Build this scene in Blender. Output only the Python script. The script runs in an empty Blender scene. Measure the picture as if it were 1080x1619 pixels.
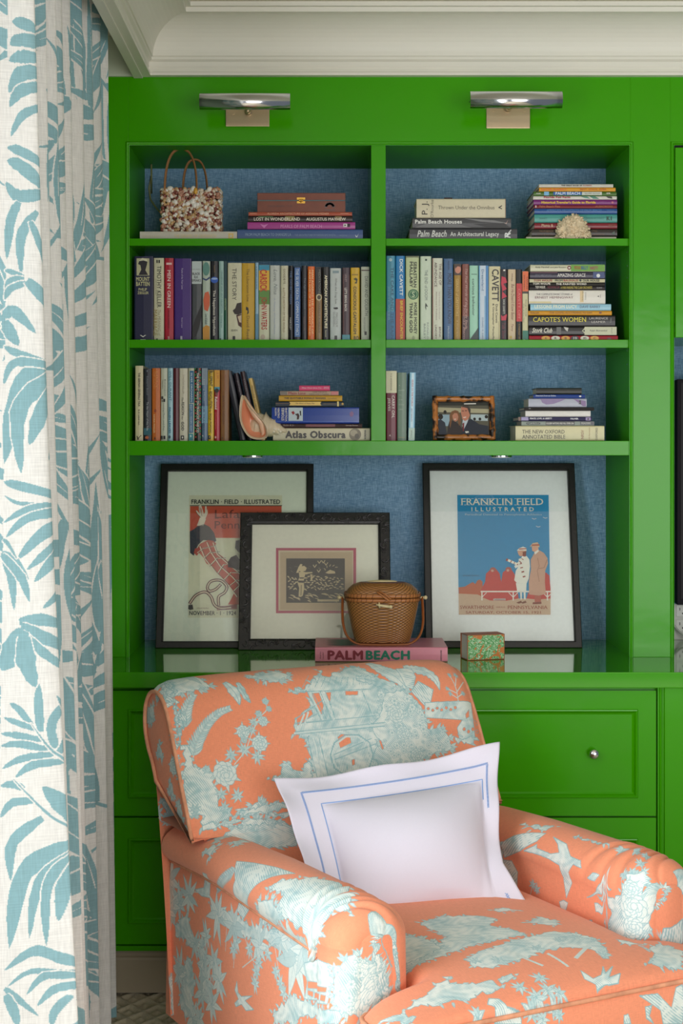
import bpy, bmesh, math, random
import numpy as np
from mathutils import Vector, Matrix

# ---------------------------------------------------------------- camera, world, light
F = 2500.0            # focal length in pixels of the 1080 x 1619 frame
D = 4.545             # camera distance to the face of the built-in
HC = 1.485            # camera height
scn = bpy.context.scene
COL = scn.collection
cd = bpy.data.cameras.new('camera')
cam = bpy.data.objects.new('camera', cd)
COL.objects.link(cam)
cam.location = (0, -D, HC)
cam.rotation_euler = (math.pi / 2, 0, 0)
cd.sensor_width = 36.0
cd.lens = F / 1619.0 * 36.0
cd.shift_x = 20 / 1619.0
cd.shift_y = -109.5 / 1619.0
cd.clip_end = 60
scn.camera = cam

world = bpy.data.worlds.new('world')
scn.world = world
world.use_nodes = True
bg = world.node_tree.nodes['Background']
bg.inputs[0].default_value = (0.80, 0.90, 1.0, 1)
bg.inputs[1].default_value = 0.17

def area_light(name, loc, rot, sx, sy, power, color):
    l = bpy.data.lights.new(name, 'AREA')
    l.shape = 'RECTANGLE'
    l.size, l.size_y, l.energy, l.color = sx, sy, power, color
    o = bpy.data.objects.new(name, l)
    COL.objects.link(o)
    o.location, o.rotation_euler = loc, rot
    return o
# daylight standing in the big window of the left wall
area_light('window_daylight', (-1.30, -3.25, 1.35), (0, -math.pi / 2, 0), 2.2, 2.1, 125, (0.93, 0.97, 1.0))
# daylight from the windows of the room behind the camera
area_light('room_daylight', (2.0, -6.4, 1.25), (math.radians(90), 0, math.radians(14)), 3.8, 2.1, 140, (1.0, 0.985, 0.97))

vs = scn.view_settings
vs.view_transform = 'Standard'
vs.look = 'None'
vs.exposure = 0.0
vs.gamma = 1.0
vs.use_curve_mapping = False
scn.cycles.max_bounces = 8
scn.cycles.use_denoising = True

# ---------------------------------------------------------------- small helpers
def P(px, py, d):
    """the point that the photograph's pixel shows at distance d from the camera plane"""
    return Vector(((px - 520) / F * d, d - D, HC - (py - 700) / F * d))
def PX(px, d): return (px - 520) / F * d
def PZ(py, d): return HC - (py - 700) / F * d

def lin(c):
    return tuple(((v / 255.0) / 12.92) if v / 255.0 <= 0.04045 else (((v / 255.0) + 0.055) / 1.055) ** 2.4 for v in c)

_mats = {}
def mat(name, color, rough=0.5, metal=0.0, coat=0.0, noise=0.0, scale=60.0, bump=0.0, bscale=200.0, spec=0.5, sheen=0.0):
    """procedural principled material: sRGB colour, optional colour noise and fine relief"""
    if name in _mats: return _mats[name]
    m = bpy.data.materials.new(name)
    m.use_nodes = True
    nt = m.node_tree
    b = nt.nodes['Principled BSDF']
    c = lin(color)
    b.inputs['Base Color'].default_value = (*c, 1)
    b.inputs['Roughness'].default_value = rough
    b.inputs['Metallic'].default_value = metal
    b.inputs['Coat Weight'].default_value = coat
    b.inputs['Coat Roughness'].default_value = 0.08
    b.inputs['Specular IOR Level'].default_value = spec
    b.inputs['Sheen Weight'].default_value = sheen
    if noise or bump:
        tc = nt.nodes.new('ShaderNodeTexCoord')
        n = nt.nodes.new('ShaderNodeTexNoise')
        n.inputs['Scale'].default_value = scale
        n.inputs['Detail'].default_value = 4
        nt.links.new(tc.outputs['Object'], n.inputs['Vector'])
        if noise:
            mx = nt.nodes.new('ShaderNodeMix'); mx.data_type = 'RGBA'
            mx.inputs[6].default_value = (*[v * (1 - noise) for v in c], 1)
            mx.inputs[7].default_value = (*[min(1, v * (1 + noise)) for v in c], 1)
            nt.links.new(n.outputs['Fac'], mx.inputs[0])
            nt.links.new(mx.outputs[2], b.inputs['Base Color'])
        if bump:
            n2 = nt.nodes.new('ShaderNodeTexNoise')
            n2.inputs['Scale'].default_value = bscale
            nt.links.new(tc.outputs['Object'], n2.inputs['Vector'])
            bp = nt.nodes.new('ShaderNodeBump')
            bp.inputs['Strength'].default_value = bump
            bp.inputs['Distance'].default_value = 0.002
            nt.links.new(n2.outputs['Fac'], bp.inputs['Height'])
            nt.links.new(bp.outputs[0], b.inputs['Normal'])
    _mats[name] = m
    return m

def cmat(color, rough=0.42):
    color = tuple(int(v) for v in color)
    return mat('paper_%d_%d_%d_%d' % (*color, int(rough * 100)), color, rough, noise=0.06, scale=90)

def link(name, me, m=None, parent=None):
    o = bpy.data.objects.new(name, me)
    COL.objects.link(o)
    if m is not None and len(me.materials) == 0:
        for k in (m if isinstance(m, (list, tuple)) else [m]): me.materials.append(k)
    if parent is not None: o.parent = parent
    return o

def mesh(name, verts, faces, m=None, parent=None, smooth=False, uvs=None, idx=None):
    me = bpy.data.meshes.new(name)
    me.from_pydata([tuple(v) for v in verts], [], faces)
    if smooth: me.polygons.foreach_set('use_smooth', [True] * len(me.polygons))
    if idx is not None: me.polygons.foreach_set('material_index', idx)
    if uvs is not None:
        ul = me.uv_layers.new(name='uv')
        li = np.empty(len(me.loops), dtype=np.int32); me.loops.foreach_get('vertex_index', li)
        ul.data.foreach_set('uv', np.asarray(uvs, dtype=np.float32)[li].ravel())
    me.update()
    return link(name, me, m, parent)

class MB:
    """collects shapes for ONE mesh"""
    def __init__(s): s.v, s.f = [], []
    def add(s, v, f):
        n = len(s.v); s.v += [tuple(p) for p in v]; s.f += [tuple(i + n for i in q) for q in f]; return s
    def box(s, x0, x1, y0, y1, z0, z1):
        v = [(x, y, z) for x in (x0, x1) for y in (y0, y1) for z in (z0, z1)]
        return s.add(v, [(0, 1, 3, 2), (4, 6, 7, 5), (0, 4, 5, 1), (2, 3, 7, 6), (0, 2, 6, 4), (1, 5, 7, 3)])
    def tube(s, pts, r, n=8, closed=False, flat=1.0, caps=True):
        pts = [Vector(p) for p in pts]; k = len(pts); rings = []
        for i, p in enumerate(pts):
            a = pts[(i - 1) % k] if closed or i > 0 else p
            b = pts[(i + 1) % k] if closed or i < k - 1 else p
            t = (b - a).normalized() if (b - a).length > 1e-9 else Vector((0, 0, 1))
            if i == 0:
                u = t.orthogonal().normalized()
            else:
                u = (u - t * u.dot(t)); u = u.normalized() if u.length > 1e-6 else t.orthogonal().normalized()
            w = t.cross(u); rr = r(i / max(1, k - 1)) if callable(r) else r
            rings.append([p + u * math.cos(2 * math.pi * j / n) * rr + w * math.sin(2 * math.pi * j / n) * rr * flat for j in range(n)])
        v = [q for g in rings for q in g]; f = []
        for i in range(k if closed else k - 1):
            for j in range(n):
                a, b = i * n + j, i * n + (j + 1) % n
                c, d = ((i + 1) % k) * n + (j + 1) % n, ((i + 1) % k) * n + j
                f.append((a, b, c, d))
        if not closed and caps:
            f.append(tuple(range(n))[::-1]); f.append(tuple((k - 1) * n + j for j in range(n)))
        return s.add(v, f)
    def ball(s, c, r, seg=10, ring=6, rot=None):
        if not isinstance(r, (tuple, list)): r = (r, r, r)
        v, f = [], []
        for i in range(ring + 1):
            th = math.pi * i / ring
            for j in range(seg):
                ph = 2 * math.pi * j / seg
                q = Vector((r[0] * math.sin(th) * math.cos(ph), r[1] * math.sin(th) * math.sin(ph), r[2] * math.cos(th)))
                if rot is not None: q = rot @ q
                v.append(q + Vector(c))
        for i in range(ring):
            for j in range(seg):
                f.append((i * seg + j, (i + 1) * seg + j, (i + 1) * seg + (j + 1) % seg, i * seg + (j + 1) % seg))
        return s.add(v, f)
    def cyl(s, a, b, r0, r1=None, n=16):
        r1 = r0 if r1 is None else r1
        return s.tube([a, b], lambda t: r0 + (r1 - r0) * t, n)
    def build(s, name, m=None, parent=None, smooth=False, bevel=0.0, seg=2, weld=False):
        me = bpy.data.meshes.new(name)
        me.from_pydata(s.v, [], s.f)
        bm = bmesh.new(); bm.from_mesh(me)
        if weld: bmesh.ops.remove_doubles(bm, verts=bm.verts[:], dist=1e-5)
        bmesh.ops.recalc_face_normals(bm, faces=bm.faces[:])
        if bevel:
            bmesh.ops.bevel(bm, geom=bm.edges[:], offset=bevel, segments=seg, profile=0.6, affect='EDGES', clamp_overlap=True)
        bm.to_mesh(me); bm.free()
        if smooth: me.polygons.foreach_set('use_smooth', [True] * len(me.polygons))
        me.update()
        return link(name, me, m, parent)

def box(name, x0, x1, y0, y1, z0, z1, m, parent=None, bevel=0.0015):
    return MB().box(x0, x1, y0, y1, z0, z1).build(name, m, parent, bevel=bevel)

def sweep(name, prof, path, m, parent=None, smooth=False, closed=False, normals=None):
    """profile points (a, b): a along the given sideways vector of each path station, b upwards"""
    v, f = [], []
    n = len(prof)
    for (p, s, u) in path:
        p, s, u = Vector(p), Vector(s), Vector(u)
        for a, b in prof: v.append(p + s * a + u * b)
    k = len(path)
    for i in range(k if closed else k - 1):
        for j in range(n - 1):
            a = i * n + j; b = ((i + 1) % k) * n + j
            f.append((a, b, b + 1, a + 1))
    return mesh(name, v, f, m, parent, smooth)

def thing(name, label, cat, loc=(0, 0, 0), group=None):
    o = bpy.data.objects.new(name, None)
    o.empty_display_size = 0.05
    COL.objects.link(o)
    o.location = loc
    return tag(o, label, cat, group)
def tag(o, label=None, cat=None, group=None, kind=None):
    if label: o['label'] = label
    if cat: o['category'] = cat
    if group: o['group'] = group
    if kind: o['kind'] = kind
    return o
def struct(o): o['kind'] = 'structure'; return o
def rebase(parent, loc):
    """moves an empty to loc while its children keep their places"""
    loc = Vector(loc); parent.location = loc
    for c in parent.children: c.matrix_parent_inverse = Matrix.Translation(-loc)
    return parent

def smooth_path(pts, n):
    out = []
    for i in range(len(pts) - 1):
        p0, a, b, p3_ = [np.array(pts[max(0, min(len(pts) - 1, q))], float) for q in (i - 1, i, i + 1, i + 2)]
        for k in range(n):
            t = k / n; out.append(0.5 * (2 * a + (b - p0) * t + (2 * p0 - 5 * a + 4 * b - p3_) * t * t + (3 * a - p0 - 3 * b + p3_) * t ** 3))
    out.append(np.array(pts[-1], float)); return np.array(out)

# ---------------------------------------------------------------- materials
def green_paint(name, rough):
    m = mat(name, (60, 153, 0), rough, spec=0.25)
    nt = m.node_tree; b = nt.nodes['Principled BSDF']
    tc = nt.nodes.new('ShaderNodeTexCoord')
    n = nt.nodes.new('ShaderNodeTexNoise'); n.inputs['Scale'].default_value = 9; n.inputs['Detail'].default_value = 3
    nt.links.new(tc.outputs['Object'], n.inputs['Vector'])
    bp = nt.nodes.new('ShaderNodeBump'); bp.inputs['Strength'].default_value = 0.12; bp.inputs['Distance'].default_value = 0.01
    nt.links.new(n.outputs['Fac'], bp.inputs['Height']); nt.links.new(bp.outputs[0], b.inputs['Normal'])
    return m
GREEN = green_paint('green_lacquer', 0.17)
GREEN_IN = mat('green_lacquer_inside', (60, 153, 0), 0.42, spec=0.08)
GREEN_TOP = mat('green_lacquer_worktop', (60, 153, 0), 0.06, coat=0.4)
TRIM = mat('trim_paint', (222, 220, 208), 0.45, noise=0.02, scale=4)
CEIL = mat('ceiling_paint', (214, 206, 190), 0.8, noise=0.02, scale=3)
WALLW = mat('wall_paint', (226, 228, 226), 0.7, noise=0.02, scale=3)
BASEB = mat('baseboard_paint', (156, 144, 120), 0.5)
CHROME = mat('polished_nickel', (228, 228, 234), 0.16, metal=1.0)
NICKEL = mat('aged_nickel_plate', (206, 184, 152), 0.30, metal=0.85, noise=0.06, scale=20)
BLACKW = mat('black_stained_wood', (20, 18, 20), 0.38, noise=0.25, scale=30, bump=0.3, bscale=120)
PAGES = mat('page_edges', (206, 200, 182), 0.8, noise=0.06, scale=250)

def wallpaper_mat():
    m = mat('blue_grasscloth', (78, 122, 176), 0.75)
    nt = m.node_tree; b = nt.nodes['Principled BSDF']
    tc = nt.nodes.new('ShaderNodeTexCoord')
    cols = []
    for sc in ((60, 60, 900), (900, 60, 60)):
        mp = nt.nodes.new('ShaderNodeMapping'); mp.inputs['Scale'].default_value = sc
        nt.links.new(tc.outputs['Object'], mp.inputs['Vector'])
        n = nt.nodes.new('ShaderNodeTexNoise'); n.inputs['Scale'].default_value = 1; n.inputs['Detail'].default_value = 3
        nt.links.new(mp.outputs[0], n.inputs['Vector']); cols.append(n)
    ad = nt.nodes.new('ShaderNodeMath'); ad.operation = 'MULTIPLY'
    nt.links.new(cols[0].outputs['Fac'], ad.inputs[0]); nt.links.new(cols[1].outputs['Fac'], ad.inputs[1])
    cr = nt.nodes.new('ShaderNodeValToRGB')
    cr.color_ramp.elements[0].position = 0.14; cr.color_ramp.elements[0].color = (*lin((84, 130, 168)), 1)
    cr.color_ramp.elements[1].position = 0.40; cr.color_ramp.elements[1].color = (*lin((156, 192, 222)), 1)
    nt.links.new(ad.outputs[0], cr.inputs[0]); nt.links.new(cr.outputs[0], b.inputs['Base Color'])
    bp = nt.nodes.new('ShaderNodeBump'); bp.inputs['Strength'].default_value = 0.5; bp.inputs['Distance'].default_value = 0.001
    nt.links.new(ad.outputs[0], bp.inputs['Height']); nt.links.new(bp.outputs[0], b.inputs['Normal'])
    return m
GRASS = wallpaper_mat()

# ---------------------------------------------------------------- room shell
XL = -0.86        # left wall (window wall)
XR = 2.6
WB = 0.405        # back of the niches
TOPZ = 2.70       # ceiling
struct(box('wall_back', XL - 0.1, XR, 0.46, 0.56, -0.02, 2.85, WALLW))
# left wall with a tall window opening
wy0, wy1, wz0, wz1 = -4.25, -1.05, 0.25, 2.42
w = MB(); w.box(XL - 0.12, XL, wy1, 0.46, 0, 2.85); w.box(XL - 0.12, XL, -4.9, wy0, 0, 2.85)
w.box(XL - 0.12, XL, wy0, wy1, 0, wz0); w.box(XL - 0.12, XL, wy0, wy1, wz1, 2.85)
struct(w.build('wall_left', WALLW))
win = MB()
for a, b in ((wy0, wy0 + 0.06), (wy1 - 0.06, wy1), (-3.22, -3.16), (-2.18, -2.12)): win.box(XL - 0.09, XL - 0.04, a, b, wz0, wz1)
for a, b in ((wz0, wz0 + 0.07), (wz1 - 0.07, wz1), (1.30, 1.34)): win.box(XL - 0.09, XL - 0.04, wy0, wy1, a, b)
wf = struct(win.build('window_1', TRIM, bevel=0.002))
MB().box(XL - 0.01, XL + 0.03, wy0 - 0.09, wy0, wz0 - 0.1, wz1 + 0.1).box(XL - 0.01, XL + 0.03, wy1, wy1 + 0.09, wz0 - 0.1, wz1 + 0.1)\
    .box(XL - 0.01, XL + 0.03, wy0, wy1, wz1, wz1 + 0.1).box(XL - 0.01, XL + 0.05, wy0, wy1, wz0 - 0.04, wz0).build('window_casing', TRIM, wf, bevel=0.002)

# carpet: a field of raised woven diamonds
CARPET = mat('woven_carpet', (206, 194, 168), 0.95, noise=0.25, scale=300, bump=0.6, bscale=900, sheen=0.2)
struct(box('floor', XL - 0.1, XR, -6.0, 0.5, -0.05, -0.012, CARPET, bevel=0))
nx, ny = 190, 330
gx = np.linspace(-0.84, -0.15, nx); gy = np.linspace(-1.45, -0.235, ny)
GX, GY = np.meshgrid(gx, gy, indexing='ij')
a = (GX + GY) / 0.030; b2 = (GX - GY) / 0.030
dd = np.abs((GX / 0.075) % 1 - 0.5) + np.abs((GY / 0.10) % 1 - 0.5)
ridge = 0.5 + 0.5 * np.cos(2 * math.pi * dd * 2)
hz = -0.012 + 0.011 * ridge * (0.75 + 0.25 * np.cos(GX * 2 * math.pi / 0.008) * np.cos(GY * 2 * math.pi / 0.012))
V = np.stack([GX, GY, hz], -1).reshape(-1, 3)
Fq = [(i * ny + j, (i + 1) * ny + j, (i + 1) * ny + j + 1, i * ny + j + 1) for i in range(nx - 1) for j in range(ny - 1)]
cp = mesh('carpet_pile', V.tolist(), Fq, CARPET, None, True)
tag(cp, 'beige carpet with raised woven diamonds under the curtain and chair', 'carpet', kind='stuff')

# ceiling, crown and the curtain pocket
XC = PX(226, D)            # inner line of the crown's left run
struct(box('ceiling', XC - 0.01, XR, -6.0, 0.46, TOPZ + 0.012, TOPZ + 0.05, CEIL, bevel=0))
struct(box('ceiling_pocket', XL - 0.05, XC - 0.012, -6.0, 0.0, 2.652, 2.69, CEIL, bevel=0))
prof = [(0, 2.536), (0.024, 2.536), (0.024, 2.544), (0.018, 2.547), (0.016, 2.556), (0.020, 2.562), (0.020, 2.575), (0.028, 2.580), (0.028, 2.588)]
for i in range(0, 13):
    t = math.pi / 2 * i / 12
    prof.append((0.032 + 0.100 * (1 - math.cos(t)), 2.589 + 0.098 * math.sin(t)))
prof += [(0.136, 2.687), (0.136, 2.700), (0.150, 2.700), (0.150, 2.715)]
up = (0, 0, 1)
v, f = [], []
k = len(prof)
for a, b in prof: v.append((XR, -a, b))
for a, b in prof: v.append((XC + a, -a, b))
for a, b in prof: v.append((XC + a, -5.9, b))
for s in range(2):
    for j in range(k - 1): f.append((s * k + j, s * k + j + 1, (s + 1) * k + j + 1, (s + 1) * k + j))
struct(mesh('trim_1', v, f, TRIM))
# the board that closes the crown towards the curtain pocket
struct(box('trim_2', XC - 0.026, XC, -5.9, -0.001, 2.532, 2.70, TRIM, bevel=0.001))
struct(box('trim_3', XL, XC - 0.026, -0.012, 0.0, 2.536, 2.652, mat('frieze_paint', (190, 200, 176), 0.5), bevel=0.001))

# ---------------------------------------------------------------- the built-in bookcase
SX0, SX1 = PX(203, D), PX(997, D)
ZO = PZ(228, D)                        # head of the opening
ZW = PZ(1039, D)                       # worktop surface
ZWB = ZW - 0.0425
bc = thing('bookcase', 'tall glossy green built-in bookcase with blue grasscloth back and four open tiers', 'bookcase')
PR0, PR1 = SX1, PX(1060, D)
box('stile', XL, SX0, 0, 0.02, ZW, 2.56, GREEN, bc, 0.001)
box('stile', PR0, PR1, 0, 0.02, ZW, 2.56, GREEN, bc, 0.001)
box('top_rail', SX0, SX1, 0, 0.02, ZO, 2.56, GREEN, bc, 0.001)
box('side_panel', SX0 - 0.02, SX0, 0.02, WB, ZW, ZO + 0.02, GREEN_IN, bc, 0)
box('side_panel', SX1, SX1 + 0.02, 0.02, WB, ZW, ZO + 0.02, GREEN_IN, bc, 0)
box('head_panel', SX0, SX1, 0.02, WB, ZO, ZO + 0.02, GREEN_IN, bc, 0)
box('grasscloth_back', SX0 - 0.02, SX1 + 0.02, WB, WB + 0.008, ZW, ZO + 0.02, GRASS, bc, 0)
def bead(x0, x1, z0, z1, parent, y=0.0, out=0.006, wdt=0.0075, bottom=True, n=6):
    """half-round bead mitred around an opening with a fine groove outside it"""
    pr = [(-0.003, 0.0)] + [(wdt * (0.5 - 0.5 * math.cos(math.pi * i / n)), out * math.sin(math.pi * i / n)) for i in range(n + 1)]
    cs = [(x0, z1), (x1, z1), (x1, z0), (x0, z0)]; sg = [(-1, 1), (1, 1), (1, -1), (-1, -1)]
    if not bottom: cs = [(x0, z0), (x0, z1), (x1, z1), (x1, z0)]; sg = [(-1, 0), (-1, 1), (1, 1), (1, 0)]
    v, f = [], []
    for (cx, cz), (sx, sz) in zip(cs, sg):
        for a, b in pr: v.append((cx + sx * a, y - b, cz + sz * a))
    m_ = len(pr); kk = 4
    for i in range(kk if bottom else kk - 1):
        for j in range(m_ - 1):
            p_, q_ = i * m_ + j, ((i + 1) % kk) * m_ + j
            f.append((p_, q_, q_ + 1, p_ + 1))
    return mesh('bead', v, f, GREEN, parent, True)
bead(SX0, SX1, ZW, ZO, bc, bottom=False)
DX0, DX1 = PX(587, D), PX(610, D)
Z1, Z2, Z3 = PZ(377, D + 0.012), PZ(537, D + 0.012), PZ(697, D + 0.012)
T1, T2, T3 = 0.021, 0.0235, 0.042
box('divider', DX0, DX1, 0.004, WB, Z3, ZO, GREEN, bc, 0.001)
for z, t in ((Z1, T1), (Z2, T2)):
    for a, b in ((SX0, DX0), (DX1, SX1)): box('shelf', a + 0.0005, b - 0.0005, 0.012, WB, z - t, z, GREEN, bc, 0.0012)
box('shelf', SX0, SX1, 0.004, WB, Z3 - T3, Z3, GREEN, bc, 0.0015)
# little pin holes and shelf clips up the right side panel
for zz in (Z1 - 0.035, Z1 - 0.075, Z1 - 0.11, Z2 + 0.14, Z2 - 0.03, Z2 - 0.07):
    MB().cyl((SX1 - 0.0012, 0.045, zz), (SX1 + 0.001, 0.045, zz), 0.003, n=8).build('shelf_pin', CHROME, bc)
for (px_, z) in ((400, Z3 - T3), (792, Z3 - T3)):
    x = PX(px_, D + 0.1)
    c = MB().cyl((x, 0.10, z - 0.006), (x, 0.10, z), 0.034, n=24).build('spotlight_ring', CHROME, bc, bevel=0.001)
    MB().cyl((x, 0.10, z - 0.0075), (x, 0.10, z - 0.005), 0.026, n=24).build('lens', mat('frosted_lens', (225, 225, 215), 0.4), c)
rebase(bc, (0.15, 0.2, ZW))

# the unit to the right, cut by the frame
mc = thing('media_cabinet', 'green built-in unit at the right edge with closed door above the television niche', 'cabinet')
MX0 = PR1; MX1 = XR
bead(MX0 + 0.008, MX1 + 0.1, ZW, PZ(228, D), mc, bottom=False)
box('top_rail', MX0, MX1, 0, 0.02, ZO, 2.56, GREEN, mc, 0.001)
box('side_panel', MX0, MX0 + 0.008, 0.0, WB, ZW, ZO, GREEN, mc, 0)
box('grasscloth_back', MX0, MX1, WB, WB + 0.008, ZW, ZO, GRASS, mc, 0)
dr = box('door', PX(1067, D), MX1, -0.008, 0.012, PZ(534, D), PZ(234, D), GREEN, mc, 0.002)
box('niche_head', MX0 + 0.008, MX1, 0.012, WB, PZ(534, D), PZ(534, D) + 0.02, GREEN, mc, 0)
rebase(mc, (1.4, 0.2, ZW))

# ---------------------------------------------------------------- worktop and base cabinets
YF = -0.28
wt = box('worktop', XL, XR, -0.30, WB, ZWB, ZW, GREEN_TOP, None, 0.0025)
tag(wt, 'glossy green worktop running the whole width under the framed prints', 'worktop')
DF = D + YF
def recess_panel(x0, x1, z0, z1, y, parent, inset):
    """the moulded rectangle set into a drawer front: a raised ogee frame around a sunken field"""
    pr = [(0, 0.0), (0.002, -0.004), (0.005, -0.0045), (0.008, -0.001), (0.011, 0.004), (0.016, 0.007)]
    cs = [(x0, z1, 1, -1), (x1, z1, -1, -1), (x1, z0, -1, 1), (x0, z0, 1, 1)]
    v, f = [], []
    for cx, cz, sx, sz in cs:
        for a, b in pr: v.append((cx + sx * a, y + b, cz + sz * a))
    n = len(pr)
    for i in range(4):
        for j in range(n - 1):
            p_, q_ = i * n + j, ((i + 1) % 4) * n + j
            f.append((p_, q_, q_ + 1, p_ + 1))
    f.append((n - 1, 2 * n - 1, 3 * n - 1, 4 * n - 1))
    return mesh('panel_moulding', v, f, GREEN, parent)
def front_with_hole(name, x0, x1, z0, z1, y, ix0, ix1, iz0, iz1, parent):
    m_ = MB()
    m_.box(x0, ix0, y, y + 0.02, z0, z1); m_.box(ix1, x1, y, y + 0.02, z0, z1)
    m_.box(ix0, ix1, y, y + 0.02, z0, iz0); m_.box(ix0, ix1, y, y + 0.02, iz1, z1)
    me = m_.build(name, GREEN, parent)
    return me
def knob(x, z, y, parent):
    p_ = [(0.0, 0.0045), (0.010, 0.0045), (0.013, 0.006), (0.017, 0.0125), (0.021, 0.0140), (0.025, 0.0125), (0.028, 0.006), (0.0285, 0.0)]
    v, f = [], []; n = 20
    for a, r in p_:
        for j in range(n): v.append((x + r * math.cos(2 * math.pi * j / n), y - a, z + r * math.sin(2 * math.pi * j / n)))
    for i in range(len(p_) - 1):
        for j in range(n): f.append((i * n + j, i * n + (j + 1) % n, (i + 1) * n + (j + 1) % n, (i + 1) * n + j))
    return mesh('knob', v, f, CHROME, parent, True)
cabs = [(173, 603, 202, 574, 'left'), (607, 1038, 636, 1009, 'right')]
for a, b, ia, ib, side in cabs:
    lab = ('green drawer cabinet at the left, seen between curtain and armchair' if side == 'left'
           else 'green drawer cabinet with a round chrome knob, behind the armchair back and pillow')
    cb = thing('base_cabinet', lab, 'cabinet', group='green base cabinets under the worktop')
    x0, x1 = PX(a, DF), PX(b, DF)
    xo0 = XL + 0.0 if side == 'left' else x0 - 0.0033
    xo1 = x1 + 0.0033 if side == 'left' else x1 + 0.0033
    # carcass and face frame
    box('carcass', xo0, xo1, YF + 0.022, 0.40, 0.115, ZWB - 0.001, GREEN, cb, 0)
    if side == 'left': box('face_stile', xo0, x0 - 0.003, YF, YF + 0.02, 0.115, ZWB - 0.001, GREEN, cb, 0.001)
    box('foot_rail', xo0, xo1, YF - 0.004, YF + 0.02, PZ(1503, DF), PZ(1495, DF), GREEN, cb, 0.001)
    for (t_, b_, it_, ib_) in ((1092, 1290, 1121, 1262), (1293, 1493, 1325, 1461)):
        z1_, z0_, iz1, iz0 = PZ(t_, DF), PZ(b_, DF), PZ(it_, DF), PZ(ib_, DF)
        ix0, ix1 = PX(ia, DF), PX(ib, DF)
        dw = front_with_hole('drawer', x0 + 0.001, x1 - 0.001, z0_, z1_, YF, ix0, ix1, iz0, iz1, cb)
        recess_panel(ix0, ix1, iz0, iz1, YF, dw, 0)
        kx = (PX(715, DF), PX(938, DF)) if side == 'right' else (PX(270, DF), PX(505, DF))
        if side == 'right' or True:
            for q in kx: knob(q, (z0_ + z1_) / 2, YF + 0.006, dw)
    rebase(cb, ((xo0 + xo1) / 2, 0.05, 0.115))
# end pier to the right
ep = thing('corner_cabinet', 'plain green cabinet end with a beaded edge at the right margin', 'cabinet')
box('panel', PX(1050, DF), XR, YF - 0.006, 0.40, 0.115, ZWB - 0.001, GREEN, ep, 0.0015)
pr = [(0.0035 * (1 - math.cos(math.pi * i / 6)), 0.006 * math.sin(math.pi * i / 6)) for i in range(7)]
v = []; f = []
for z in (0.115, ZWB - 0.001):
    for a, b in pr: v.append((PX(1042.5, DF) + a, YF - b, z))
for j in range(6): f.append((j, j + 1, 8 + j, 7 + j))
mesh('bead', v, f, GREEN, ep, True)
box('panel_edge', PX(1040, DF), PX(1050, DF), YF, 0.40, 0.115, ZWB - 0.001, GREEN, ep, 0)
rebase(ep, (1.6, 0.05, 0.115))
bb = sweep('baseboard_back', [(0.0, 0.0), (0.012, 0.0), (0.012, 0.088), (0.010, 0.094), (0.006, 0.098), (0.006, 0.106), (0.002, 0.114), (0, 0.115)],
      [((XL, YF + 0.016, 0), (0, -1, 0), (0, 0, 1)), ((XR, YF + 0.016, 0), (0, -1, 0), (0, 0, 1))], BASEB)
struct(bb)
struct(box('baseboard_left', XL, XL + 0.016, -6, YF, 0, 0.12, BASEB, bevel=0.002))

# ---------------------------------------------------------------- lettering
_tc = {}
def text_data(s, bold=0.0, shear=0.0):
    """verts (x, y in the unit box of the ink) and faces of a string"""
    key = (s, bold, shear)
    if key in _tc: return _tc[key]
    cu = bpy.data.curves.new('lettering', 'FONT')
    cu.body = s; cu.size = 1.0; cu.resolution_u = 2;  cu.shear = shear; cu.align_x = 'LEFT'; cu.space_line = 0.85; cu.space_character = 1.0 + max(0.0, bold) * 1.6
    o = bpy.data.objects.new('lettering', cu)
    me = bpy.data.meshes.new_from_object(o)
    n = len(me.vertices); co = np.empty(n * 3, dtype=np.float64); me.vertices.foreach_get('co', co); co = co.reshape(-1, 3)[:, :2]
    fs = [tuple(p.vertices) for p in me.polygons]
    bpy.data.objects.remove(o); bpy.data.curves.remove(cu); bpy.data.meshes.remove(me)
    if bold > 0:      # heavier strokes: the same glyphs struck again slightly offset
        sh = [(0, 0), (-bold, 0), (bold, 0), (0, bold), (0, -bold)] if bold > 0.015 else [(-bold, 0), (bold, 0)]
        fs = [tuple(i + k * n for i in q) for k in range(len(sh)) for q in fs]
        co = np.concatenate([co + np.array(d_) for d_ in sh])
    lo, hi = co.min(0), co.max(0)
    co = (co - lo) / np.maximum(hi - lo, 1e-6)
    _tc[key] = (co, fs)
    return _tc[key]

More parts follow.
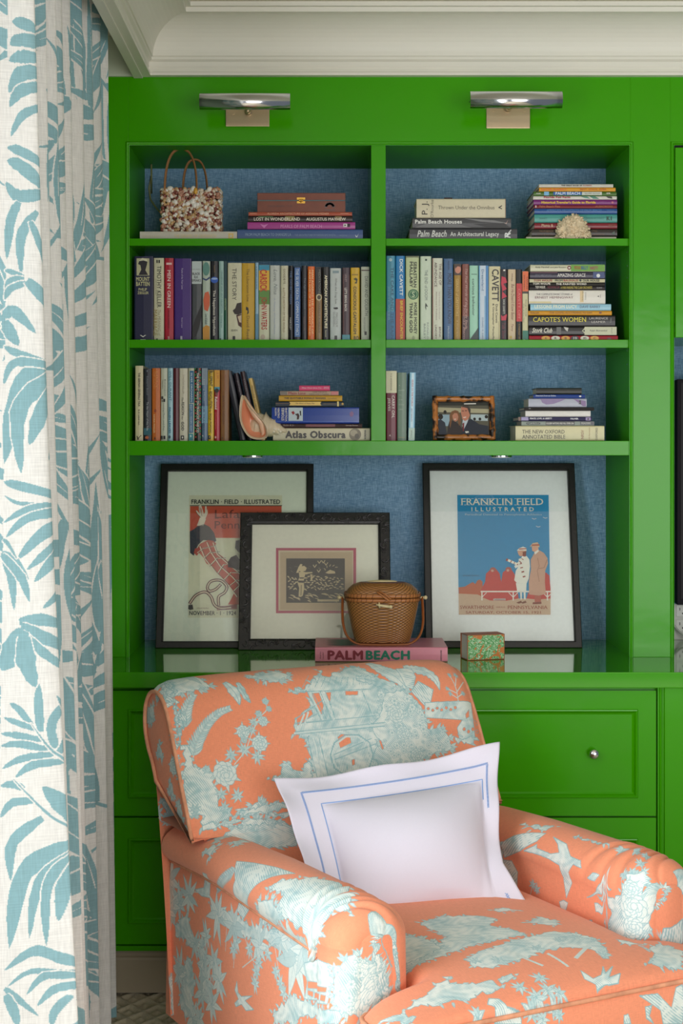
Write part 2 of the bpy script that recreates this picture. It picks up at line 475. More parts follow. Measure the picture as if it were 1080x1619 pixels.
class Flat:
    """flat print on a plane given by origin o, unit vectors u (right), w (up) and normal n; shapes in plane metres"""
    def __init__(s, o, u, w):
        s.o, s.u, s.w = Vector(o), Vector(u).normalized(), Vector(w).normalized(); s.n = s.u.cross(s.w)
        s.layers = {}; s.k = 0
    def hit(s, px, py):
        """plane metres of the point which lies where the photograph's pixel looks"""
        c = Vector((0, -D, HC)); r = Vector(((px - 520) / F, 1.0, -(py - 700) / F))
        t = (s.o - c).dot(s.n) / r.dot(s.n)
        q = c + r * t - s.o
        return (q.dot(s.u), q.dot(s.w))
    def _l(s, color, lift):
        key = (tuple(color), lift)
        if key not in s.layers: s.layers[key] = MB()
        return s.layers[key]
    def poly(s, pts, color, lift):
        v = [s.o + s.u * a + s.w * b + s.n * lift * 0.00025 for a, b in pts]
        s._l(color, lift).add(v, [tuple(range(len(v)))])
    def rect(s, x0, x1, y0, y1, color, lift):
        s.poly([(x0, y0), (x1, y0), (x1, y1), (x0, y1)], color, lift)
    def disc(s, cx, cy, rx, ry, color, lift, n=20):
        s.poly([(cx + rx * math.cos(2 * math.pi * i / n), cy + ry * math.sin(2 * math.pi * i / n)) for i in range(n)], color, lift)
    def line(s, pts, r, color, lift):
        for (a, b) in zip(pts[:-1], pts[1:]):
            d = Vector((b[0] - a[0], b[1] - a[1])); L = d.length
            if L < 1e-7: continue
            d /= L; q = Vector((-d.y, d.x)) * r
            e = d * r * 0.4
            s.poly([(a[0] - e.x + q.x, a[1] - e.y + q.y), (a[0] - e.x - q.x, a[1] - e.y - q.y), (b[0] + e.x - q.x, b[1] + e.y - q.y), (b[0] + e.x + q.x, b[1] + e.y + q.y)], color, lift)
    def text(s, st, x0, x1, y0, y1, color, lift, rot=0, bold=0.0, shear=0.0):
        """rot 0: upright; rot -90: reads downwards; rot 90: reads upwards"""
        co, fs = text_data(st, bold, shear)
        if rot == 0: a, b = x0 + co[:, 0] * (x1 - x0), y0 + co[:, 1] * (y1 - y0)
        elif rot == -90: a, b = x0 + co[:, 1] * (x1 - x0), y1 - co[:, 0] * (y1 - y0)
        else: a, b = x1 - co[:, 1] * (x1 - x0), y0 + co[:, 0] * (y1 - y0)
        nb = len(co) // (1 if bold <= 0 else 5 if bold > 0.015 else 2)
        v = [s.o + s.u * float(p) + s.w * float(q) + s.n * (lift * 0.00025 + (i // nb) * 0.00004) for i, (p, q) in enumerate(zip(a, b))]
        s._l(color, lift).add(v, fs)
    def build(s, parent, name='print', rough=0.45, names=None):
        out = []
        for (color, lift), m_ in sorted(s.layers.items(), key=lambda t: t[0][1]):
            me = bpy.data.meshes.new(name); me.from_pydata(m_.v, [], m_.f); me.update()
            out.append(link((names or {}).get(lift, name), me, cmat(color, rough), parent))
        return out

# ---------------------------------------------------------------- books
CROPS = {1: (190, 390, 5.1429), 2: (390, 390, 5.1429), 3: (600, 390, 5.4), 4: (790, 390, 5.1429),
         5: (190, 560, 5.1429), 6: (390, 560, 5.1429), 7: (600, 570, 5.4), 8: (790, 570, 5.1429),
         'A': (190, 220, 5.1429), 'B': (370, 280, 4.6957), 'C': (630, 280, 5.4), 'E': (800, 270, 5.1429),
         'f1': (240, 720, 4.1538), 'f2': (370, 800, 4.1538), 'f3': (660, 720, 4.0), 'k': (490, 890, 3.375), 'px': (0, 0, 1)}
def cpx(c, X, Y):
    x0, y0, s = CROPS[c]
    return x0 + X / s, y0 + Y / s
WH = (226, 224, 214); BK = (24, 22, 24)

def book_mesh(L, T, dep, round_=True):
    """U-shaped cover: length L along x, thickness T along z, spine at y = 0 facing -y"""
    b = min(0.0022, T * 0.18)
    r = min(0.004, T * 0.3)
    out = [(dep, 0.0), (r * 1.4, 0.0), (r * 0.45, r * 0.25), (0.0006, r), (0.0, T * 0.5), (0.0006, T - r), (r * 0.45, T - r * 0.25), (r * 1.4, T), (dep, T)]
    inn = [(dep, T - b), (b + 0.001, T - b), (b + 0.001, b), (dep, b)]
    loop = out + inn
    v = [(x, y, z) for x in (0, L) for y, z in loop]
    n = len(loop)
    f = [(i, (i + 1) % n, n + (i + 1) % n, n + i) for i in range(n)]
    # end faces split into quads (a U is not convex)
    def cap(off, flip):
        q = [(0, 1, 11, 12), (1, 2, 11), (2, 3, 11), (3, 4, 11), (4, 10, 11), (4, 5, 10), (5, 6, 10), (6, 7, 10), (7, 8, 9, 10)]
        return [tuple(off + i for i in (t[::-1] if flip else t)) for t in q]
    f += cap(0, False) + cap(n, True)
    return v, f, b

book_count = 0
def book(c, X0, X1, Y0, Y1, color, label, group, deco=(), stand=True, dist=None, dep=None, zbase=None, ang=0.0, pages=None, rough=0.34, name='book', loc=None, covermat=None, yaw=0.0):
    """one book whose spine fills the crop rectangle X0..X1, Y0..Y1"""
    global book_count
    book_count += 1
    rnd = random.Random(book_count * 7 + 1)
    x0, y0 = cpx(c, X0, Y0); x1, y1 = cpx(c, X1, Y1)
    d = dist if dist is not None else D + 0.055 + rnd.uniform(-0.003, 0.004)
    wx0, wx1 = PX(x0, d), PX(x1, d)
    wz1 = PZ(y0, d); wz0 = zbase if zbase is not None else PZ(y1, d)
    yy = d - D
    W_, H_ = wx1 - wx0, wz1 - wz0
    t = thing(name, label, 'book', group=group)
    if stand:
        L, T = H_, W_ - 0.0003
        dep = dep or min(0.19, L * 0.66)
    else:
        L, T = W_, H_ - 0.0002
        dep = dep or min(0.22, L * 0.68)
    v, f, b = book_mesh(L, T, dep)
    pv = MB().box(0.003, L - 0.003, b + 0.0005, dep - 0.004, b * 0.9, T - b * 0.9)
    # into place: lying books keep x; standing books turn x -> -z
    if stand:
        tr = lambda p: (wx0 + p[2], yy + p[1], wz1 - p[0])
    else:
        tr = lambda p: (wx0 + p[0], yy + p[1], wz0 + p[2])
    cm = covermat or cmat(color, rough)
    me = MB().add([tr(p) for p in v], f)
    me.build('cover', cm, t)
    q = MB(); q.v = [tr(p) for p in pv.v]; q.f = pv.f
    q.build('page_block', PAGES if pages is None else cmat(pages, 0.8), t)
    if deco:
        fl = Flat((wx0, yy - 0.0002, wz0), (1, 0, 0), (0, 0, 1))
        def cx(X): return (cpx(c, X, 0)[0] - x0) / (x1 - x0) * W_
        def cy(Y): return H_ * (1 - (cpx(c, 0, Y)[1] - y0) / (y1 - y0))
        for k in deco:
            if k[0] == 'b':      # band X0 X1 Y0 Y1 colour (None = full width)
                a, b_ = (0.0006, W_ - 0.0006) if k[1] is None else (cx(k[1]), cx(k[2]))
                top, bot = (H_ - 0.0006, 0.0006) if k[3] is None else (cy(k[3]), cy(k[4]))
                fl.rect(a, b_, bot, top, k[5], k[6] if len(k) > 6 else 1)
            elif k[0] == 't':    # text rot X0 X1 Y0 Y1 colour [bold shear]
                fl.text(k[1], cx(k[3]), cx(k[4]), cy(k[6]), cy(k[5]), k[7], 4, k[2], k[8] if len(k) > 8 else 0.0, k[9] if len(k) > 9 else 0.0)
            elif k[0] == 'd':    # disc cx cy rx ry colour
                fl.disc(cx(k[1]), cy(k[2]), k[3] / CROPS[c][2] / F * d, k[4] / CROPS[c][2] / F * d, k[5], k[6] if len(k) > 6 else 2)
            elif k[0] == 'p':    # polygon
                fl.poly([(cx(a), cy(b_)) for a, b_ in k[1]], k[2], k[3] if len(k) > 3 else 3)
        fl.build(t, 'spine_print', rough)
    o3 = (wx0 + W_ / 2, yy + dep / 2, wz0)
    rebase(t, o3)
    if ang: t.rotation_euler = (0, ang, 0)
    if yaw: t.rotation_euler = (0, 0, yaw)
    if loc is not None: t.location = loc
    return t

T = lambda s, X0, X1, Y0, Y1, col, bold=0.0, shear=0.0: ('t', s, -90, X0, X1, Y0, Y1, col, bold, shear)
H = lambda s, X0, X1, Y0, Y1, col, bold=0.0, shear=0.0: ('t', s, 0, X0, X1, Y0, Y1, col, bold, shear)
U = lambda s, X0, X1, Y0, Y1, col, bold=0.0, shear=0.0: ('t', s, 90, X0, X1, Y0, Y1, col, bold, shear)
B = lambda Y0, Y1, col, X0=None, X1=None, l=1: ('b', X0, X1, Y0, Y1, col, l)

g = 'books standing on the middle shelf, left bay'
CR = (202, 200, 170)
R2L = [
 (1, 112, 270, 78, (30, 30, 66), 'dark navy book with a cap portrait on its spine, first in the middle row',
  [B(95, 232, (190, 186, 150), 134, 238), ('p', [(146, 140), (160, 105), (200, 95), (222, 120), (218, 145), (205, 190), (228, 228), (150, 228), (172, 185), (165, 150)], (40, 34, 44)), ('p', [(150, 118), (178, 92), (215, 98), (224, 122), (190, 112)], (214, 210, 184), 5),
   H('MOUNT', 130, 240, 243, 278, (200, 196, 150), 0.03), H('BATTEN', 130, 240, 282, 316, (200, 196, 150), 0.03), H('PHILIP', 150, 218, 332, 354, (200, 196, 150), 0.02), H('ZIEGLER', 142, 232, 360, 382, (200, 196, 150), 0.02), H('v', 160, 212, 708, 725, WH), B(742, 748, WH, 165, 208, 3)]),
 (1, 272, 357, 92, (204, 202, 172), 'cream book with a long black name down its spine, second in the middle row', [T('TIMOTHY KELLER', 300, 334, 155, 488, BK), T('with Kathy Keller', 287, 297, 260, 390, (120, 110, 90)), T('The MEANING of', 306, 330, 505, 712, (150, 140, 110)), T('MARRIAGE', 270, 302, 506, 712, (150, 128, 60)), B(108, 132, BK, 296, 306, 3), B(108, 132, BK, 312, 324, 3), B(735, 748, BK, 294, 306, 3)]),
 (1, 360, 436, 93, (176, 30, 52), 'red book lettered Men in Green', [T('MEN IN GREEN', 384, 411, 190, 488, (236, 220, 214), 0.01), T('MICHAEL BAMBERGER', 388, 402, 510, 655, (90, 14, 26)), B(130, 146, (230, 190, 190), 375, 420), T('m', 386, 400, 720, 742, WH)]),
 (1, 438, 580, 96, (66, 34, 118), 'thick plain purple book with tiny white lettering', [T('Points of the Year: Love', 498, 512, 175, 342, (200, 190, 220)), T('Robert Lopez', 495, 509, 570, 650, (200, 190, 220)), B(716, 744, (180, 175, 196), 490, 506, 3), B(100, 748, (120, 100, 150), 570, 577)]),
 (1, 582, 665, 117, (74, 78, 82), 'grey book with a white title block and a dark feather', [B(119, 299, (188, 200, 200)), H('JOHN G. NEIHARDT', 586, 654, 180, 188, (90, 90, 90)), H('BLACK', 588, 650, 208, 229, (50, 46, 50), 0.02), H('ELK', 602, 634, 236, 254, (50, 46, 50), 0.02), H('SPEAKS', 584, 656, 262, 282, (50, 46, 50), 0.02), ('p', [(586, 740), (590, 640), (620, 560), (662, 460), (662, 560), (640, 660), (615, 720)], (36, 34, 36))]),
 (1, 668, 733, 117, (176, 190, 176), 'slim pale book printed with coral and gold figures', [('d', 700, 180, 28, 55, (90, 140, 130)), ('p', [(672, 250), (700, 262), (730, 240), (730, 256), (700, 275), (672, 262)], (40, 60, 110)), ('p', [(676, 430), (690, 370), (718, 360), (730, 400), (728, 470), (712, 520), (684, 505)], (206, 96, 60)), ('p', [(674, 748), (672, 650), (700, 628), (728, 640), (728, 748)], (200, 140, 50)), T('Lives & Ballads', 690, 712, 540, 622, (60, 80, 80))]),
 (1, 734, 799, 117, (22, 24, 32), 'black book with a blue oval lettered The Happiness Hypothesis', [('d', 767, 268, 30, 26, (30, 84, 180)), ('d', 767, 258, 26, 8, (150, 180, 230), 3), T('The Happiness Hypothesis', 750, 776, 350, 712, (222, 218, 206), 0.015), T('HAIDT', 762, 772, 150, 210, (150, 120, 80))]),
 (1, 801, 844, 117, (150, 184, 178), 'thin pale green book between a black and a dark green one', [T('LEADERSHIP AND SELF-DECEPTION  Getting out', 818, 832, 195, 650, (60, 110, 110)), B(735, 748, (40, 60, 60), 810, 822, 3)]),
 (1, 845, 870, 118, (18, 82, 58), 'very thin dark green book beside The Story', [T('SPENCER', 850, 860, 415, 510, (170, 190, 150)), B(119, 420, (12, 60, 66), 846, 869)]),
 (1, 873, 990, 132, (206, 204, 176), 'cream book lettered The Story with a hatted figure', [T('THE STORY', 912, 946, 175, 430, (70, 66, 56)), ('p', [(916, 512), (936, 495), (950, 455), (986, 448), (988, 535), (960, 545), (930, 540)], (38, 22, 18)), ('p', [(944, 548), (988, 540), (988, 648), (962, 632)], (70, 26, 20), 4), ('p', [(955, 560), (986, 548), (986, 610), (970, 605)], (206, 186, 160), 5), H('SEVEN', 902, 954, 662, 678, (60, 60, 54)), B(716, 748, BK, 915, 936, 3)]),
 (2, -40, 67, 134, (196, 156, 28), 'gold yellow book with dark blue lettering, beside a thin blue one', [T('The Liberation Line', 0, 22, 178, 440, (110, 84, 20)), T('David Reed', 0, 24, 555, 740, (110, 84, 20)), ('p', [(-4, 480), (14, 490), (18, 530), (4, 545), (8, 515), (-6, 505)], BK)]),
 (2, 69, 97, 130, (150, 186, 208), 'very thin pale blue book beside the gold yellow one', [T('A SHORT COURSE', 76, 86, 160, 340, (70, 110, 150)), B(540, 748, (90, 140, 170))]),
 (2, 98, 186, 148, (206, 206, 178), 'book banded blue, yellow, green and cream lettered Carsick', [B(149, 192, (40, 140, 176)), B(192, 350, (222, 176, 50)), B(350, 462, (92, 140, 60)), T('CARSICK', 108, 166, 186, 364, (190, 44, 24), 0.03), T('JOHN WATERS', 106, 166, 404, 665, (170, 34, 24), 0.02), ('d', 132, 722, 18, 20, (186, 170, 150))]),
 (2, 188, 275, 152, (192, 198, 192), 'pale grey book with faint script and a dotted edge', [T('Love, Nina', 216, 250, 185, 384, (120, 130, 130), 0, 0.3), T('A Nanny Writes Home', 216, 236, 412, 700, (160, 170, 190)), B(152, 748, (130, 136, 130), 268, 271), B(744, 752, BK, 206, 230, 3)]),
 (2, 277, 340, 154, (204, 202, 176), 'cream book with fine brown lettering, left of the black ones', [T('GOODBYE', 300, 316, 180, 300, (110, 90, 60)), T('A LITTLE HISTORY OF THE WORLD', 296, 312, 330, 686, (140, 110, 70)), ('d', 306, 745, 9, 7, (150, 130, 90))]),
 (2, 343, 380, 154, (26, 26, 34), 'slim black book left of the blue boxed one', [T('THE GO-BETWEEN', 352, 368, 195, 460, (90, 120, 170)), T('HARTLEY', 350, 362, 570, 668, (190, 190, 190))]),
 (2, 383, 441, 164, (28, 32, 48), 'black-edged book with a blue panel and pale lettering', [B(170, 722, (64, 108, 172), 390, 436), T('THE SILVER DEATH: COMMUNITY ETHICS', 400, 424, 180, 710, (206, 216, 226), 0.01)]),
 (2, 446, 493, 155, (34, 32, 40), 'black book right of the blue boxed one', [T('The Age of Innocence', 462, 482, 250, 500, (120, 130, 140)), T('WHARTON', 462, 478, 560, 670, (110, 80, 80))]),
 (2, 496, 555, 160, (222, 104, 26), 'bright orange book with two lines of pale lettering', [T('MAN AGAINST THE CONDUCT OF', 528, 544, 190, 700, (250, 214, 150), 0.01), T('HEARTLAND OF THE ANCIENT MIND', 506, 520, 190, 712, (250, 214, 150), 0.01)]),
 (2, 560, 615, 165, (140, 112, 74), 'brown book with black top and a cream ring', [B(166, 385, (22, 20, 26)), T('MEDITATIONS', 584, 600, 188, 378, (140, 140, 130)), ('d', 588, 407, 24, 27, (196, 186, 150), 2), ('d', 589, 407, 15, 18, (70, 60, 44), 3), T('MARCUS AURELIUS', 582, 598, 450, 690, (100, 70, 40)), B(168, 380, (196, 196, 186), 606, 613)]),
 (2, 616, 674, 165, (20, 18, 20), 'black book lettered American Architecture in bold cream', [T('AMERICAN ARCHITECTURE', 634, 656, 230, 655, (226, 218, 184), 0.04), T('Gossmann', 638, 650, 668, 724, (226, 218, 184))]),
 (2, 677, 770, 175, (184, 192, 190), 'pale grey book with a small feather lettered What the Dog Saw', [T('What the Dog Saw', 714, 736, 255, 460, (110, 112, 112)), ('p', [(704, 490), (738, 486), (745, 498), (730, 503), (710, 500)], BK), T('MALCOLM', 724, 742, 530, 642, (120, 120, 120)), T('GLADWELL', 704, 718, 524, 642, (120, 120, 120)), B(712, 748, (50, 54, 54), 714, 736, 3), B(195, 215, (130, 150, 156), 700, 750)]),
 (2, 776, 842, 170, (66, 46, 56), 'brown mauve book with a small teal foot', [T("LET'S BRING BACK", 796, 816, 332, 520, (222, 214, 206), 0.02), T('LESLEY', 800, 814, 222, 284, (190, 160, 160)), B(228, 696, (130, 80, 66), 786, 789), B(228, 696, (130, 80, 66), 832, 835), B(706, 750, (70, 142, 156))]),
 (2, 845, 921, 170, (204, 164, 26), 'mustard yellow book lettered Conscious Capitalism', [T('CONSCIOUS CAPITALISM', 868, 893, 320, 700, (50, 46, 24), 0.02), B(222, 232, (150, 118, 20), 854, 906), ('p', [(868, 262), (888, 250), (902, 262), (896, 298), (876, 296), (892, 276)], (60, 60, 20)), H('BO', 872, 912, 716, 748, (60, 56, 26), 0.02)]),
 (2, 930, 1001, 163, (190, 194, 176), 'pale grey green book against the divider with a dark strip near its top', [B(188, 196, (60, 24, 24)), T('DAVID AND GOLIATH', 960, 986, 240, 552, (84, 90, 84)), T('MALCOLM GLADWELL', 952, 966, 566, 690, (120, 120, 112)), B(680, 708, (50, 50, 46), 958, 976, 3)]),
]
for c, a, b, y, col, lab, de in R2L: book(c, a, b, y, 752, col, lab, g, de, zbase=Z2)

g = 'books standing on the middle shelf, right bay'
R2R = [
 (3, 58, 136, 78, (70, 146, 176), 'sea blue book against the divider lettered The Cake and the Rain', [B(520, 790, (40, 112, 158)), T('THE CAKE AND THE RAIN', 98, 122, 170, 740, (24, 76, 104)), T('JIMMY WEBB', 68, 88, 320, 590, (120, 176, 196)), ('d', 95, 110, 14, 14, (170, 200, 210))]),
 (3, 138, 219, 79, (24, 120, 180), 'blue over red book with a yellow foot and bold white capitals', [B(421, 757, (176, 56, 26)), B(757, 797, (214, 176, 20)), T('DICK CAVETT', 172, 200, 105, 395, (230, 236, 236), 0.02), T('BRIEF ENCOUNTERS', 176, 200, 435, 757, (222, 190, 40), 0.02), ('d', 186, 778, 8, 10, (40, 40, 20))]),
 (3, 224, 340, 80, (188, 200, 152), 'pale green book with dark blackletter words and a round green seal', [T('SEBASTIAN', 290, 318, 125, 330, (48, 54, 40), 0.03), T('MALLABY', 258, 285, 125, 330, (48, 54, 40), 0.03), ('d', 289, 385, 45, 45, (18, 92, 58)), ('d', 289, 385, 36, 36, (130, 168, 120), 3), ('d', 289, 385, 29, 29, (18, 92, 58), 4), H('S', 276, 302, 362, 408, (180, 200, 160), 0.02), T('MORE MONEY', 294, 320, 450, 700, (48, 54, 40), 0.03), T('THAN GOD', 256, 284, 450, 690, (48, 54, 40), 0.04), ('d', 290, 730, 12, 18, (150, 160, 120)), B(766, 797, (100, 90, 90)), B(80, 92, (110, 116, 84))]),
 (3, 349, 445, 82, (198, 212, 190), 'pale mint book lettered The End of Doom', [T('THE END of DOOM', 386, 412, 190, 430, (110, 122, 116)), ('p', [(392, 452), (402, 462), (414, 485), (398, 480), (400, 512), (390, 490)], (50, 60, 50)), T('RONALD', 404, 420, 608, 742, (130, 140, 134)), T('BAILEY', 378, 394, 618, 738, (130, 140, 134)), B(104, 118, (20, 60, 40), 390, 406, 3)]),
 (3, 452, 541, 98, (206, 208, 190), 'cream book with a red left edge lettered The Age of Abundance', [B(99, 795, (150, 40, 50), 453, 457), T('THE AGE OF', 508, 530, 140, 312, (96, 60, 60)), T('ABUNDANCE', 470, 492, 132, 326, (96, 60, 60)), T('How Prosperity Transformed', 506, 516, 366, 580, (150, 120, 120)), T("America's Politics", 482, 492, 362, 590, (150, 120, 120)), T('BRINK', 508, 524, 644, 730, (96, 60, 60)), T('LINDSEY', 474, 490, 628, 740, (96, 60, 60)), ('p', [(485, 778), (500, 770), (498, 778), (500, 788)], BK)]),
 (3, 549, 632, 102, (62, 98, 140), 'slate blue book lettered More Than You Know', [T('MORE THAN YOU KNOW', 582, 616, 220, 622, (26, 40, 66), 0.01), T('MAUBOUSSIN', 584, 598, 120, 190, (40, 60, 90)), T('Mauboussin', 582, 596, 640, 770, (180, 196, 210)), B(782, 796, (30, 50, 80), 560, 620)]),
 (3, 636, 700, 148, (160, 124, 44), 'brown gold book with a small pink face at its top', [B(149, 236, (60, 46, 40)), ('d', 670, 190, 26, 36, (196, 130, 106), 3), ('p', [(650, 160), (690, 152), (694, 172), (668, 166), (648, 184)], (70, 40, 30), 5), T('GERALD of GREYSTOKE', 652, 674, 265, 560, (222, 190, 110)), T('A PORTRAIT', 656, 670, 590, 740, (210, 180, 120)), B(752, 797, (30, 24, 22))]),
 (3, 706, 767, 148, (130, 76, 66), 'brown rose book with pale script', [B(560, 797, (66, 40, 42)), T('The Final Words of the Fin de Siecle', 732, 752, 185, 660, (200, 160, 150), 0, 0.3), T('Thomas Barns', 716, 732, 470, 760, (190, 150, 140), 0, 0.3)]),
 (3, 768, 845, 161, (156, 206, 182), 'mint green book lettered curious behavior', [T('curious behavior', 792, 814, 265, 556, (44, 58, 56)), ('p', [(772, 796), (776, 740), (800, 706), (822, 680), (843, 650), (843, 796)], (36, 62, 58)), B(226, 234, (110, 150, 130), 785, 832)]),
 (3, 848, 931, 161, (196, 210, 224), 'white book with blue sides lettered Dreamland', [B(162, 796, (90, 160, 200), 849, 858), B(162, 796, (60, 128, 186), 908, 930), B(400, 796, (130, 176, 212), 896, 910), T('Dreamland', 872, 892, 192, 358, (84, 120, 160)), T('EDWARD W. KARDISH', 874, 888, 570, 770, (110, 140, 170)), B(786, 794, BK, 872, 884, 3)]),
 (3, 933, 1036, 168, (208, 200, 160), 'cream book with one very large black name, a small green dome on its top', [T('CAVETT', 960, 1020, 190, 444, (38, 34, 32), 0.02), T('Dick Cavett', 992, 1010, 466, 614, (50, 46, 40), 0.01), T('& Christopher Porterfield', 962, 980, 460, 768, (50, 46, 40), 0.01), B(600, 740, (160, 150, 120), 1016, 1019)]),
 (4, 4, 66, 182, (30, 22, 26), 'black book with ragged crimson lettering', [('p', [(16, 240), (48, 250), (60, 290), (30, 300), (58, 340), (22, 360), (60, 400), (18, 420), (22, 350), (12, 300)], (190, 30, 60)), B(418, 548, BK, 22, 48, 3), T('DICK CAVETT', 28, 42, 425, 540, (200, 200, 190), 0.02), ('p', [(12, 548), (26, 560), (60, 540), (52, 590), (14, 592)], (190, 30, 60)), B(186, 198, WH, 30, 46, 3), T('Talk Show', 20, 46, 610, 740, (120, 40, 60))]),
 (4, 68, 134, 184, (206, 184, 150), 'tan book with brown script down the spine', [T("But He Doesn't Know Better", 94, 120, 302, 590, (120, 60, 50), 0, 0.3), T('Terry', 90, 112, 620, 680, (120, 60, 50), 0, 0.3), T('White', 96, 108, 215, 280, (110, 80, 60)), ('d', 92, 725, 9, 12, (190, 160, 60))]),
 (4, 135, 184, 184, (28, 24, 26), 'black book with a red middle beside the tan one', [B(297, 600, (190, 32, 34)), T('CAVETT OFF', 150, 168, 340, 580, (220, 130, 120)), T('A PORTRAIT OF', 152, 164, 620, 740, (180, 140, 60)), ]),
 (4, 185, 235, 200, (206, 200, 160), 'slim book banded orange, cream and teal at the end of the row', [B(201, 360, (222, 104, 50)), B(360, 378, (60, 50, 40)), B(673, 760, (16, 112, 92)), T('YANKEE', 218, 230, 240, 345, (90, 40, 20)), T('SOUTHERN', 194, 206, 230, 345, (90, 40, 20)), T('George Stickney', 208, 220, 425, 560, (80, 76, 60)), T('City of One Man', 190, 200, 460, 605, (80, 76, 60)), B(744, 756, WH, 192, 208, 3)]),
]
for c, a, b, y, col, lab, de in R2R: book(c, a, b, y, 752, col, lab, g, de, zbase=Z2)
# a tiny green dome that sits on the Cavett book
xx = PX(600 + 987 / 5.4, D + 0.1)
zt = PZ(390 + 168 / 5.4, D + 0.055)
tag(MB().ball((xx, 0.12, zt), (0.011, 0.011, 0.008), 14, 8).build('paperweight', cmat((60, 92, 60), 0.3), None, True), 'tiny dark green dome on top of a standing cream book', 'paperweight')

def stack(c, rows, group, zb, dist, dep0=None):
    """books lying on top of each other; rows from the top down; the bottom one rests on zb"""
    z = zb
    d = dist
    sc = CROPS[c][2]
    for i, r in enumerate(reversed(rows)):
        X0, X1, Y0, Y1, col, lab, de = r[:7]
        kw = r[7] if len(r) > 7 else {}
        dd = kw.pop('dist', d)
        zt_ = PZ(cpx(c, 0, Y0)[1], dd)
        if i + 1 < len(rows): pass
        h = max(zt_ - z, 0.004)
        # keep the photographed top edge; the bottom edge meets the book below
        book(c, X0, X1, Y0, Y1, col, lab, group, de, stand=False, dist=dd, zbase=z, dep=kw.pop('dep', dep0), **kw)
        z = z + h - 0.0
    return z

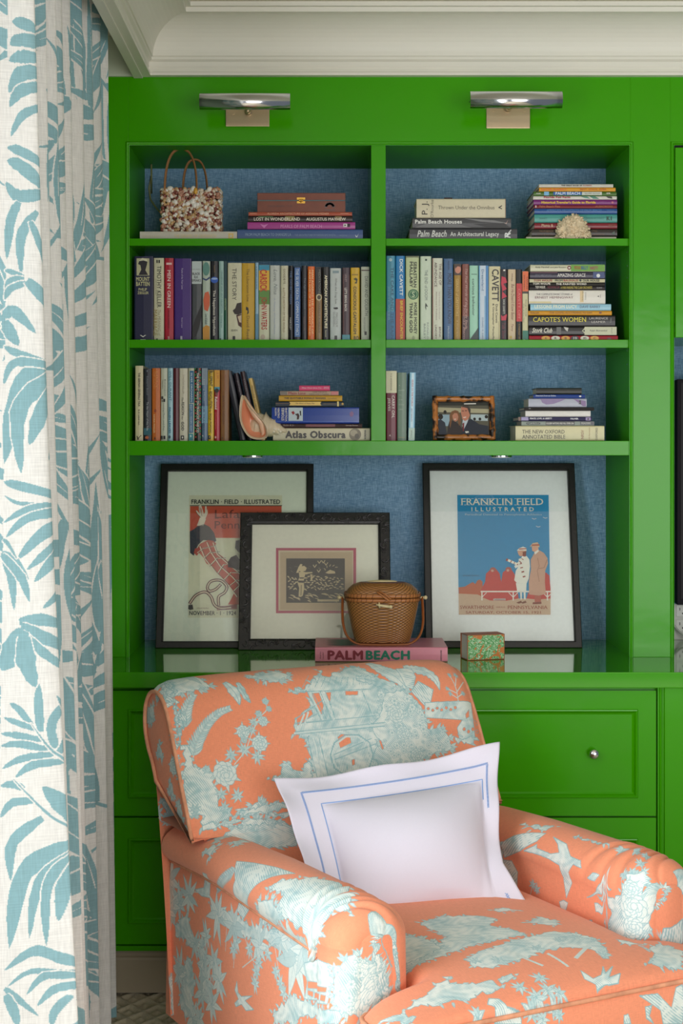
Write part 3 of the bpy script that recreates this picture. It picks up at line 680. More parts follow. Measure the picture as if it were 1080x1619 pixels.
g = 'books in the tall stack on the middle shelf, right bay'
stack('px', [], g, Z2, D)
def ST(c, rows, group, zb, dist, dep0=None):
    # close the gaps: every book reaches down to the next one's top
    rr = []
    for i, r in enumerate(rows):
        r = list(r)
        if i + 1 < len(rows): r[3] = rows[i + 1][2]
        rr.append(tuple(r))
    return stack(c, rr, group, zb, dist, dep0)
ST(4, [
 (250, 857, 145, 203, (206, 204, 176), 'book with cream left and green right spine, topmost of the stack on the middle shelf', [('b', 580, 855, 146, 200, (104, 158, 50), 1), H('Andy Marshall', 290, 402, 160, 178, (60, 56, 50)), H('and Jake Russert', 412, 540, 162, 178, (90, 84, 76)), ('d', 566, 172, 16, 16, (120, 30, 30), 3), ('d', 566, 172, 9, 6, WH, 4), H('PSYCHO', 608, 660, 158, 186, (180, 60, 30), 0.02), H('BILLY', 664, 718, 158, 186, (40, 90, 150), 0.02), H('NASTY', 736, 800, 160, 188, (170, 50, 90), 0.02)]),
 (247, 857, 203, 260, (42, 36, 60), 'dark purple book lettered Amazing Grace', [H('ERIC METAXAS', 290, 420, 225, 243, (110, 110, 130)), H('AMAZING GRACE', 470, 698, 218, 246, (226, 222, 216), 0.01), ('b', 760, 853, 206, 256, (50, 70, 120), 1), ('d', 802, 236, 15, 15, (216, 220, 220), 3), B(206, 214, (90, 40, 60), 250, 470)]),
 (243, 857, 261, 291, (208, 202, 168), 'thin cream book lettered in red and black From Bauhaus to Our House', [H('TOM WOLFE', 278, 428, 266, 284, (150, 44, 40), 0.02), H('FROM', 450, 512, 266, 284, (50, 50, 46), 0.02), H('BAUHAUS', 520, 640, 266, 284, (150, 44, 40), 0.02), ('d', 657, 275, 9, 9, (30, 30, 30), 3), H('OUR HOUSE', 676, 812, 266, 286, (50, 50, 46), 0.02)]),
 (243, 857, 291, 318, (26, 24, 26), 'thin black book lettered The Painted Word', [H('TOM WOLFE', 270, 412, 294, 310, (226, 220, 206), 0.03), H('THE PAINTED WORD', 458, 706, 296, 312, (226, 220, 206), 0.03)]),
 (243, 857, 318, 350, (34, 28, 34), 'thin black book with white, red and yellow words under The Painted Word', [H('TOM WOLFE', 290, 370, 320, 340, (220, 214, 200), 0.03), H('HOOKING UP', 390, 486, 320, 340, (120, 30, 50), 0.02), H('A MAN MAKING THE CLAN ORCHARDS', 496, 752, 322, 344, (180, 164, 60), 0.02), H('PICADOR', 790, 834, 330, 340, (180, 180, 180))]),
 (238, 860, 352, 460, (222, 218, 208), 'thick white book in the stack with small grey and red capitals', [H('THE COMPLETE SHORT STORIES of', 298, 592, 380, 394, (90, 84, 96)), H('ERNEST HEMINGWAY', 288, 598, 404, 422, (110, 50, 60)), ('b', 654, 682, 358, 452, (220, 196, 150), 1), U('The Finca Vigia', 670, 682, 362, 440, (120, 110, 90)), U('Foreword', 692, 704, 372, 430, (150, 150, 150)), ('p', [(794, 404), (806, 398), (808, 410)], BK), U('SCRIBNER', 816, 822, 390, 416, (120, 120, 120)), B(446, 458, (214, 200, 150), 242, 420)]),
 (250, 907, 465, 518, (150, 198, 218), 'light blue book lettered Lessons from Lucy', [H('LESSONS FROM LUCY', 284, 630, 474, 502, (240, 240, 214), 0.02), H('DAVE BARRY', 652, 820, 478, 500, (108, 124, 150), 0.01)]),
 (233, 913, 520, 555, (214, 152, 44), 'amber book under the light blue one', [H('WALLER', 248, 322, 532, 546, (120, 76, 20)), H('THE GOSPEL ACCORDING TO SAM', 404, 750, 530, 545, (130, 84, 30)), ('p', [(808, 530), (830, 530), (828, 544), (810, 544)], (110, 50, 20))]),
 (235, 940, 558, 642, (26, 24, 28), "black book with large yellow capitals and white author lines", [H("CAPOTE'S WOMEN", 272, 702, 572, 612, (216, 200, 50), 0.01), H('LAURENCE', 728, 880, 574, 592, (196, 190, 184)), H('LEAMER', 748, 860, 604, 620, (196, 190, 184)), U('Tilden', 898, 910, 580, 620, (150, 150, 150))]),
 (240, 953, 650, 722, (34, 32, 32), 'half black, half cream book with white script near the foot of its stack', [H('Stork Club', 264, 428, 660, 700, (226, 222, 206), 0.02, 0.35), ('b', 690, 951, 652, 718, (196, 196, 166), 1), ('p', [(670, 684), (690, 660), (696, 684), (690, 706)], (196, 196, 166), 4), ('d', 686, 684, 6, 9, BK, 5), H('Ralph Blumenthal', 734, 874, 676, 692, (70, 70, 60)), ('p', [(520, 652), (560, 660), (552, 690), (534, 676)], (190, 188, 180), 3), B(654, 714, (90, 90, 88), 462, 500), U('LITTLE', 908, 916, 660, 706, (90, 90, 80))]),
 (240, 962, 722, 763, (172, 34, 54), 'red book with a row of yellow and white discs, bottom of the stack', [('d', 375, 744, 36, 18, (222, 160, 40), 3), ('d', 455, 744, 36, 18, (220, 216, 196), 3), ('d', 536, 744, 36, 18, (222, 160, 40), 3), ('d', 612, 744, 32, 18, (20, 20, 24), 3), ('d', 692, 744, 36, 18, (220, 216, 196), 3), ('d', 772, 744, 36, 18, (222, 160, 40), 3), H('A', 366, 384, 734, 754, (120, 60, 20), 0.03), H('R', 446, 464, 734, 754, (90, 30, 30), 0.03), H('B', 528, 546, 734, 754, (120, 60, 20), 0.03), H('10', 600, 628, 734, 754, WH, 0.02), H('85', 680, 706, 734, 754, (90, 30, 30), 0.02), H('C', 762, 782, 734, 754, (120, 60, 20), 0.03), ('b', 876, 906, 740, 754, (90, 20, 30), 3)]),
], g, Z2, D + 0.05)

g = 'books standing on the lower shelf, left bay'
R3L = [
 (5, 121, 188, 94, (212, 202, 166), 'cream book lettered The German Generals Talk, first in the lower row', [T('THE GERMAN GENERALS TALK', 147, 164, 150, 425, (60, 52, 40), 0.03), T('B. H. Liddell Hart', 147, 160, 450, 576, (60, 52, 40), 0.02), ('p', [(136, 692), (170, 655), (174, 658), (142, 692)], (60, 50, 40)), ('p', [(134, 664), (142, 664), (152, 694), (144, 694)], (60, 50, 40))]),
 (5, 190, 256, 118, (40, 42, 52), 'charcoal book with a teal and orange foot', [B(600, 655, (40, 96, 110)), ('d', 218, 676, 15, 12, (190, 96, 50), 3), T('Edward Bond', 214, 228, 180, 330, (130, 140, 150)), T('To the Heart of the Nile', 214, 230, 388, 620, (190, 196, 200)), ('p', [(216, 128), (226, 136), (216, 146)], (140, 150, 160))]),
 (5, 257, 326, 113, (196, 104, 36), 'orange brown book with faint lettering', [T('LILLY', 290, 308, 140, 280, (220, 150, 80)), T('OF GOD', 270, 286, 140, 280, (220, 150, 80)), T('NORA MAILER', 270, 284, 490, 640, (240, 210, 160)), ('d', 286, 460, 9, 14, (150, 66, 30)), ('p', [(274, 690), (284, 668), (292, 690)], (90, 50, 20))]),
 (5, 329, 386, 113, (190, 196, 176), 'pale book with black square logos', [('b', 336, 350, 342, 366, BK, 3), ('b', 352, 366, 362, 388, BK, 3), ('b', 338, 350, 372, 388, (110, 110, 100), 3), T('Eminent', 360, 372, 205, 340, (90, 90, 80)), T('Victorians', 342, 352, 205, 280, (90, 90, 80)), T('Losing Mum and Pup', 346, 362, 400, 620, (100, 110, 110)), ('b', 332, 346, 662, 690, BK, 3), ('b', 352, 368, 662, 690, BK, 3)]),
 (5, 387, 431, 113, (152, 194, 206), 'light blue book with teal capitals in the lower row', [T('WILL DURANT', 398, 418, 135, 378, (60, 116, 140)), T('FALLEN LEAVES', 396, 412, 432, 640, (20, 96, 140), 0.03), ('d', 402, 672, 9, 13, (30, 66, 90))]),
 (5, 431, 479, 113, (86, 26, 38), 'plain dark maroon book', []),
 (5, 480, 551, 114, (206, 202, 182), 'pale cream book lettered The Reason for God', [T('TIMOTHY KELLER', 508, 522, 165, 322, (160, 150, 130)), T('The', 500, 514, 350, 385, (60, 56, 50), 0, 0.2), T('REASON', 500, 522, 390, 494, (40, 38, 40), 0.01), T('for', 500, 512, 505, 535, (60, 56, 50), 0, 0.2), T('GOD', 498, 520, 548, 620, (40, 38, 40), 0.02), ('b', 494, 520, 660, 692, BK, 3), ('b', 502, 512, 668, 684, WH, 4)]),
 (5, 553, 604, 113, (186, 190, 164), 'cream bordered book with two blue panels', [B(135, 395, (26, 98, 140), 566, 599), B(402, 638, (62, 110, 150), 562, 595), B(645, 700, (50, 140, 156), 558, 594), T('SILVER ORCHARDS', 574, 588, 150, 388, (206, 220, 226), 0.02), T('EIGHT TO HIDDEN HEART', 570, 584, 410, 630, (190, 206, 216), 0.02), ('d', 574, 664, 6, 10, (200, 220, 220), 3)]),
 (5, 605, 661, 112, (22, 34, 26), 'black book with a checkered edge of green and red', [T('THE ROBERT HAAS ON FRANCES ONE CO.', 622, 640, 150, 640, (210, 214, 200), 0.03)] +
   [('b', 607 + (k % 2) * 4, 616 + (k % 2) * 4, 114 + k * 24, 126 + k * 24, ((200, 60, 40) if k % 2 else (30, 140, 60)), 2) for k in range(24)] +
   [('b', 644 + (k % 2) * 4, 654 + (k % 2) * 4, 114 + k * 24, 126 + k * 24, ((30, 140, 60) if k % 2 else (200, 60, 40)), 2) for k in range(24)]),
 (5, 662, 713, 112, (92, 118, 148), 'cloudy grey blue book', [B(114, 250, (130, 146, 160)), B(420, 560, (120, 160, 186)), T('Losing Mum', 674, 690, 205, 380, (180, 196, 206)), T('OUR TRAVELS', 672, 688, 400, 620, (60, 80, 110)), ('p', [(664, 655), (676, 660), (674, 674)], WH)]),
 (5, 714, 764, 128, (222, 186, 26), 'yellow book lettered Blueprint for Revolution', [T('BLUEPRINT', 724, 752, 140, 262, (40, 34, 16), 0.02), T('for', 728, 744, 272, 292, (40, 34, 16)), T('REVOLUTION', 722, 750, 302, 440, (40, 34, 16), 0.02), T('by SRDJA POPOVIC', 720, 744, 450, 642, (40, 34, 16), 0.01), ('d', 726, 674, 13, 16, BK, 3), ('p', [(722, 670), (732, 664), (730, 682)], (222, 186, 26), 4), B(128, 145, (150, 120, 30))]),
 (5, 765, 812, 128, (176, 34, 52), 'red book with an orange top lettered Rebound', [B(129, 266, (214, 156, 50)), B(266, 290, (70, 150, 170)), ('d', 786, 296, 17, 18, (26, 22, 22), 3), ('d', 784, 324, 12, 14, (130, 70, 60), 3), T('Rebound', 770, 790, 346, 448, (236, 224, 216), 0.03), T('My Time with Russell Fox', 770, 782, 470, 610, (220, 130, 120)), T('J H', 784, 802, 150, 196, (190, 90, 40)), ('d', 776, 674, 7, 10, (220, 170, 160), 3)]),
 (5, 814, 886, 128, (132, 88, 44), 'plain brown book with faint lettering, last upright in the lower row', [T('DAVID NIVEN', 832, 850, 340, 566, (100, 60, 34)), T('Go Slowly', 838, 868, 165, 300, (156, 96, 60), 0, 0.3), ('p', [(822, 684), (832, 668), (838, 686)], (90, 50, 30))]),
]
for c, a, b, y, col, lab, de in R3L: book(c, a, b, y, 703, col, lab, g, de, zbase=Z3)
# four books that lean to the left against the upright row
g = 'books leaning behind the conch shell'
A_ = math.radians(-12)
for (xb, w_, L_, col, lab, de) in (
    (0.0, 0.020, 0.205, (30, 30, 44), 'leaning black book nearest the upright row', []),
    (0.024, 0.014, 0.200, (36, 24, 36), 'leaning plum black book with small grey lettering', ['JUNG: SYMBOLS']),
    (0.044, 0.014, 0.205, (46, 26, 34), 'leaning dark maroon book between two neighbours behind the conch', ['COLLECTED TALES']),
    (0.064, 0.012, 0.185, (206, 176, 104), 'leaning thin tan book, rightmost behind the conch', ['PENGUINS AT MIDNIGHT'])):
    x = PX(379.5, D + 0.09) + xb + 0.0
    X0 = 520 + x / (D + 0.06) * F; X1 = 520 + (x + w_) / (D + 0.06) * F
    y0 = 700 + (HC - Z3 - L_) / (D + 0.06) * F
    y1 = 700 + (HC - Z3) / (D + 0.06) * F
    dl = [('t', de[0], -90, X0 + (X1 - X0) * 0.3, X0 + (X1 - X0) * 0.72, y0 + 12, y0 + 62, (120, 110, 120) if col[0] < 100 else (110, 80, 40), 0.0, 0.0)] if de else []
    t = book('px', X0, X1, y0, y1, col, lab, g, dl, dist=D + 0.06, dep=0.13)
    t.rotation_euler = (0, A_, 0)
    t.location = (t.location.x + w_ * 0.0, t.location.y, Z3 + math.sin(-A_) * w_ / 2 + 0.0003)

g = 'books in the mixed stack beside the conch shell'
ST(6, [
 (427, 677, 253, 297, (216, 70, 120), 'small hot pink book on top of the stack by the conch', [H('What I Know about You', 448, 606, 267, 280, (250, 200, 214)), H('SMITH', 628, 668, 266, 280, (240, 180, 200), 0.02)], {'dep': 0.075}),
 (273, 748, 298, 334, (186, 160, 140), 'marbled beige book lettered in red below the pink one', [H('Main Line', 340, 480, 306, 328, (150, 50, 60), 0.02), H('WINE FOR BOYS', 536, 652, 304, 314, (70, 60, 60)), H('DRINKS AND A FUNERAL', 508, 670, 320, 330, (90, 80, 70)), ('b', 276, 330, 302, 330, (120, 110, 100), 1), ('b', 686, 744, 302, 330, (190, 110, 110), 1)], {'dep': 0.11}),
 (262, 778, 335, 381, (196, 152, 38), 'gold book with dark capitals below the marbled beige one', [H('THE QUOTABLE RONALD REAGAN', 306, 642, 350, 368, (60, 44, 20), 0.03), H('Hannaford', 660, 730, 352, 366, (140, 104, 30))], {'dep': 0.13}),
 (235, 790, 383, 424, (28, 44, 60), 'dark teal book with a yellow ribbon label', [('p', [(346, 386), (608, 386), (598, 401), (608, 417), (346, 417), (356, 401)], (222, 186, 90), 2), H('The Book of Party Play', 398, 554, 394, 408, (110, 80, 30), 0.01, 0.2), ('b', 236, 346, 398, 403, (110, 80, 60), 2), ('b', 622, 730, 402, 406, (110, 80, 60), 2), ('b', 736, 750, 384, 424, (216, 196, 120), 2), ('d', 780, 404, 9, 9, (190, 150, 50), 2)], {'dep': 0.14}),
 (205, 915, 430, 563, (26, 62, 150), 'thick glossy blue book with a white square picture on its spine', [U('MARTIN', 230, 244, 436, 500, WH, 0.02), U('CHILDREN', 252, 268, 436, 520, WH, 0.02), U('STORIES', 284, 306, 436, 540, WH, 0.02), U('VOLUME', 314, 330, 434, 546, WH, 0.02), ('b', 340, 457, 434, 542, (190, 206, 214), 1), ('p', [(362, 470), (382, 462), (392, 480), (378, 494)], (150, 40, 40), 3), ('p', [(392, 488), (420, 480), (430, 500), (424, 530), (408, 532), (410, 502)], (70, 44, 40), 3), ('p', [(430, 462), (442, 460), (444, 500), (436, 500)], (40, 40, 40), 3), ('b', 208, 912, 544, 550, (60, 96, 180), 1), ('p', [(836, 478), (856, 462), (872, 480), (862, 508), (842, 506)], (96, 40, 110), 3)], {'rough': 0.15}),
 (235, 940, 565, 598, (52, 26, 32), 'thin dark brown book between the glossy blue and the large cream ones', [H('Bobbi & Jo', 300, 384, 570, 588, (170, 150, 140)), H('George Rowan', 806, 904, 574, 586, (210, 190, 180)), ('b', 480, 720, 570, 590, (110, 40, 50), 1)]),
 (215, 1003, 600, 702, (206, 198, 170), 'large cream book with big black title and grey disc, bottom of the stack', [H('Atlas Obscura', 314, 806, 622, 682, (52, 48, 44), 0.045), ('d', 882, 651, 49, 49, (120, 110, 90), 2), ('d', 872, 640, 30, 26, (166, 156, 132), 3), ('d', 896, 664, 18, 20, (90, 82, 66), 4), U('WORKMAN', 956, 972, 616, 690, BK, 0.03)]),
], g, Z3, D + 0.05)

g = 'books standing on the lower shelf, right bay'
R3R = [
 (7, 55, 149, 88, (104, 22, 44), 'cream over maroon book against the divider on the lower shelf', [B(89, 276, (208, 204, 172)), T('P. G. WODEHOUSE', 94, 106, 112, 254, (90, 76, 60)), T('CARRY ON,', 102, 130, 298, 488, (220, 206, 200), 0.01), T('JEEVES', 68, 94, 318, 430, (220, 206, 200), 0.01), ('p', [(80, 640), (92, 626), (98, 646), (88, 642)], (200, 170, 170))]),
 (7, 151, 232, 103, (100, 126, 108), 'sage green book with small stacked white lettering', [H('A', 166, 174, 208, 216, WH), H('GUIDE', 164, 214, 250, 258, (180, 196, 180)), H('TO', 170, 186, 290, 298, (180, 196, 180)), H('THE', 164, 196, 330, 338, (180, 196, 180)), H('GOOD', 164, 212, 370, 380, (180, 196, 180)), H('LIFE', 164, 196, 412, 420, (180, 196, 180)), B(652, 656, (150, 140, 90), 160, 215), B(104, 680, (150, 176, 160), 224, 228)]),
]
for c, a, b, y, col, lab, de in R3R: book(c, a, b, y, 683, col, lab, g, de, zbase=Z3)
t = book(7, 236, 291, 103, 683, (150, 202, 230), 'pale blue and white book leaning slightly beside the sage green one', g,
     [B(575, 680, (176, 200, 190)), B(110, 570, (196, 222, 236), 252, 274, 1), T('GUIDE TO THE WORLD', 256, 268, 165, 390, (180, 70, 90), 0.01), T('BEST NIGHTS', 254, 266, 410, 520, (130, 130, 160)), T('SMALL', 256, 266, 595, 660, (90, 90, 80))], zbase=Z3)
t.rotation_euler = (0, math.radians(1.2), 0); t.location.z += 0.0005; t.location.x += 0.0035

g = 'books in the stack above the annotated bible'
ST(8, [
 (300, 668, 222, 273, (24, 30, 28), 'small black notebook on top of the stack at the right', [], {'dep': 0.11}),
 (275, 695, 275, 305, (30, 64, 140), 'thin blue book below the black notebook', [H('Americans from an Online', 292, 456, 279, 292, (206, 216, 230), 0.01), ('d', 655, 291, 10, 6, WH, 3)], {'dep': 0.12}),
 (235, 708, 308, 380, (170, 174, 190), 'lilac grey book with a purple wave on the spine', [('p', [(330, 310), (540, 310), (500, 330), (440, 352), (380, 358), (348, 344)], (126, 104, 150), 2), ('p', [(600, 312), (700, 330), (702, 372), (680, 372)], (120, 90, 140), 2), ('p', [(642, 328), (662, 322), (660, 340), (664, 358), (640, 352), (652, 342)], (30, 28, 36), 3)], {'dep': 0.14}),
 (200, 768, 380, 407, (30, 28, 32), 'thin black book over the white page edges', [('b', 236, 254, 388, 394, (110, 110, 110), 1)], {'dep': 0.15}),
 (210, 740, 407, 458, (222, 220, 216), 'white book with blank pale spine', [], {'dep': 0.15}),
 (150, 750, 458, 491, (44, 42, 84), 'navy book lettered Peace, Love, & Liberty', [H('PEACE, LOVE, & LIBERTY', 246, 426, 464, 480, (220, 220, 226), 0.04), H('PALMER', 576, 640, 467, 480, (220, 220, 226), 0.04), ('b', 176, 234, 460, 488, (150, 140, 184), 1), ('b', 700, 740, 462, 488, (140, 120, 170), 1), ('b', 152, 172, 460, 490, (110, 80, 60), 1), ('d', 720, 476, 8, 8, (40, 30, 40), 3)], {'dep': 0.15}),
 (178, 770, 492, 528, (150, 160, 154), 'grey patterned book with a black pill label', [('b', 230, 316, 502, 520, (30, 30, 34), 2), ('d', 230, 511, 14, 9, (30, 30, 34), 2), ('d', 316, 511, 14, 9, (30, 30, 34), 2), H('WILLIAM BUCKLEY', 222, 324, 505, 517, (180, 190, 180), 0.02), ('b', 374, 610, 496, 524, (40, 40, 44), 1), H('GOLDEN NATIONS AND MILL CREEK ERA', 378, 604, 504, 518, (210, 210, 200), 0.03), ('b', 656, 768, 496, 524, (70, 72, 80), 1), H('READERS', 664, 740, 502, 518, (190, 190, 180), 0.02)], {'dep': 0.15}),
 (130, 852, 530, 656, (212, 204, 160), 'thick cream annotated bible at the bottom of its stack', [H('THE NEW OXFORD', 184, 528, 564, 596, (62, 56, 44)), H('ANNOTATED BIBLE', 184, 534, 606, 638, (62, 56, 44)), U('NRSV', 662, 684, 566, 640, (150, 90, 70)), U('with Apocrypha', 724, 736, 546, 650, (170, 130, 90)), U('OXFORD', 780, 796, 548, 650, (60, 54, 44))], {'dep': 0.17}),
], g, Z3, D + 0.05)

g = 'books lying on the top shelf'
book('A', 160, 950, 748, 805, (206, 200, 186), 'long white book lying under the shell handbag', g, [H('Assouline edition', 180, 322, 768, 790, (214, 206, 176)), H('THE GIRAFFES OF GREENWICH', 440, 780, 770, 790, (220, 196, 140)), ('b', 880, 922, 762, 798, (222, 190, 120), 2), ('d', 900, 780, 9, 10, (200, 196, 180), 3)], stand=False, dist=D + 0.045, zbase=Z1, dep=0.20)
ST('B', [
 (108, 877, 258, 287, (176, 84, 62), 'thin brick pink book directly under the wooden box', [H('FLORIDA ARCHITECTURE OF ADDISON MIZNER', 250, 706, 265, 279, (226, 170, 140), 0.02), ('b', 120, 170, 268, 272, (210, 150, 120), 1), ('b', 790, 850, 268, 272, (210, 150, 120), 1)]),
 (105, 880, 287, 332, (36, 22, 24), 'dark book lettered Lost in Wonderland', [('b', 180, 290, 290, 300, (60, 96, 50), 1), ('b', 380, 450, 290, 326, (130, 120, 60), 1), ('b', 750, 800, 290, 322, (120, 100, 50), 1), H('LOST IN WONDERLAND', 148, 490, 300, 324, (226, 220, 206), 0.02), H('AUGUSTUS MAYHEW', 536, 830, 301, 324, (226, 220, 206), 0.02)]),
 (100, 900, 332, 385, (164, 58, 140), 'magenta book lettered Pearls of Palm Beach', [H('PEARLS OF PALM BEACH', 346, 652, 354, 378, (216, 140, 200), 0.01), ('p', [(194, 348), (224, 356), (254, 348), (236, 366), (224, 380), (210, 366)], (206, 120, 190), 3), ('b', 812, 840, 346, 370, (220, 216, 216), 3), ('b', 842, 862, 346, 370, (40, 20, 40), 3), ('p', [(820, 350), (834, 358), (820, 366)], BK, 4)], {'rough': 0.2}),
 (25, 957, 387, 454, (56, 86, 140), 'wide blue book at the bottom of the stack under the wooden box', [H('FROM PALM BEACH TO SHANGRI LA', 84, 424, 412, 430, (150, 176, 206)), H('THE ARCHITECTURE OF MARION SIMS WYETH', 450, 752, 418, 430, (130, 156, 190)), H('RIZZOLI', 786, 840, 422, 430, (130, 156, 190)), ('p', [(900, 420), (912, 434), (928, 410), (914, 438), (904, 436)], (214, 220, 230), 3)]),
], 'books in the stack under the wooden box', Z1, D + 0.045)
ST('C', [
 (155, 915, 183, 345, (208, 200, 172), 'thick cream book lettered Thrown Under the Omnibus', [U('P. J.', 200, 264, 208, 320, (50, 48, 44), 0.0), U("O'Rourke", 274, 300, 194, 346, (130, 124, 108)), H('Thrown Under the Omnibus', 340, 820, 244, 276, (118, 112, 98)), ('p', [(850, 260), (884, 240), (884, 248), (866, 261), (884, 268), (884, 276)], (40, 40, 38), 3), ('b', 912, 916, 184, 344, (150, 110, 80), 1)], {'dep': 0.16}),
 (120, 962, 348, 436, (70, 70, 74), 'grey photographic book lettered Palm Beach Houses', [('p', [(140, 430), (260, 390), (500, 400), (620, 430)], (110, 110, 112), 1), ('p', [(560, 352), (820, 370), (960, 400), (700, 380)], (120, 120, 122), 1), ('p', [(640, 400), (900, 392), (955, 430), (760, 430)], (44, 44, 48), 2), H('Palm Beach Houses', 142, 542, 364, 398, (226, 226, 222), 0.03), ('p', [(906, 388), (918, 396), (936, 366), (920, 402)], (216, 180, 170), 3)]),
 (95, 1015, 438, 518, (60, 60, 66), 'dark grey book lettered Palm Beach, An Architectural Legacy', [H('Palm Beach', 160, 412, 452, 498, (216, 216, 212), 0.02, 0.3), H('An Architectural Legacy', 442, 858, 462, 502, (216, 216, 212), 0.02), U('R', 906, 958, 466, 506, (230, 230, 230), 0.02, 0.2), ('p', [(904, 500), (960, 446), (964, 452), (912, 506)], (220, 220, 220), 3)]),
], 'books in the stack lettered Palm Beach Houses', Z1, D + 0.045)
ST('E', [
 (270, 873, 107, 135, (206, 204, 194), 'thin pale grey book, topmost of the tall stack behind the coral', [H('THE GREAT BOOK OF', 450, 620, 115, 126, (60, 56, 56), 0.04), H('FLORIDA', 628, 698, 115, 126, (160, 90, 90), 0.03)], {'dep': 0.15}),
 (270, 892, 135, 168, (218, 154, 36), 'amber yellow book lettered Best. State. Ever.', [H('DAVE BARRY', 288, 496, 144, 160, (226, 110, 60), 0.02), H('BEST. STATE. EVER.', 604, 820, 144, 158, (190, 90, 30), 0.02)], {'dep': 0.15}),
 (225, 900, 168, 205, (70, 110, 40), 'green and blue book lettered Palm Beach in white, above the florida facts', [('b', 385, 615, 172, 198, (40, 96, 170), 1), H('PALM BEACH', 402, 602, 172, 196, (210, 224, 236), 0.03), ('b', 310, 350, 170, 200, (120, 180, 220), 1), ('b', 618, 780, 172, 198, (200, 206, 196), 1), H('SECOND EDITION', 640, 764, 179, 190, (110, 120, 110)), H('MODE', 246, 282, 180, 190, WH, 0.03), H('GPB', 816, 848, 178, 190, WH, 0.04)], {'dep': 0.16}),
 (222, 902, 205, 234, (216, 212, 204), 'thin white book lettered Florida Fun Facts', [H('Florida Fun Facts', 308, 524, 206, 224, (170, 30, 60), 0.04), ('p', [(610, 208), (660, 210), (690, 228), (640, 222)], (90, 150, 130), 2), ('p', [(680, 208), (720, 206), (760, 228), (710, 228)], (70, 130, 110), 2), ('p', [(814, 208), (860, 210), (866, 228), (830, 222)], (60, 60, 50), 2)], {'dep': 0.16}),
 (225, 905, 234, 278, (120, 38, 116), "purple book lettered Historical Traveler's Guide to Florida", [H("Historical Traveler's Guide to Florida", 288, 730, 246, 268, (230, 190, 60), 0.05), ('d', 866, 258, 10, 9, (190, 110, 130), 3), H('WINTER', 752, 820, 252, 264, (160, 90, 160))]),
 (228, 903, 278, 305, (130, 36, 46), 'thin brick red book lettered Palm Beach Past', [H('Palm Beach Past', 272, 440, 282, 298, (206, 130, 80)), H('ALBATROSS', 726, 866, 283, 297, (196, 120, 80)), ('b', 240, 247, 282, 300, WH, 3)]),
 (232, 905, 305, 352, (34, 82, 146), 'blue book between the brick red and the teal ones', [H('AMERICAN ARCHITECTS OF PALM BEACH', 330, 776, 314, 330, (70, 130, 190), 0.01), H('TRENTON', 820, 880, 318, 332, (70, 130, 190))]),
 (232, 905, 352, 422, (66, 150, 142), 'thick teal book half hidden by the coral', [H('SIDNEY', 270, 336, 380, 394, (50, 120, 116)), H('DOUGLAS STREET', 650, 800, 378, 394, (50, 120, 116)), H('K1', 818, 860, 370, 404, (20, 70, 60), 0.05)]),
 (232, 905, 422, 472, (128, 28, 42), 'dark red book beginning with Plants, behind the coral', [H('Plants &', 290, 384, 434, 456, (210, 180, 150), 0.01), H('BIRDS', 836, 890, 432, 458, (150, 80, 60))]),
 (210, 905, 472, 535, (46, 36, 32), 'dark brown book near the bottom behind the coral', [H('PALM BEACH', 274, 386, 484, 500, (120, 84, 50)), H('STYLE', 700, 742, 484, 500, (120, 84, 50)), H('The Estates', 254, 384, 514, 526, (110, 76, 46)), ('b', 700, 800, 516, 520, (110, 76, 46), 1), ('p', [(856, 508), (884, 492), (884, 522)], (80, 100, 90), 3)]),
 (165, 898, 535, 549, (206, 206, 186), 'very thin cream booklet at the bottom behind the coral', []),
], 'books in the tall stack behind the coral', Z1, D + 0.055)

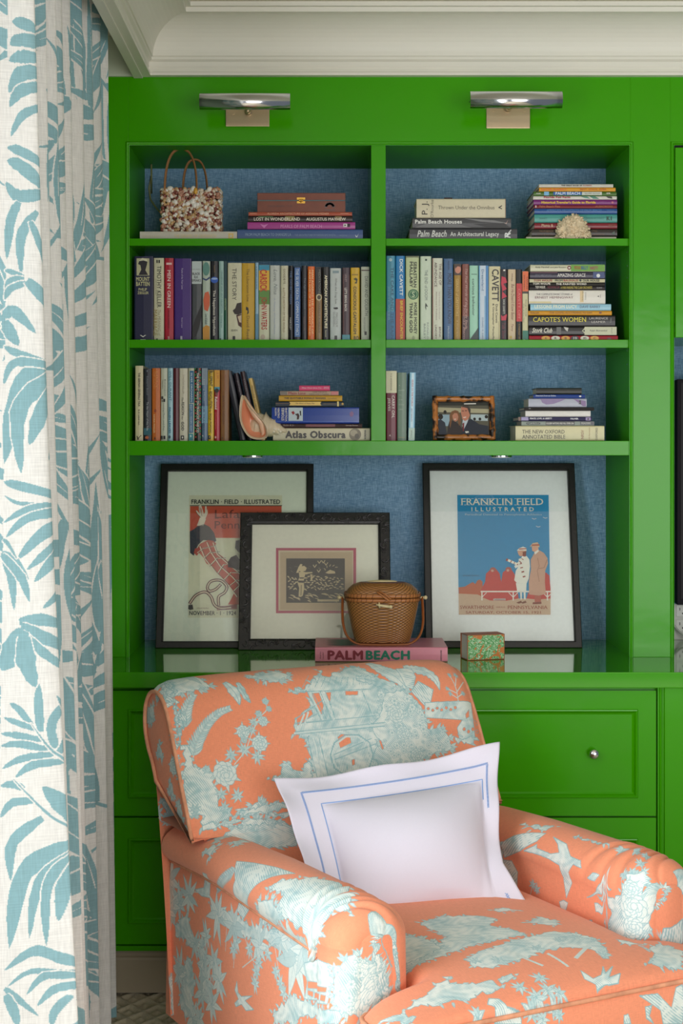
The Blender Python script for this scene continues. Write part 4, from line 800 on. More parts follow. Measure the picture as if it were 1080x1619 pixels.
# ---------------------------------------------------------------- picture lights
def picture_light(x0p, x1p, yt, yb, px0, px1, pyt, pyb, label, armx):
    d = D - 0.13
    t = thing('picture_light', label, 'lamp', group='chrome picture lights over the bookcase')
    x0, x1 = PX(x0p, d), PX(x1p, d)
    r = (PZ(yt, d) - PZ(yb, d)) / 2 * 1.02
    zc = (PZ(yt, d) + PZ(yb, d)) / 2
    yc = -0.13
    n = 24; v = []; f = []
    angs = [math.radians(-35 + 250 * i / n) for i in range(n + 1)]   # open towards the shelves below
    for rr in (r, r - 0.0015):
        for x in (x0, x1):
            for a in angs: v.append((x, yc - rr * math.cos(a - math.radians(35)) , zc + rr * math.sin(a - math.radians(35)) ))
    m = n + 1
    for i in range(n):
        f.append((i, i + 1, m + i + 1, m + i)); f.append((2 * m + i, 3 * m + i, 3 * m + i + 1, 2 * m + i + 1))
        f.append((i, 2 * m + i, 2 * m + i + 1, i + 1)); f.append((m + i, m + i + 1, 3 * m + i + 1, 3 * m + i))
    mesh('lamp_shade', v, f, CHROME, t, True)
    for x, s in ((x0, 1), (x1, -1)):
        MB().add([(x, yc, zc)] + [(x, yc - (r - 0.001) * math.cos(a - math.radians(35)), zc + (r - 0.001) * math.sin(a - math.radians(35))) for a in angs], [(0, i + 1, i + 2) for i in range(n)]).build('end_cap', CHROME, t)
    MB().cyl((x0 + 0.03, yc + 0.004, zc - 0.004), (x1 - 0.03, yc + 0.004, zc - 0.004), 0.009, n=12).build('tube_bulb', mat('frosted_glass', (236, 234, 226), 0.3), t, True)
    pl = box('mounting_plate', PX(px0, D - 0.006), PX(px1, D - 0.006), -0.009, -0.0005, PZ(pyb, D - 0.006), PZ(pyt - 9, D - 0.006), NICKEL, t, 0.0015)
    for k in (0.17, 0.86):
        xs = PX(px0 + (px1 - px0) * k, D); MB().cyl((xs, -0.0108, PZ(pyt + 4, D)), (xs, -0.009, PZ(pyt + 4, D)), 0.005, n=12).build('screw', NICKEL, pl)
    xa = PX(armx, D)
    arm = MB().tube([(xa, -0.009, PZ(pyt + 2, D)), (xa, -0.035, PZ(pyt + 4, D)), (xa, -0.075, PZ(pyt - 3, D)), (xa, yc + 0.01, zc - r * 0.4)], 0.0055, 10)
    arm.cyl((xa, -0.009, PZ(pyt + 2, D)), (xa, -0.016, PZ(pyt + 2, D)), 0.011, n=16)
    arm.ball((xa, -0.045, PZ(pyt + 4, D)), 0.009)
    arm.build('arm', NICKEL, t, True)
    rebase(t, (xa, 0, PZ(pyb, D)))
picture_light(316, 459, 148, 175, 357, 426, 176, 200, 'chrome picture light on the top rail over the left bay', 393)
picture_light(743, 888, 145, 173, 769, 838, 171, 203, 'chrome picture light on the top rail over the right bay', 802)

# ---------------------------------------------------------------- wooden box on the top shelf
WOOD = mat('walnut_veneer', (122, 62, 44), 0.35, noise=0.22, scale=40)
dB = D + 0.055
wb = thing('wooden_box', 'brown wooden box with a brass clasp on top of four lying books', 'box')
x0, x1 = PX(406.8, dB), PX(546.2, dB); zb = PZ(334.9, dB - 0.01); zt = PZ(305, dB); zs = PZ(317, dB); y0 = dB - D
box('base', x0, x1, y0, y0 + 0.17, zb, zs - 0.0012, WOOD, wb, 0.0012)
box('seam_band', x0 + 0.001, x1 - 0.001, y0 + 0.001, y0 + 0.169, zs - 0.0012, zs + 0.0012, cmat((70, 110, 120)), wb, 0)
box('lid', x0, x1, y0, y0 + 0.17, zs + 0.0012, zt, WOOD, wb, 0.0015)
xc = PX(476, dB)
BRASS = mat('brass', (214, 170, 84), 0.25, metal=1.0)
MB().box(xc - 0.012, xc + 0.012, y0 - 0.002, y0, zs + 0.002, zs + 0.0085).box(xc - 0.012, xc + 0.012, y0 - 0.002, y0, zs - 0.0085, zs - 0.002).cyl((xc - 0.006, y0 - 0.004, zs), (xc + 0.006, y0 - 0.004, zs), 0.0035).ball((xc, y0 - 0.006, zs - 0.003), 0.003).build('clasp', BRASS, wb, bevel=0.0005)
fl = Flat((0, y0 - 0.0003, 0), (1, 0, 0), (0, 0, 1))
def fx(c, X): return PX(cpx(c, X, 0)[0], dB)
def fz(c, Y): return PZ(cpx(c, 0, Y)[1], dB)
fl.text('GREENBRIER 1778', fx('B', 246), fx('B', 432), fz('B', 222), fz('B', 210), (86, 60, 60), 1)
for i in range(9):
    a = math.radians(20 * i + 10)
    fl.disc(fx('B', 711) + math.cos(a) * 0.011, fz('B', 222) + math.sin(a) * 0.010, 0.0042, 0.0042, (100, 82, 84), 1)
fl.rect(fx('B', 672), fx('B', 750), fz('B', 246), fz('B', 240), (100, 82, 84), 1)
fl.build(wb, 'printed_crest')
rebase(wb, ((x0 + x1) / 2, y0 + 0.08, zb))
# a dark little box behind the omnibus
xq = PX(630 + 420 / 5.4, D + 0.15)
zq = PZ(314, D + 0.045)
rb = MB().box(xq - 0.013, xq + 0.012, 0.115, 0.145, zq + 0.0002, zq + 0.014).build('matchbox', cmat((60, 18, 20)), None, bevel=0.002)
tag(rb, 'tiny dark red box lying on the back of the Omnibus book', 'box')

# ---------------------------------------------------------------- shell covered handbag
rnd = random.Random(5)
dH = D + 0.13
hb = thing('shell_handbag', 'handbag crusted with small seashells with two tan hoop handles on the top shelf', 'handbag')
hx0, hx1 = PX(258, dH), PX(348, dH)
hzb = PZ(365.6, D + 0.045) + 0.0002; hzt = PZ(303, dH)
hy0, hy1 = 0.085, 0.185
body = MB()
ns = 26
ring = []
hcx, hcy = (hx0 + hx1) / 2, (hy0 + hy1) / 2
def sup(a, rx, ry, e=0.5):
    c, s = math.cos(a), math.sin(a)
    return (hcx + rx * math.copysign(abs(c) ** e, c), hcy + ry * math.copysign(abs(s) ** e, s))
v, f = [], []
for i, (z, k) in enumerate(((hzb, 0.97), (hzb + 0.02, 1.0), (hzt - 0.02, 0.98), (hzt, 0.95))):
    for j in range(ns):
        x, y = sup(2 * math.pi * j / ns, (hx1 - hx0) / 2 * k - 0.004, (hy1 - hy0) / 2 * k - 0.004)
        v.append((x, y, z))
for i in range(3):
    for j in range(ns): f.append((i * ns + j, i * ns + (j + 1) % ns, (i + 1) * ns + (j + 1) % ns, (i + 1) * ns + j))
f.append(tuple(range(ns))[::-1]); f.append(tuple(3 * ns + j for j in range(ns)))
mesh('bag_body', v, f, mat('bag_straw', (96, 66, 50), 0.8, noise=0.3, scale=80), hb, False)
cols = [((210, 198, 178), 300), ((178, 128, 106), 200), ((120, 60, 50), 200), ((186, 150, 104), 160), ((232, 228, 220), 120)]
for col, cnt in cols:
    m = MB()
    for _ in range(cnt):
        if rnd.random() < 0.75: x, y = rnd.uniform(hx0 + 0.002, hx1 - 0.002), hy0 + 0.001
        else: x, y = rnd.choice((hx0, hx1)), rnd.uniform(hy0 + 0.004, hy1)
        z = rnd.uniform(hzb + 0.004, hzt + 0.002)
        r = rnd.uniform(0.0028, 0.0065) * (1.3 if col[0] > 215 and rnd.random() < 0.3 else 1)
        R_ = Matrix.Rotation(rnd.uniform(0, 3.14), 3, 'Y') @ Matrix.Rotation(rnd.uniform(-0.5, 0.5), 3, 'X')
        m.ball((x, y, z), (r * 1.35, r * 0.75, r), 7, 4, R_)
    o = m.build('shell_crust', mat('shell_%d_%d' % (col[0], col[1]), col, 0.35, noise=0.2, scale=400), hb, True)
    o['kind'] = 'stuff'
HANDLE = mat('plaited_handle', (150, 104, 60), 0.6, noise=0.3, scale=300, bump=0.6, bscale=500)
def handle(xa, xb, ztop, y, ybot):
    c = (xa + xb) / 2; pts = []
    for i in range(25):
        t = math.pi * i / 24
        pts.append((c - (xb - xa) / 2 * math.copysign(abs(math.cos(t)) ** 0.8, math.cos(t)), y + (ybot - y) * (1 - math.sin(t)), hzt - 0.012 + (ztop - hzt + 0.012) * math.sin(t) ** 0.8))
    return MB().tube(pts, 0.0045, 8, flat=0.55).build('handle', HANDLE, hb, True)
handle(PX(263, dH), PX(313, dH), PZ(239, dH), hy0 + 0.012, hy0)
handle(PX(287, dH), PX(326, dH), PZ(249, dH), hy1 - 0.02, hy1 - 0.01)
MB().ball((PX(311.5, dH), hy0 - 0.004, PZ(306, dH)), (0.006, 0.004, 0.010), 12, 8).build('toggle', mat('amber_shell', (214, 160, 60), 0.3), hb, True)
rebase(hb, (hcx, hcy, hzb))
# cord which hangs from the head of the bay behind the bag
pts = [(PX(241 - 0.2, 4.9), 0.33, ZO), (PX(241, 4.9), 0.33, ZO - 0.09), (PX(240, 4.9), 0.33, PZ(280, 4.9)), (PX(237, 4.9), 0.33, PZ(300, 4.9)), (PX(240, 4.9), 0.32, PZ(318, 4.9)), (PX(250, 4.9), 0.3, PZ(333, 4.9)), (PX(262, 4.9), 0.29, PZ(347, 4.9)), (PX(268, 4.9), 0.28, Z1 + 0.003)]
tag(MB().tube(pts, 0.0028, 8).build('lamp_cord', mat('cord_plastic', (150, 150, 104), 0.5), None, True), 'thin cord hanging down behind the shell handbag', 'cord')

# ---------------------------------------------------------------- coral
rnd = random.Random(9)
dC = D + 0.03
co = MB()
ccx, ccz = PX(906.5, dC), Z1
knobs = []
Rx, Rz = (PX(936, dC) - PX(877, dC)) / 2, PZ(337, dC) - Z1
for i in range(150):
    th = rnd.uniform(0, 2 * math.pi); ph = math.acos(rnd.uniform(0.0, 1))
    dx, dy, dz = math.sin(ph) * math.cos(th), math.sin(ph) * math.sin(th), math.cos(ph)
    k = rnd.uniform(0.82, 1.0)
    p = Vector((ccx + dx * (Rx - 0.008) * k, 0.043 + dy * 0.034 * k, ccz + 0.007 + dz * (Rz - 0.014) * k))
    r = rnd.uniform(0.0045, 0.0075)
    co.ball(p, (r, r, r * 0.9), 8, 5)
    for q in range(4):
        u = Vector((rnd.gauss(0, 1), rnd.gauss(0, 1), rnd.gauss(0, 1))).normalized() + Vector((dx, dy, dz)) * 0.8
        u.normalize()
        co.tube([p, p + u * r * 1.7], lambda t, r=r: r * (0.55 - 0.25 * t), 5)
co.ball((ccx, 0.043, ccz + 0.024), (Rx * 0.8, 0.03, Rz * 0.62), 16, 10)
for q in co.v: pass
co.v = [(a, b, max(c, Z1 + 0.0003)) for a, b, c in co.v]
cor = co.build('coral', mat('bleached_coral', (222, 204, 172), 0.7, noise=0.12, scale=120), None, True)
tag(cor, 'knobbly cream coral head in front of the tall book stack', 'coral')

# ---------------------------------------------------------------- conch shell
dS = D + 0.03
cs = thing('conch_shell', 'pink lipped cream conch shell in front of the leaning books', 'shell')
SHELL = mat('conch_outside', (216, 200, 172), 0.35, noise=0.28, scale=55)
SHELLIN = mat('conch_inside', (226, 150, 116), 0.22, noise=0.12, scale=20)
def S5(X, Y, off=0.0):
    p = cpx(5, X, Y); return Vector((PX(p[0], dS), off, PZ(p[1], dS)))
yS = dS - D
# flared lip: outline in crop 5 pixels; a shallow leaf shaped bowl
outl = [(990, 312), (975, 380), (966, 470), (972, 540), (992, 600), (1022, 650), (1060, 690), (1120, 700), (1180, 698), (1215, 670), (1205, 610), (1185, 560), (1150, 520), (1110, 480), (1080, 445), (1050, 405), (1020, 350)]
inner = (1085, 590)
v, f = [], []
nr = 9; no = len(outl)
for k in range(nr):
    t = k / (nr - 1)
    for (X, Y) in outl:
        q = S5(inner[0] + (X - inner[0]) * (1 - t), inner[1] + (Y - inner[1]) * (1 - t))
        depth = 0.032 * math.sin(min(1, t * 1.15) * math.pi / 2)
        lift = -0.010 * math.exp(-(t / 0.12) ** 2)
        q.y = yS + depth + lift - 0.02
        v.append(q)
for k in range(nr - 1):
    for j in range(no): f.append((k * no + j, (k + 1) * no + j, (k + 1) * no + (j + 1) % no, k * no + (j + 1) % no))
idx = [0 if k < 1 else 1 for k in range(nr - 1) for j in range(no)]
lip = mesh('lip', v, f, [SHELL, SHELLIN], cs, True, idx=idx)
md = lip.modifiers.new('s', 'SOLIDIFY'); md.thickness = 0.003; md.offset = -1; md.material_offset = 0
md = lip.modifiers.new('d', 'SUBSURF'); md.levels = 1; md.render_levels = 1
# folded inner lip (columella)
MB().tube([S5(1010, 340, yS - 0.012), S5(1050, 420, yS - 0.016), S5(1100, 500, yS - 0.018), S5(1150, 560, yS - 0.014), S5(1165, 640, yS - 0.006), S5(1150, 690, yS)], lambda t: 0.003 + 0.006 * math.sin(math.pi * t), 10).build('inner_lip', mat('conch_rim', (232, 190, 160), 0.25), cs, True)
# body whorl and spire: rings swept along an axis that points to the right
m = MB(); nseg = 44; nring = 18
ax0, ax1 = S5(1050, 560, yS + 0.035), S5(1362, 628, yS + 0.022)
axd = (ax1 - ax0); L = axd.length; axd.normalize()
e1 = Vector((0, 0, 1)) - axd * axd.z; e1.normalize(); e2 = axd.cross(e1)
v, f = [], []
for i in range(nseg):
    t = i / (nseg - 1)
    R0 = 0.036 * (1 - t) ** 0.85 * (0.55 + 1.35 * min(1, t * 3)) if t < 0.33 else 0.036 * (1 - t) ** 0.85 * 1.9 / 1.35
    R0 = 0.001 + min(R0, 0.034)
    step = 1 + 0.16 * (abs(((t * 5.2) % 1) - 0.5) * 2 - 0.5) * (1 if t > 0.3 else 0.3)
    for j in range(nring):
        a = 2 * math.pi * j / nring
        spike = 1 + (0.30 * max(0, math.cos(5 * a + i * 0.4)) ** 6 if (i % 6 == 3 and t > 0.2) else 0)
        r = R0 * step * spike
        q = ax0 + axd * (t * L) + e1 * math.cos(a) * r + e2 * math.sin(a) * r
        v.append((q.x, q.y, max(q.z, Z3 + 0.0005)))
for i in range(nseg - 1):
    for j in range(nring): f.append((i * nring + j, i * nring + (j + 1) % nring, (i + 1) * nring + (j + 1) % nring, (i + 1) * nring + j))
sp = mesh('spire', v, f, SHELL, cs, True)
kb = MB()
for i in range(26):
    t = 0.3 + 0.65 * rnd.random(); a = rnd.uniform(-1.6, 2.2) + math.pi
    r = 0.030 * (1 - t) ** 0.8 + 0.004
    q = ax0 + axd * (t * L) + e1 * math.cos(a) * r + e2 * math.sin(a) * r
    if q.z > Z3 + 0.006: kb.ball(q, (0.006, 0.005, 0.005), 8, 5)
kb.build('shoulder_knobs', mat('conch_knob', (226, 216, 196), 0.4, noise=0.15, scale=90), cs, True)
rebase(cs, (S5(1150, 0).x, yS, Z3))

# ---------------------------------------------------------------- bamboo photo frame
def plane_from(pl, pr, dbot, dtop, zbot, ztop):
    """leaning plane through two depths; right and up unit vectors"""
    o = Vector(((PX(pl, dbot) + PX(pr, dbot)) / 2, dbot - D, zbot))
    up_ = Vector((0, dtop - dbot, ztop - zbot))
    return o, Vector((1, 0, 0)), up_.normalized(), up_.length
pf = thing('framed_photograph', 'small bamboo frame with a photograph of two people on the lower shelf', 'picture frame')
db, dt_ = D + 0.10, D + 0.135
o_, u_, w_, hl = plane_from(684, 784, db, dt_, Z3 + 0.002, PZ(627, dt_))
fp = Flat(o_, u_, w_)
BAM = mat('burnt_bamboo', (176, 104, 48), 0.28, coat=0.3)
nt = BAM.node_tree; tc = nt.nodes.new('ShaderNodeTexCoord'); nz = nt.nodes.new('ShaderNodeTexNoise'); nz.inputs['Scale'].default_value = 45; nz.inputs['Detail'].default_value = 2
cr = nt.nodes.new('ShaderNodeValToRGB'); cr.color_ramp.elements[0].position = 0.40; cr.color_ramp.elements[0].color = (*lin((34, 18, 12)), 1); cr.color_ramp.elements[1].position = 0.54; cr.color_ramp.elements[1].color = (*lin((186, 116, 56)), 1)
nt.links.new(tc.outputs['Object'], nz.inputs['Vector']); nt.links.new(nz.outputs['Fac'], cr.inputs[0]); nt.links.new(cr.outputs[0], nt.nodes['Principled BSDF'].inputs['Base Color'])
def L2(fr, a, b, n=0.0): return fr.o + fr.u * a + fr.w * b + fr.n * n
hw = (PX(784, db) - PX(684, db)) / 2 - 0.009
for (a, b) in (((-hw, 0.008), (hw, 0.008)), ((-hw, hl - 0.008), (hw, hl - 0.008)), ((-hw, 0.0), (-hw, hl)), ((hw, 0.0), (hw, hl))):
    pts = []; N = 22
    for i in range(N + 1):
        t = i / N; pts.append(L2(fp, a[0] + (b[0] - a[0]) * t, a[1] + (b[1] - a[1]) * t, 0.002))
    nodes_ = (0.22, 0.5, 0.8)
    MB().tube(pts, lambda t: 0.0085 + 0.0022 * max(math.exp(-((t - q) / 0.03) ** 2) for q in nodes_), 10).build('bamboo_rail', BAM, pf, True)
MB().add([L2(fp, -hw, 0.004, -0.004), L2(fp, hw, 0.004, -0.004), L2(fp, hw, hl - 0.004, -0.004), L2(fp, -hw, hl - 0.004, -0.004), L2(fp, -hw, 0.004, -0.010), L2(fp, hw, 0.004, -0.010), L2(fp, hw, hl - 0.004, -0.010), L2(fp, -hw, hl - 0.004, -0.010)],
         [(0, 1, 2, 3), (7, 6, 5, 4), (0, 4, 5, 1), (1, 5, 6, 2), (2, 6, 7, 3), (3, 7, 4, 0)]).build('backing', cmat((40, 36, 34)), pf)
MB().add([L2(fp, -0.03, 0.09, -0.010), L2(fp, 0.03, 0.09, -0.010), L2(fp, 0.03, 0.0, -0.06), L2(fp, -0.03, 0.0, -0.06)], [(0, 1, 2, 3)]).build('easel_back', cmat((40, 36, 34)), pf)
ph = Flat(L2(fp, 0, 0, -0.0036), u_, w_)
def PP(c, pts, fr): return [fr.hit(*cpx(c, X, Y)) for X, Y in pts]
def ppoly(fr, c, pts, col, lift): fr.poly(PP(c, pts, fr), col, lift)
ppoly(ph, 7, [(490, 350), (935, 350), (935, 648), (490, 648)], (90, 88, 76), 0)
ppoly(ph, 7, [(490, 350), (935, 350), (935, 385), (490, 385)], (44, 46, 42), 1)
ppoly(ph, 7, [(490, 400), (935, 415), (935, 450), (490, 440)], (176, 170, 140), 1)
ppoly(ph, 7, [(500, 462), (600, 462), (600, 560), (500, 560)], (150, 176, 190), 1)
ppoly(ph, 7, [(780, 460), (925, 462), (925, 516), (780, 512)], (180, 196, 200), 1)
for (a, b, r) in ((560, 440, 14), (812, 500, 12), (858, 500, 12), (522, 480, 22), (912, 480, 14)):
    ppoly(ph, 7, [(a + r * math.cos(t * 0.6), b + r * 1.1 * math.sin(t * 0.6)) for t in range(10)][::-1], (30, 28, 30), 2)
ppoly(ph, 7, [(490, 648), (490, 520), (520, 500), (560, 530), (580, 648)], (42, 50, 66), 2)
ppoly(ph, 7, [(575, 648), (585, 560), (600, 510), (650, 520), (690, 560), (715, 600), (720, 648)], (52, 44, 48), 3)
ppoly(ph, 7, [(600, 560), (598, 470), (615, 436), (645, 424), (672, 432), (690, 470), (694, 530), (680, 560), (665, 500), (620, 500), (605, 580)], (124, 84, 56), 4)
ppoly(ph, 7, [(622, 470), (640, 450), (664, 452), (674, 480), (668, 510), (648, 524), (628, 508)], (190, 130, 106), 5)
ppoly(ph, 7, [(700, 648), (706, 570), (740, 520), (780, 498), (830, 530), (850, 545), (930, 560), (930, 648)], (36, 44, 60), 5)
ppoly(ph, 7, [(706, 560), (712, 500), (760, 500), (750, 530), (720, 590)], (190, 200, 210), 6)
ppoly(ph, 7, [(708, 540), (724, 530), (722, 600), (712, 610)], (120, 44, 50), 7)
ppoly(ph, 7, [(696, 450), (696, 400), (716, 388), (752, 390), (772, 420), (772, 470), (756, 505), (730, 518), (706, 500)], (196, 130, 106), 7)
ppoly(ph, 7, [(700, 402), (720, 382), (756, 386), (778, 420), (774, 470), (762, 440), (750, 408), (716, 400)], (70, 60, 56), 8)
ppoly(ph, 7, [(730, 606), (760, 604), (764, 616), (738, 622)], WH, 8)
ppoly(ph, 7, [(722, 366), (824, 364), (824, 374), (722, 376)], (216, 214, 206), 4)
for cxx, cyy in ((712, 432), (738, 430)): ppoly(ph, 7, [(cxx - 9, cyy - 5), (cxx + 9, cyy - 5), (cxx + 8, cyy + 5), (cxx - 8, cyy + 5)], (120, 80, 66), 9)
ppoly(ph, 7, [(712, 486), (742, 480), (738, 490), (718, 494)], (226, 200, 190), 9)
ppoly(ph, 7, [(636, 500), (656, 498), (650, 507), (640, 508)], (226, 206, 196), 9)
ph.build(pf, 'photograph', 0.3)
rebase(pf, (o_.x, o_.y, Z3))

# ---------------------------------------------------------------- framed prints on the worktop
GLASS = bpy.data.materials.new('picture_glass'); GLASS.use_nodes = True
nt = GLASS.node_tree; nt.nodes.clear()
mo = nt.nodes.new('ShaderNodeOutputMaterial'); ms = nt.nodes.new('ShaderNodeMixShader'); tr_ = nt.nodes.new('ShaderNodeBsdfTransparent'); gl = nt.nodes.new('ShaderNodeBsdfGlossy'); fr_ = nt.nodes.new('ShaderNodeFresnel')
gl.inputs['Roughness'].default_value = 0.02; fr_.inputs['IOR'].default_value = 1.55
ad = nt.nodes.new('ShaderNodeMath'); ad.operation = 'MULTIPLY'; ad.inputs[1].default_value = 2.0
nt.links.new(fr_.outputs[0], ad.inputs[0]); nt.links.new(ad.outputs[0], ms.inputs[0]); nt.links.new(tr_.outputs[0], ms.inputs[1]); nt.links.new(gl.outputs[0], ms.inputs[2]); nt.links.new(ms.outputs[0], mo.inputs[0])

def leaning_frame(label, xl, xr, ytop, dbot, dtop, rail, matcol, carved=False):
    t = thing('framed_print', label, 'picture frame', group='framed prints leaning on the worktop')
    dm = dbot
    o, u, w, hl = plane_from(xl, xr, dbot, dtop, ZW + 0.0005, PZ(ytop, dtop))
    W2 = (PX(xr, dbot) - PX(xl, dbot)) / 2
    fr = Flat(o, u, w)
    th = 0.026
    # lift so that the lower back edge does not sink below the worktop
    lift = th * w.y * 0.0
    prof = [(0.0, 0.0 - th), (0.0, -0.002), (0.002, 0.0), (rail * 0.8, 0.0), (rail - 0.002, -0.002), (rail, -0.008), (rail, -th)]
    cs = [(-W2, 0, 1, 1), (W2, 0, -1, 1), (W2, hl, -1, -1), (-W2, hl, 1, -1)]
    v, f = [], []
    for cx, cy, sx, sy in cs:
        for a, b in prof: v.append(L2(fr, cx + sx * a, cy + sy * a, b))
    n = len(prof)
    for i in range(4):
        for j in range(n):
            p_, q_ = i * n + j, ((i + 1) % 4) * n + j
            p2, q2 = i * n + (j + 1) % n, ((i + 1) % 4) * n + (j + 1) % n
            f.append((p_, q_, q2, p2))
    mesh('moulding', v, f, BLACKW, t)
    iw, i0, i1 = W2 - rail, rail, hl - rail
    def quad(name, a0, a1, b0, b1, nn, m_): return MB().add([L2(fr, a0, b0, nn), L2(fr, a1, b0, nn), L2(fr, a1, b1, nn), L2(fr, a0, b1, nn)], [(0, 1, 2, 3)]).build(name, m_, t)
    quad('mat_board', -iw - 0.002, iw + 0.002, i0 - 0.002, i1 + 0.002, -0.0125, cmat(matcol, 0.7))
    quad('glass', -iw, iw, i0, i1, -0.0095, GLASS)
    quad('backing_board', -iw - 0.01, iw + 0.01, i0 - 0.01, i1 + 0.01, -th + 0.002, cmat((120, 96, 70), 0.8))
    art = Flat(L2(fr, 0, 0, -0.0124), u, w)
    rebase(t, o)
    return t, fr, art, W2, hl
f1, fr1, a1, _, _ = leaning_frame('black frame at the left with a poster of a tartan leg and ribbon', 245.5, 495, 733, 4.745 - 0.005, 4.90, 0.0225, (222, 232, 214))
f3, fr3, a3, _, _ = leaning_frame('black frame at the right with a blue football field poster', 673, 921, 732, 4.745, 4.90, 0.0225, (226, 232, 228))
f2, fr2, a2, W2c, hlc = leaning_frame('carved black frame with a black block print, overlapping the frame behind', 376.5, 619, 810, 4.695, 4.83, 0.036, (226, 228, 212), True)

# poster 1
def q1(X, Y): return a1.hit(*cpx('f1', X, Y))
def p1(pts, col, lift): a1.poly([q1(*p) for p in pts], col, lift)
def t1(s, X0, X1, Y0, Y1, col, lift=6, bold=0.0):
    (xa, za), (xb, zb_) = q1(X0, Y1), q1(X1, Y0); a1.text(s, xa, xb, za, zb_, col, lift, 0, bold)
RED1 = (196, 84, 56)
p1([(246, 262), (856, 262), (860, 1066), (238, 1066)], (214, 218, 190), 1)
p1([(252, 334), (852, 330), (852, 545), (250, 540)], RED1, 2)
p1([(250, 328), (856, 328), (856, 333), (250, 333)], (40, 44, 40), 3)
t1('FRANKLIN · FIELD · ILLUSTRATED', 260, 844, 290, 320, (24, 34, 36), 6, 0.02)
t1('Lafayette', 414, 800, 358, 430, (110, 34, 26), 4, 0.0)
t1('Pennsylvania', 412, 850, 432, 498, (110, 34, 26), 4, 0.0)
p1([(414, 410), (440, 410), (440, 416), (414, 416)], (110, 34, 26), 4)
# hand with fingers
SK = (222, 218, 196)
p1([(296, 462), (312, 420), (320, 400), (346, 400), (356, 420), (340, 465)], SK, 5)
for pl_ in ([(320, 404), (300, 384), (288, 364), (296, 362), (312, 380), (330, 396)], [(322, 404), (310, 360), (308, 334), (316, 332), (322, 362), (334, 398)], [(334, 402), (326, 352), (312, 330), (324, 326), (334, 356), (346, 400)], [(338, 400), (350, 372), (350, 334), (360, 334), (362, 372), (350, 404)], [(342, 410), (358, 380), (366, 350), (368, 380), (352, 420)]):
    p1(pl_, SK, 6); 
a1.line([q1(*p) for p in [(288, 364), (300, 386), (322, 410)]], 0.0006, (60, 50, 44), 7)
a1.line([q1(*p) for p in [(310, 340), (318, 366), (330, 398)]], 0.0005, (60, 50, 44), 7)
# dark sleeve
p1([(250, 500), (276, 486), (300, 466), (345, 452), (380, 470), (410, 510), (424, 560), (408, 576), (380, 560), (340, 556), (306, 586), (284, 630), (276, 660), (252, 640)], (52, 50, 64), 5)
# tartan leg
leg = [(300, 610), (320, 580), (370, 556), (404, 562), (424, 580), (410, 600), (430, 640), (468, 668), (500, 700), (530, 740), (576, 770), (640, 830), (640, 960), (560, 960), (520, 990), (470, 1005), (440, 985), (500, 960), (560, 900), (520, 880), (500, 850), (470, 812), (430, 770), (400, 730), (360, 712), (340, 672), (310, 640), (296, 660), (276, 640), (284, 612)]
p1(leg[:14] + [(560, 960), (540, 900), (500, 850), (470, 812), (430, 770), (400, 730), (360, 712), (340, 672), (310, 640), (296, 660), (276, 640), (284, 612)], (184, 76, 54), 6)
p1([(560, 830), (640, 830), (640, 980), (500, 980), (524, 940), (540, 905)], (184, 76, 54), 6)
cream = (226, 222, 196)
tart = [[(316, 598), (350, 680), (420, 770), (500, 850), (560, 930)], [(362, 572), (390, 640), (450, 730), (530, 800), (620, 900)], [(402, 574), (430, 650), (500, 712), (580, 780)], [(300, 640), (340, 612), (410, 596)], [(340, 680), (380, 640), (440, 636)], [(374, 732), (430, 676), (480, 676)], [(430, 780), (470, 720), (520, 710)], [(470, 822), (520, 770), (576, 772)], [(504, 862), (560, 820), (640, 830)], [(530, 900), (580, 850), (640, 870)]]
for L_ in tart:
    a1.line([q1(*p) for p in L_], 0.0014, cream, 7); a1.line([q1(p[0] + 7, p[1] - 2) for p in L_], 0.0006, (30, 40, 36), 8)
p1([(552, 560), (640, 550), (640, 640), (572, 640), (548, 610)], (60, 60, 72), 5)
p1([(500, 700), (520, 670), (556, 654), (572, 680), (640, 690), (640, 760), (576, 756), (530, 740), (500, 735)], (66, 60, 70), 8)
# curling ribbon
def rib(pts, r, col, lift):
    q = [q1(*p) for p in pts]
    # smooth
    out = []
    for i in range(len(q) - 1):
        p0, pa, pb, p3_ = q[max(i - 1, 0)], q[i], q[i + 1], q[min(i + 2, len(q) - 1)]
        for k in range(6):
            t = k / 6
            out.append(tuple(0.5 * ((2 * pa[c]) + (-p0[c] + pb[c]) * t + (2 * p0[c] - 5 * pa[c] + 4 * pb[c] - p3_[c]) * t * t + (-p0[c] + 3 * pa[c] - 3 * pb[c] + p3_[c]) * t ** 3) for c in (0, 1)))
    out.append(q[-1]); a1.line(out, r, col, lift)
ribs = [[(250, 972), (290, 920), (350, 898), (390, 930), (410, 980), (450, 1004), (520, 1000)], [(440, 984), (440, 930), (480, 900), (492, 860), (450, 822), (390, 828), (366, 866), (380, 892), (420, 880), (452, 850)]]
for r_ in ribs:
    rib(r_, 0.0045, (52, 44, 58), 8); rib(r_, 0.0032, (150, 84, 84), 9); rib(r_, 0.0014, cream, 10)
p1([(240, 1008), (242, 984), (268, 980), (274, 1012), (250, 1016)], (30, 24, 26), 9)
p1([(420, 992), (500, 988), (560, 976), (560, 1010), (430, 1018)], (140, 80, 80), 7)
t1('NOVEMBER · 1 · 1924', 246, 554, 1022, 1050, (24, 34, 36), 6, 0.02)
t1('EDWARD PENFIELD', 296, 376, 1000, 1008, (120, 90, 70), 6)
a1.build(f1, 'poster_print', 0.6)

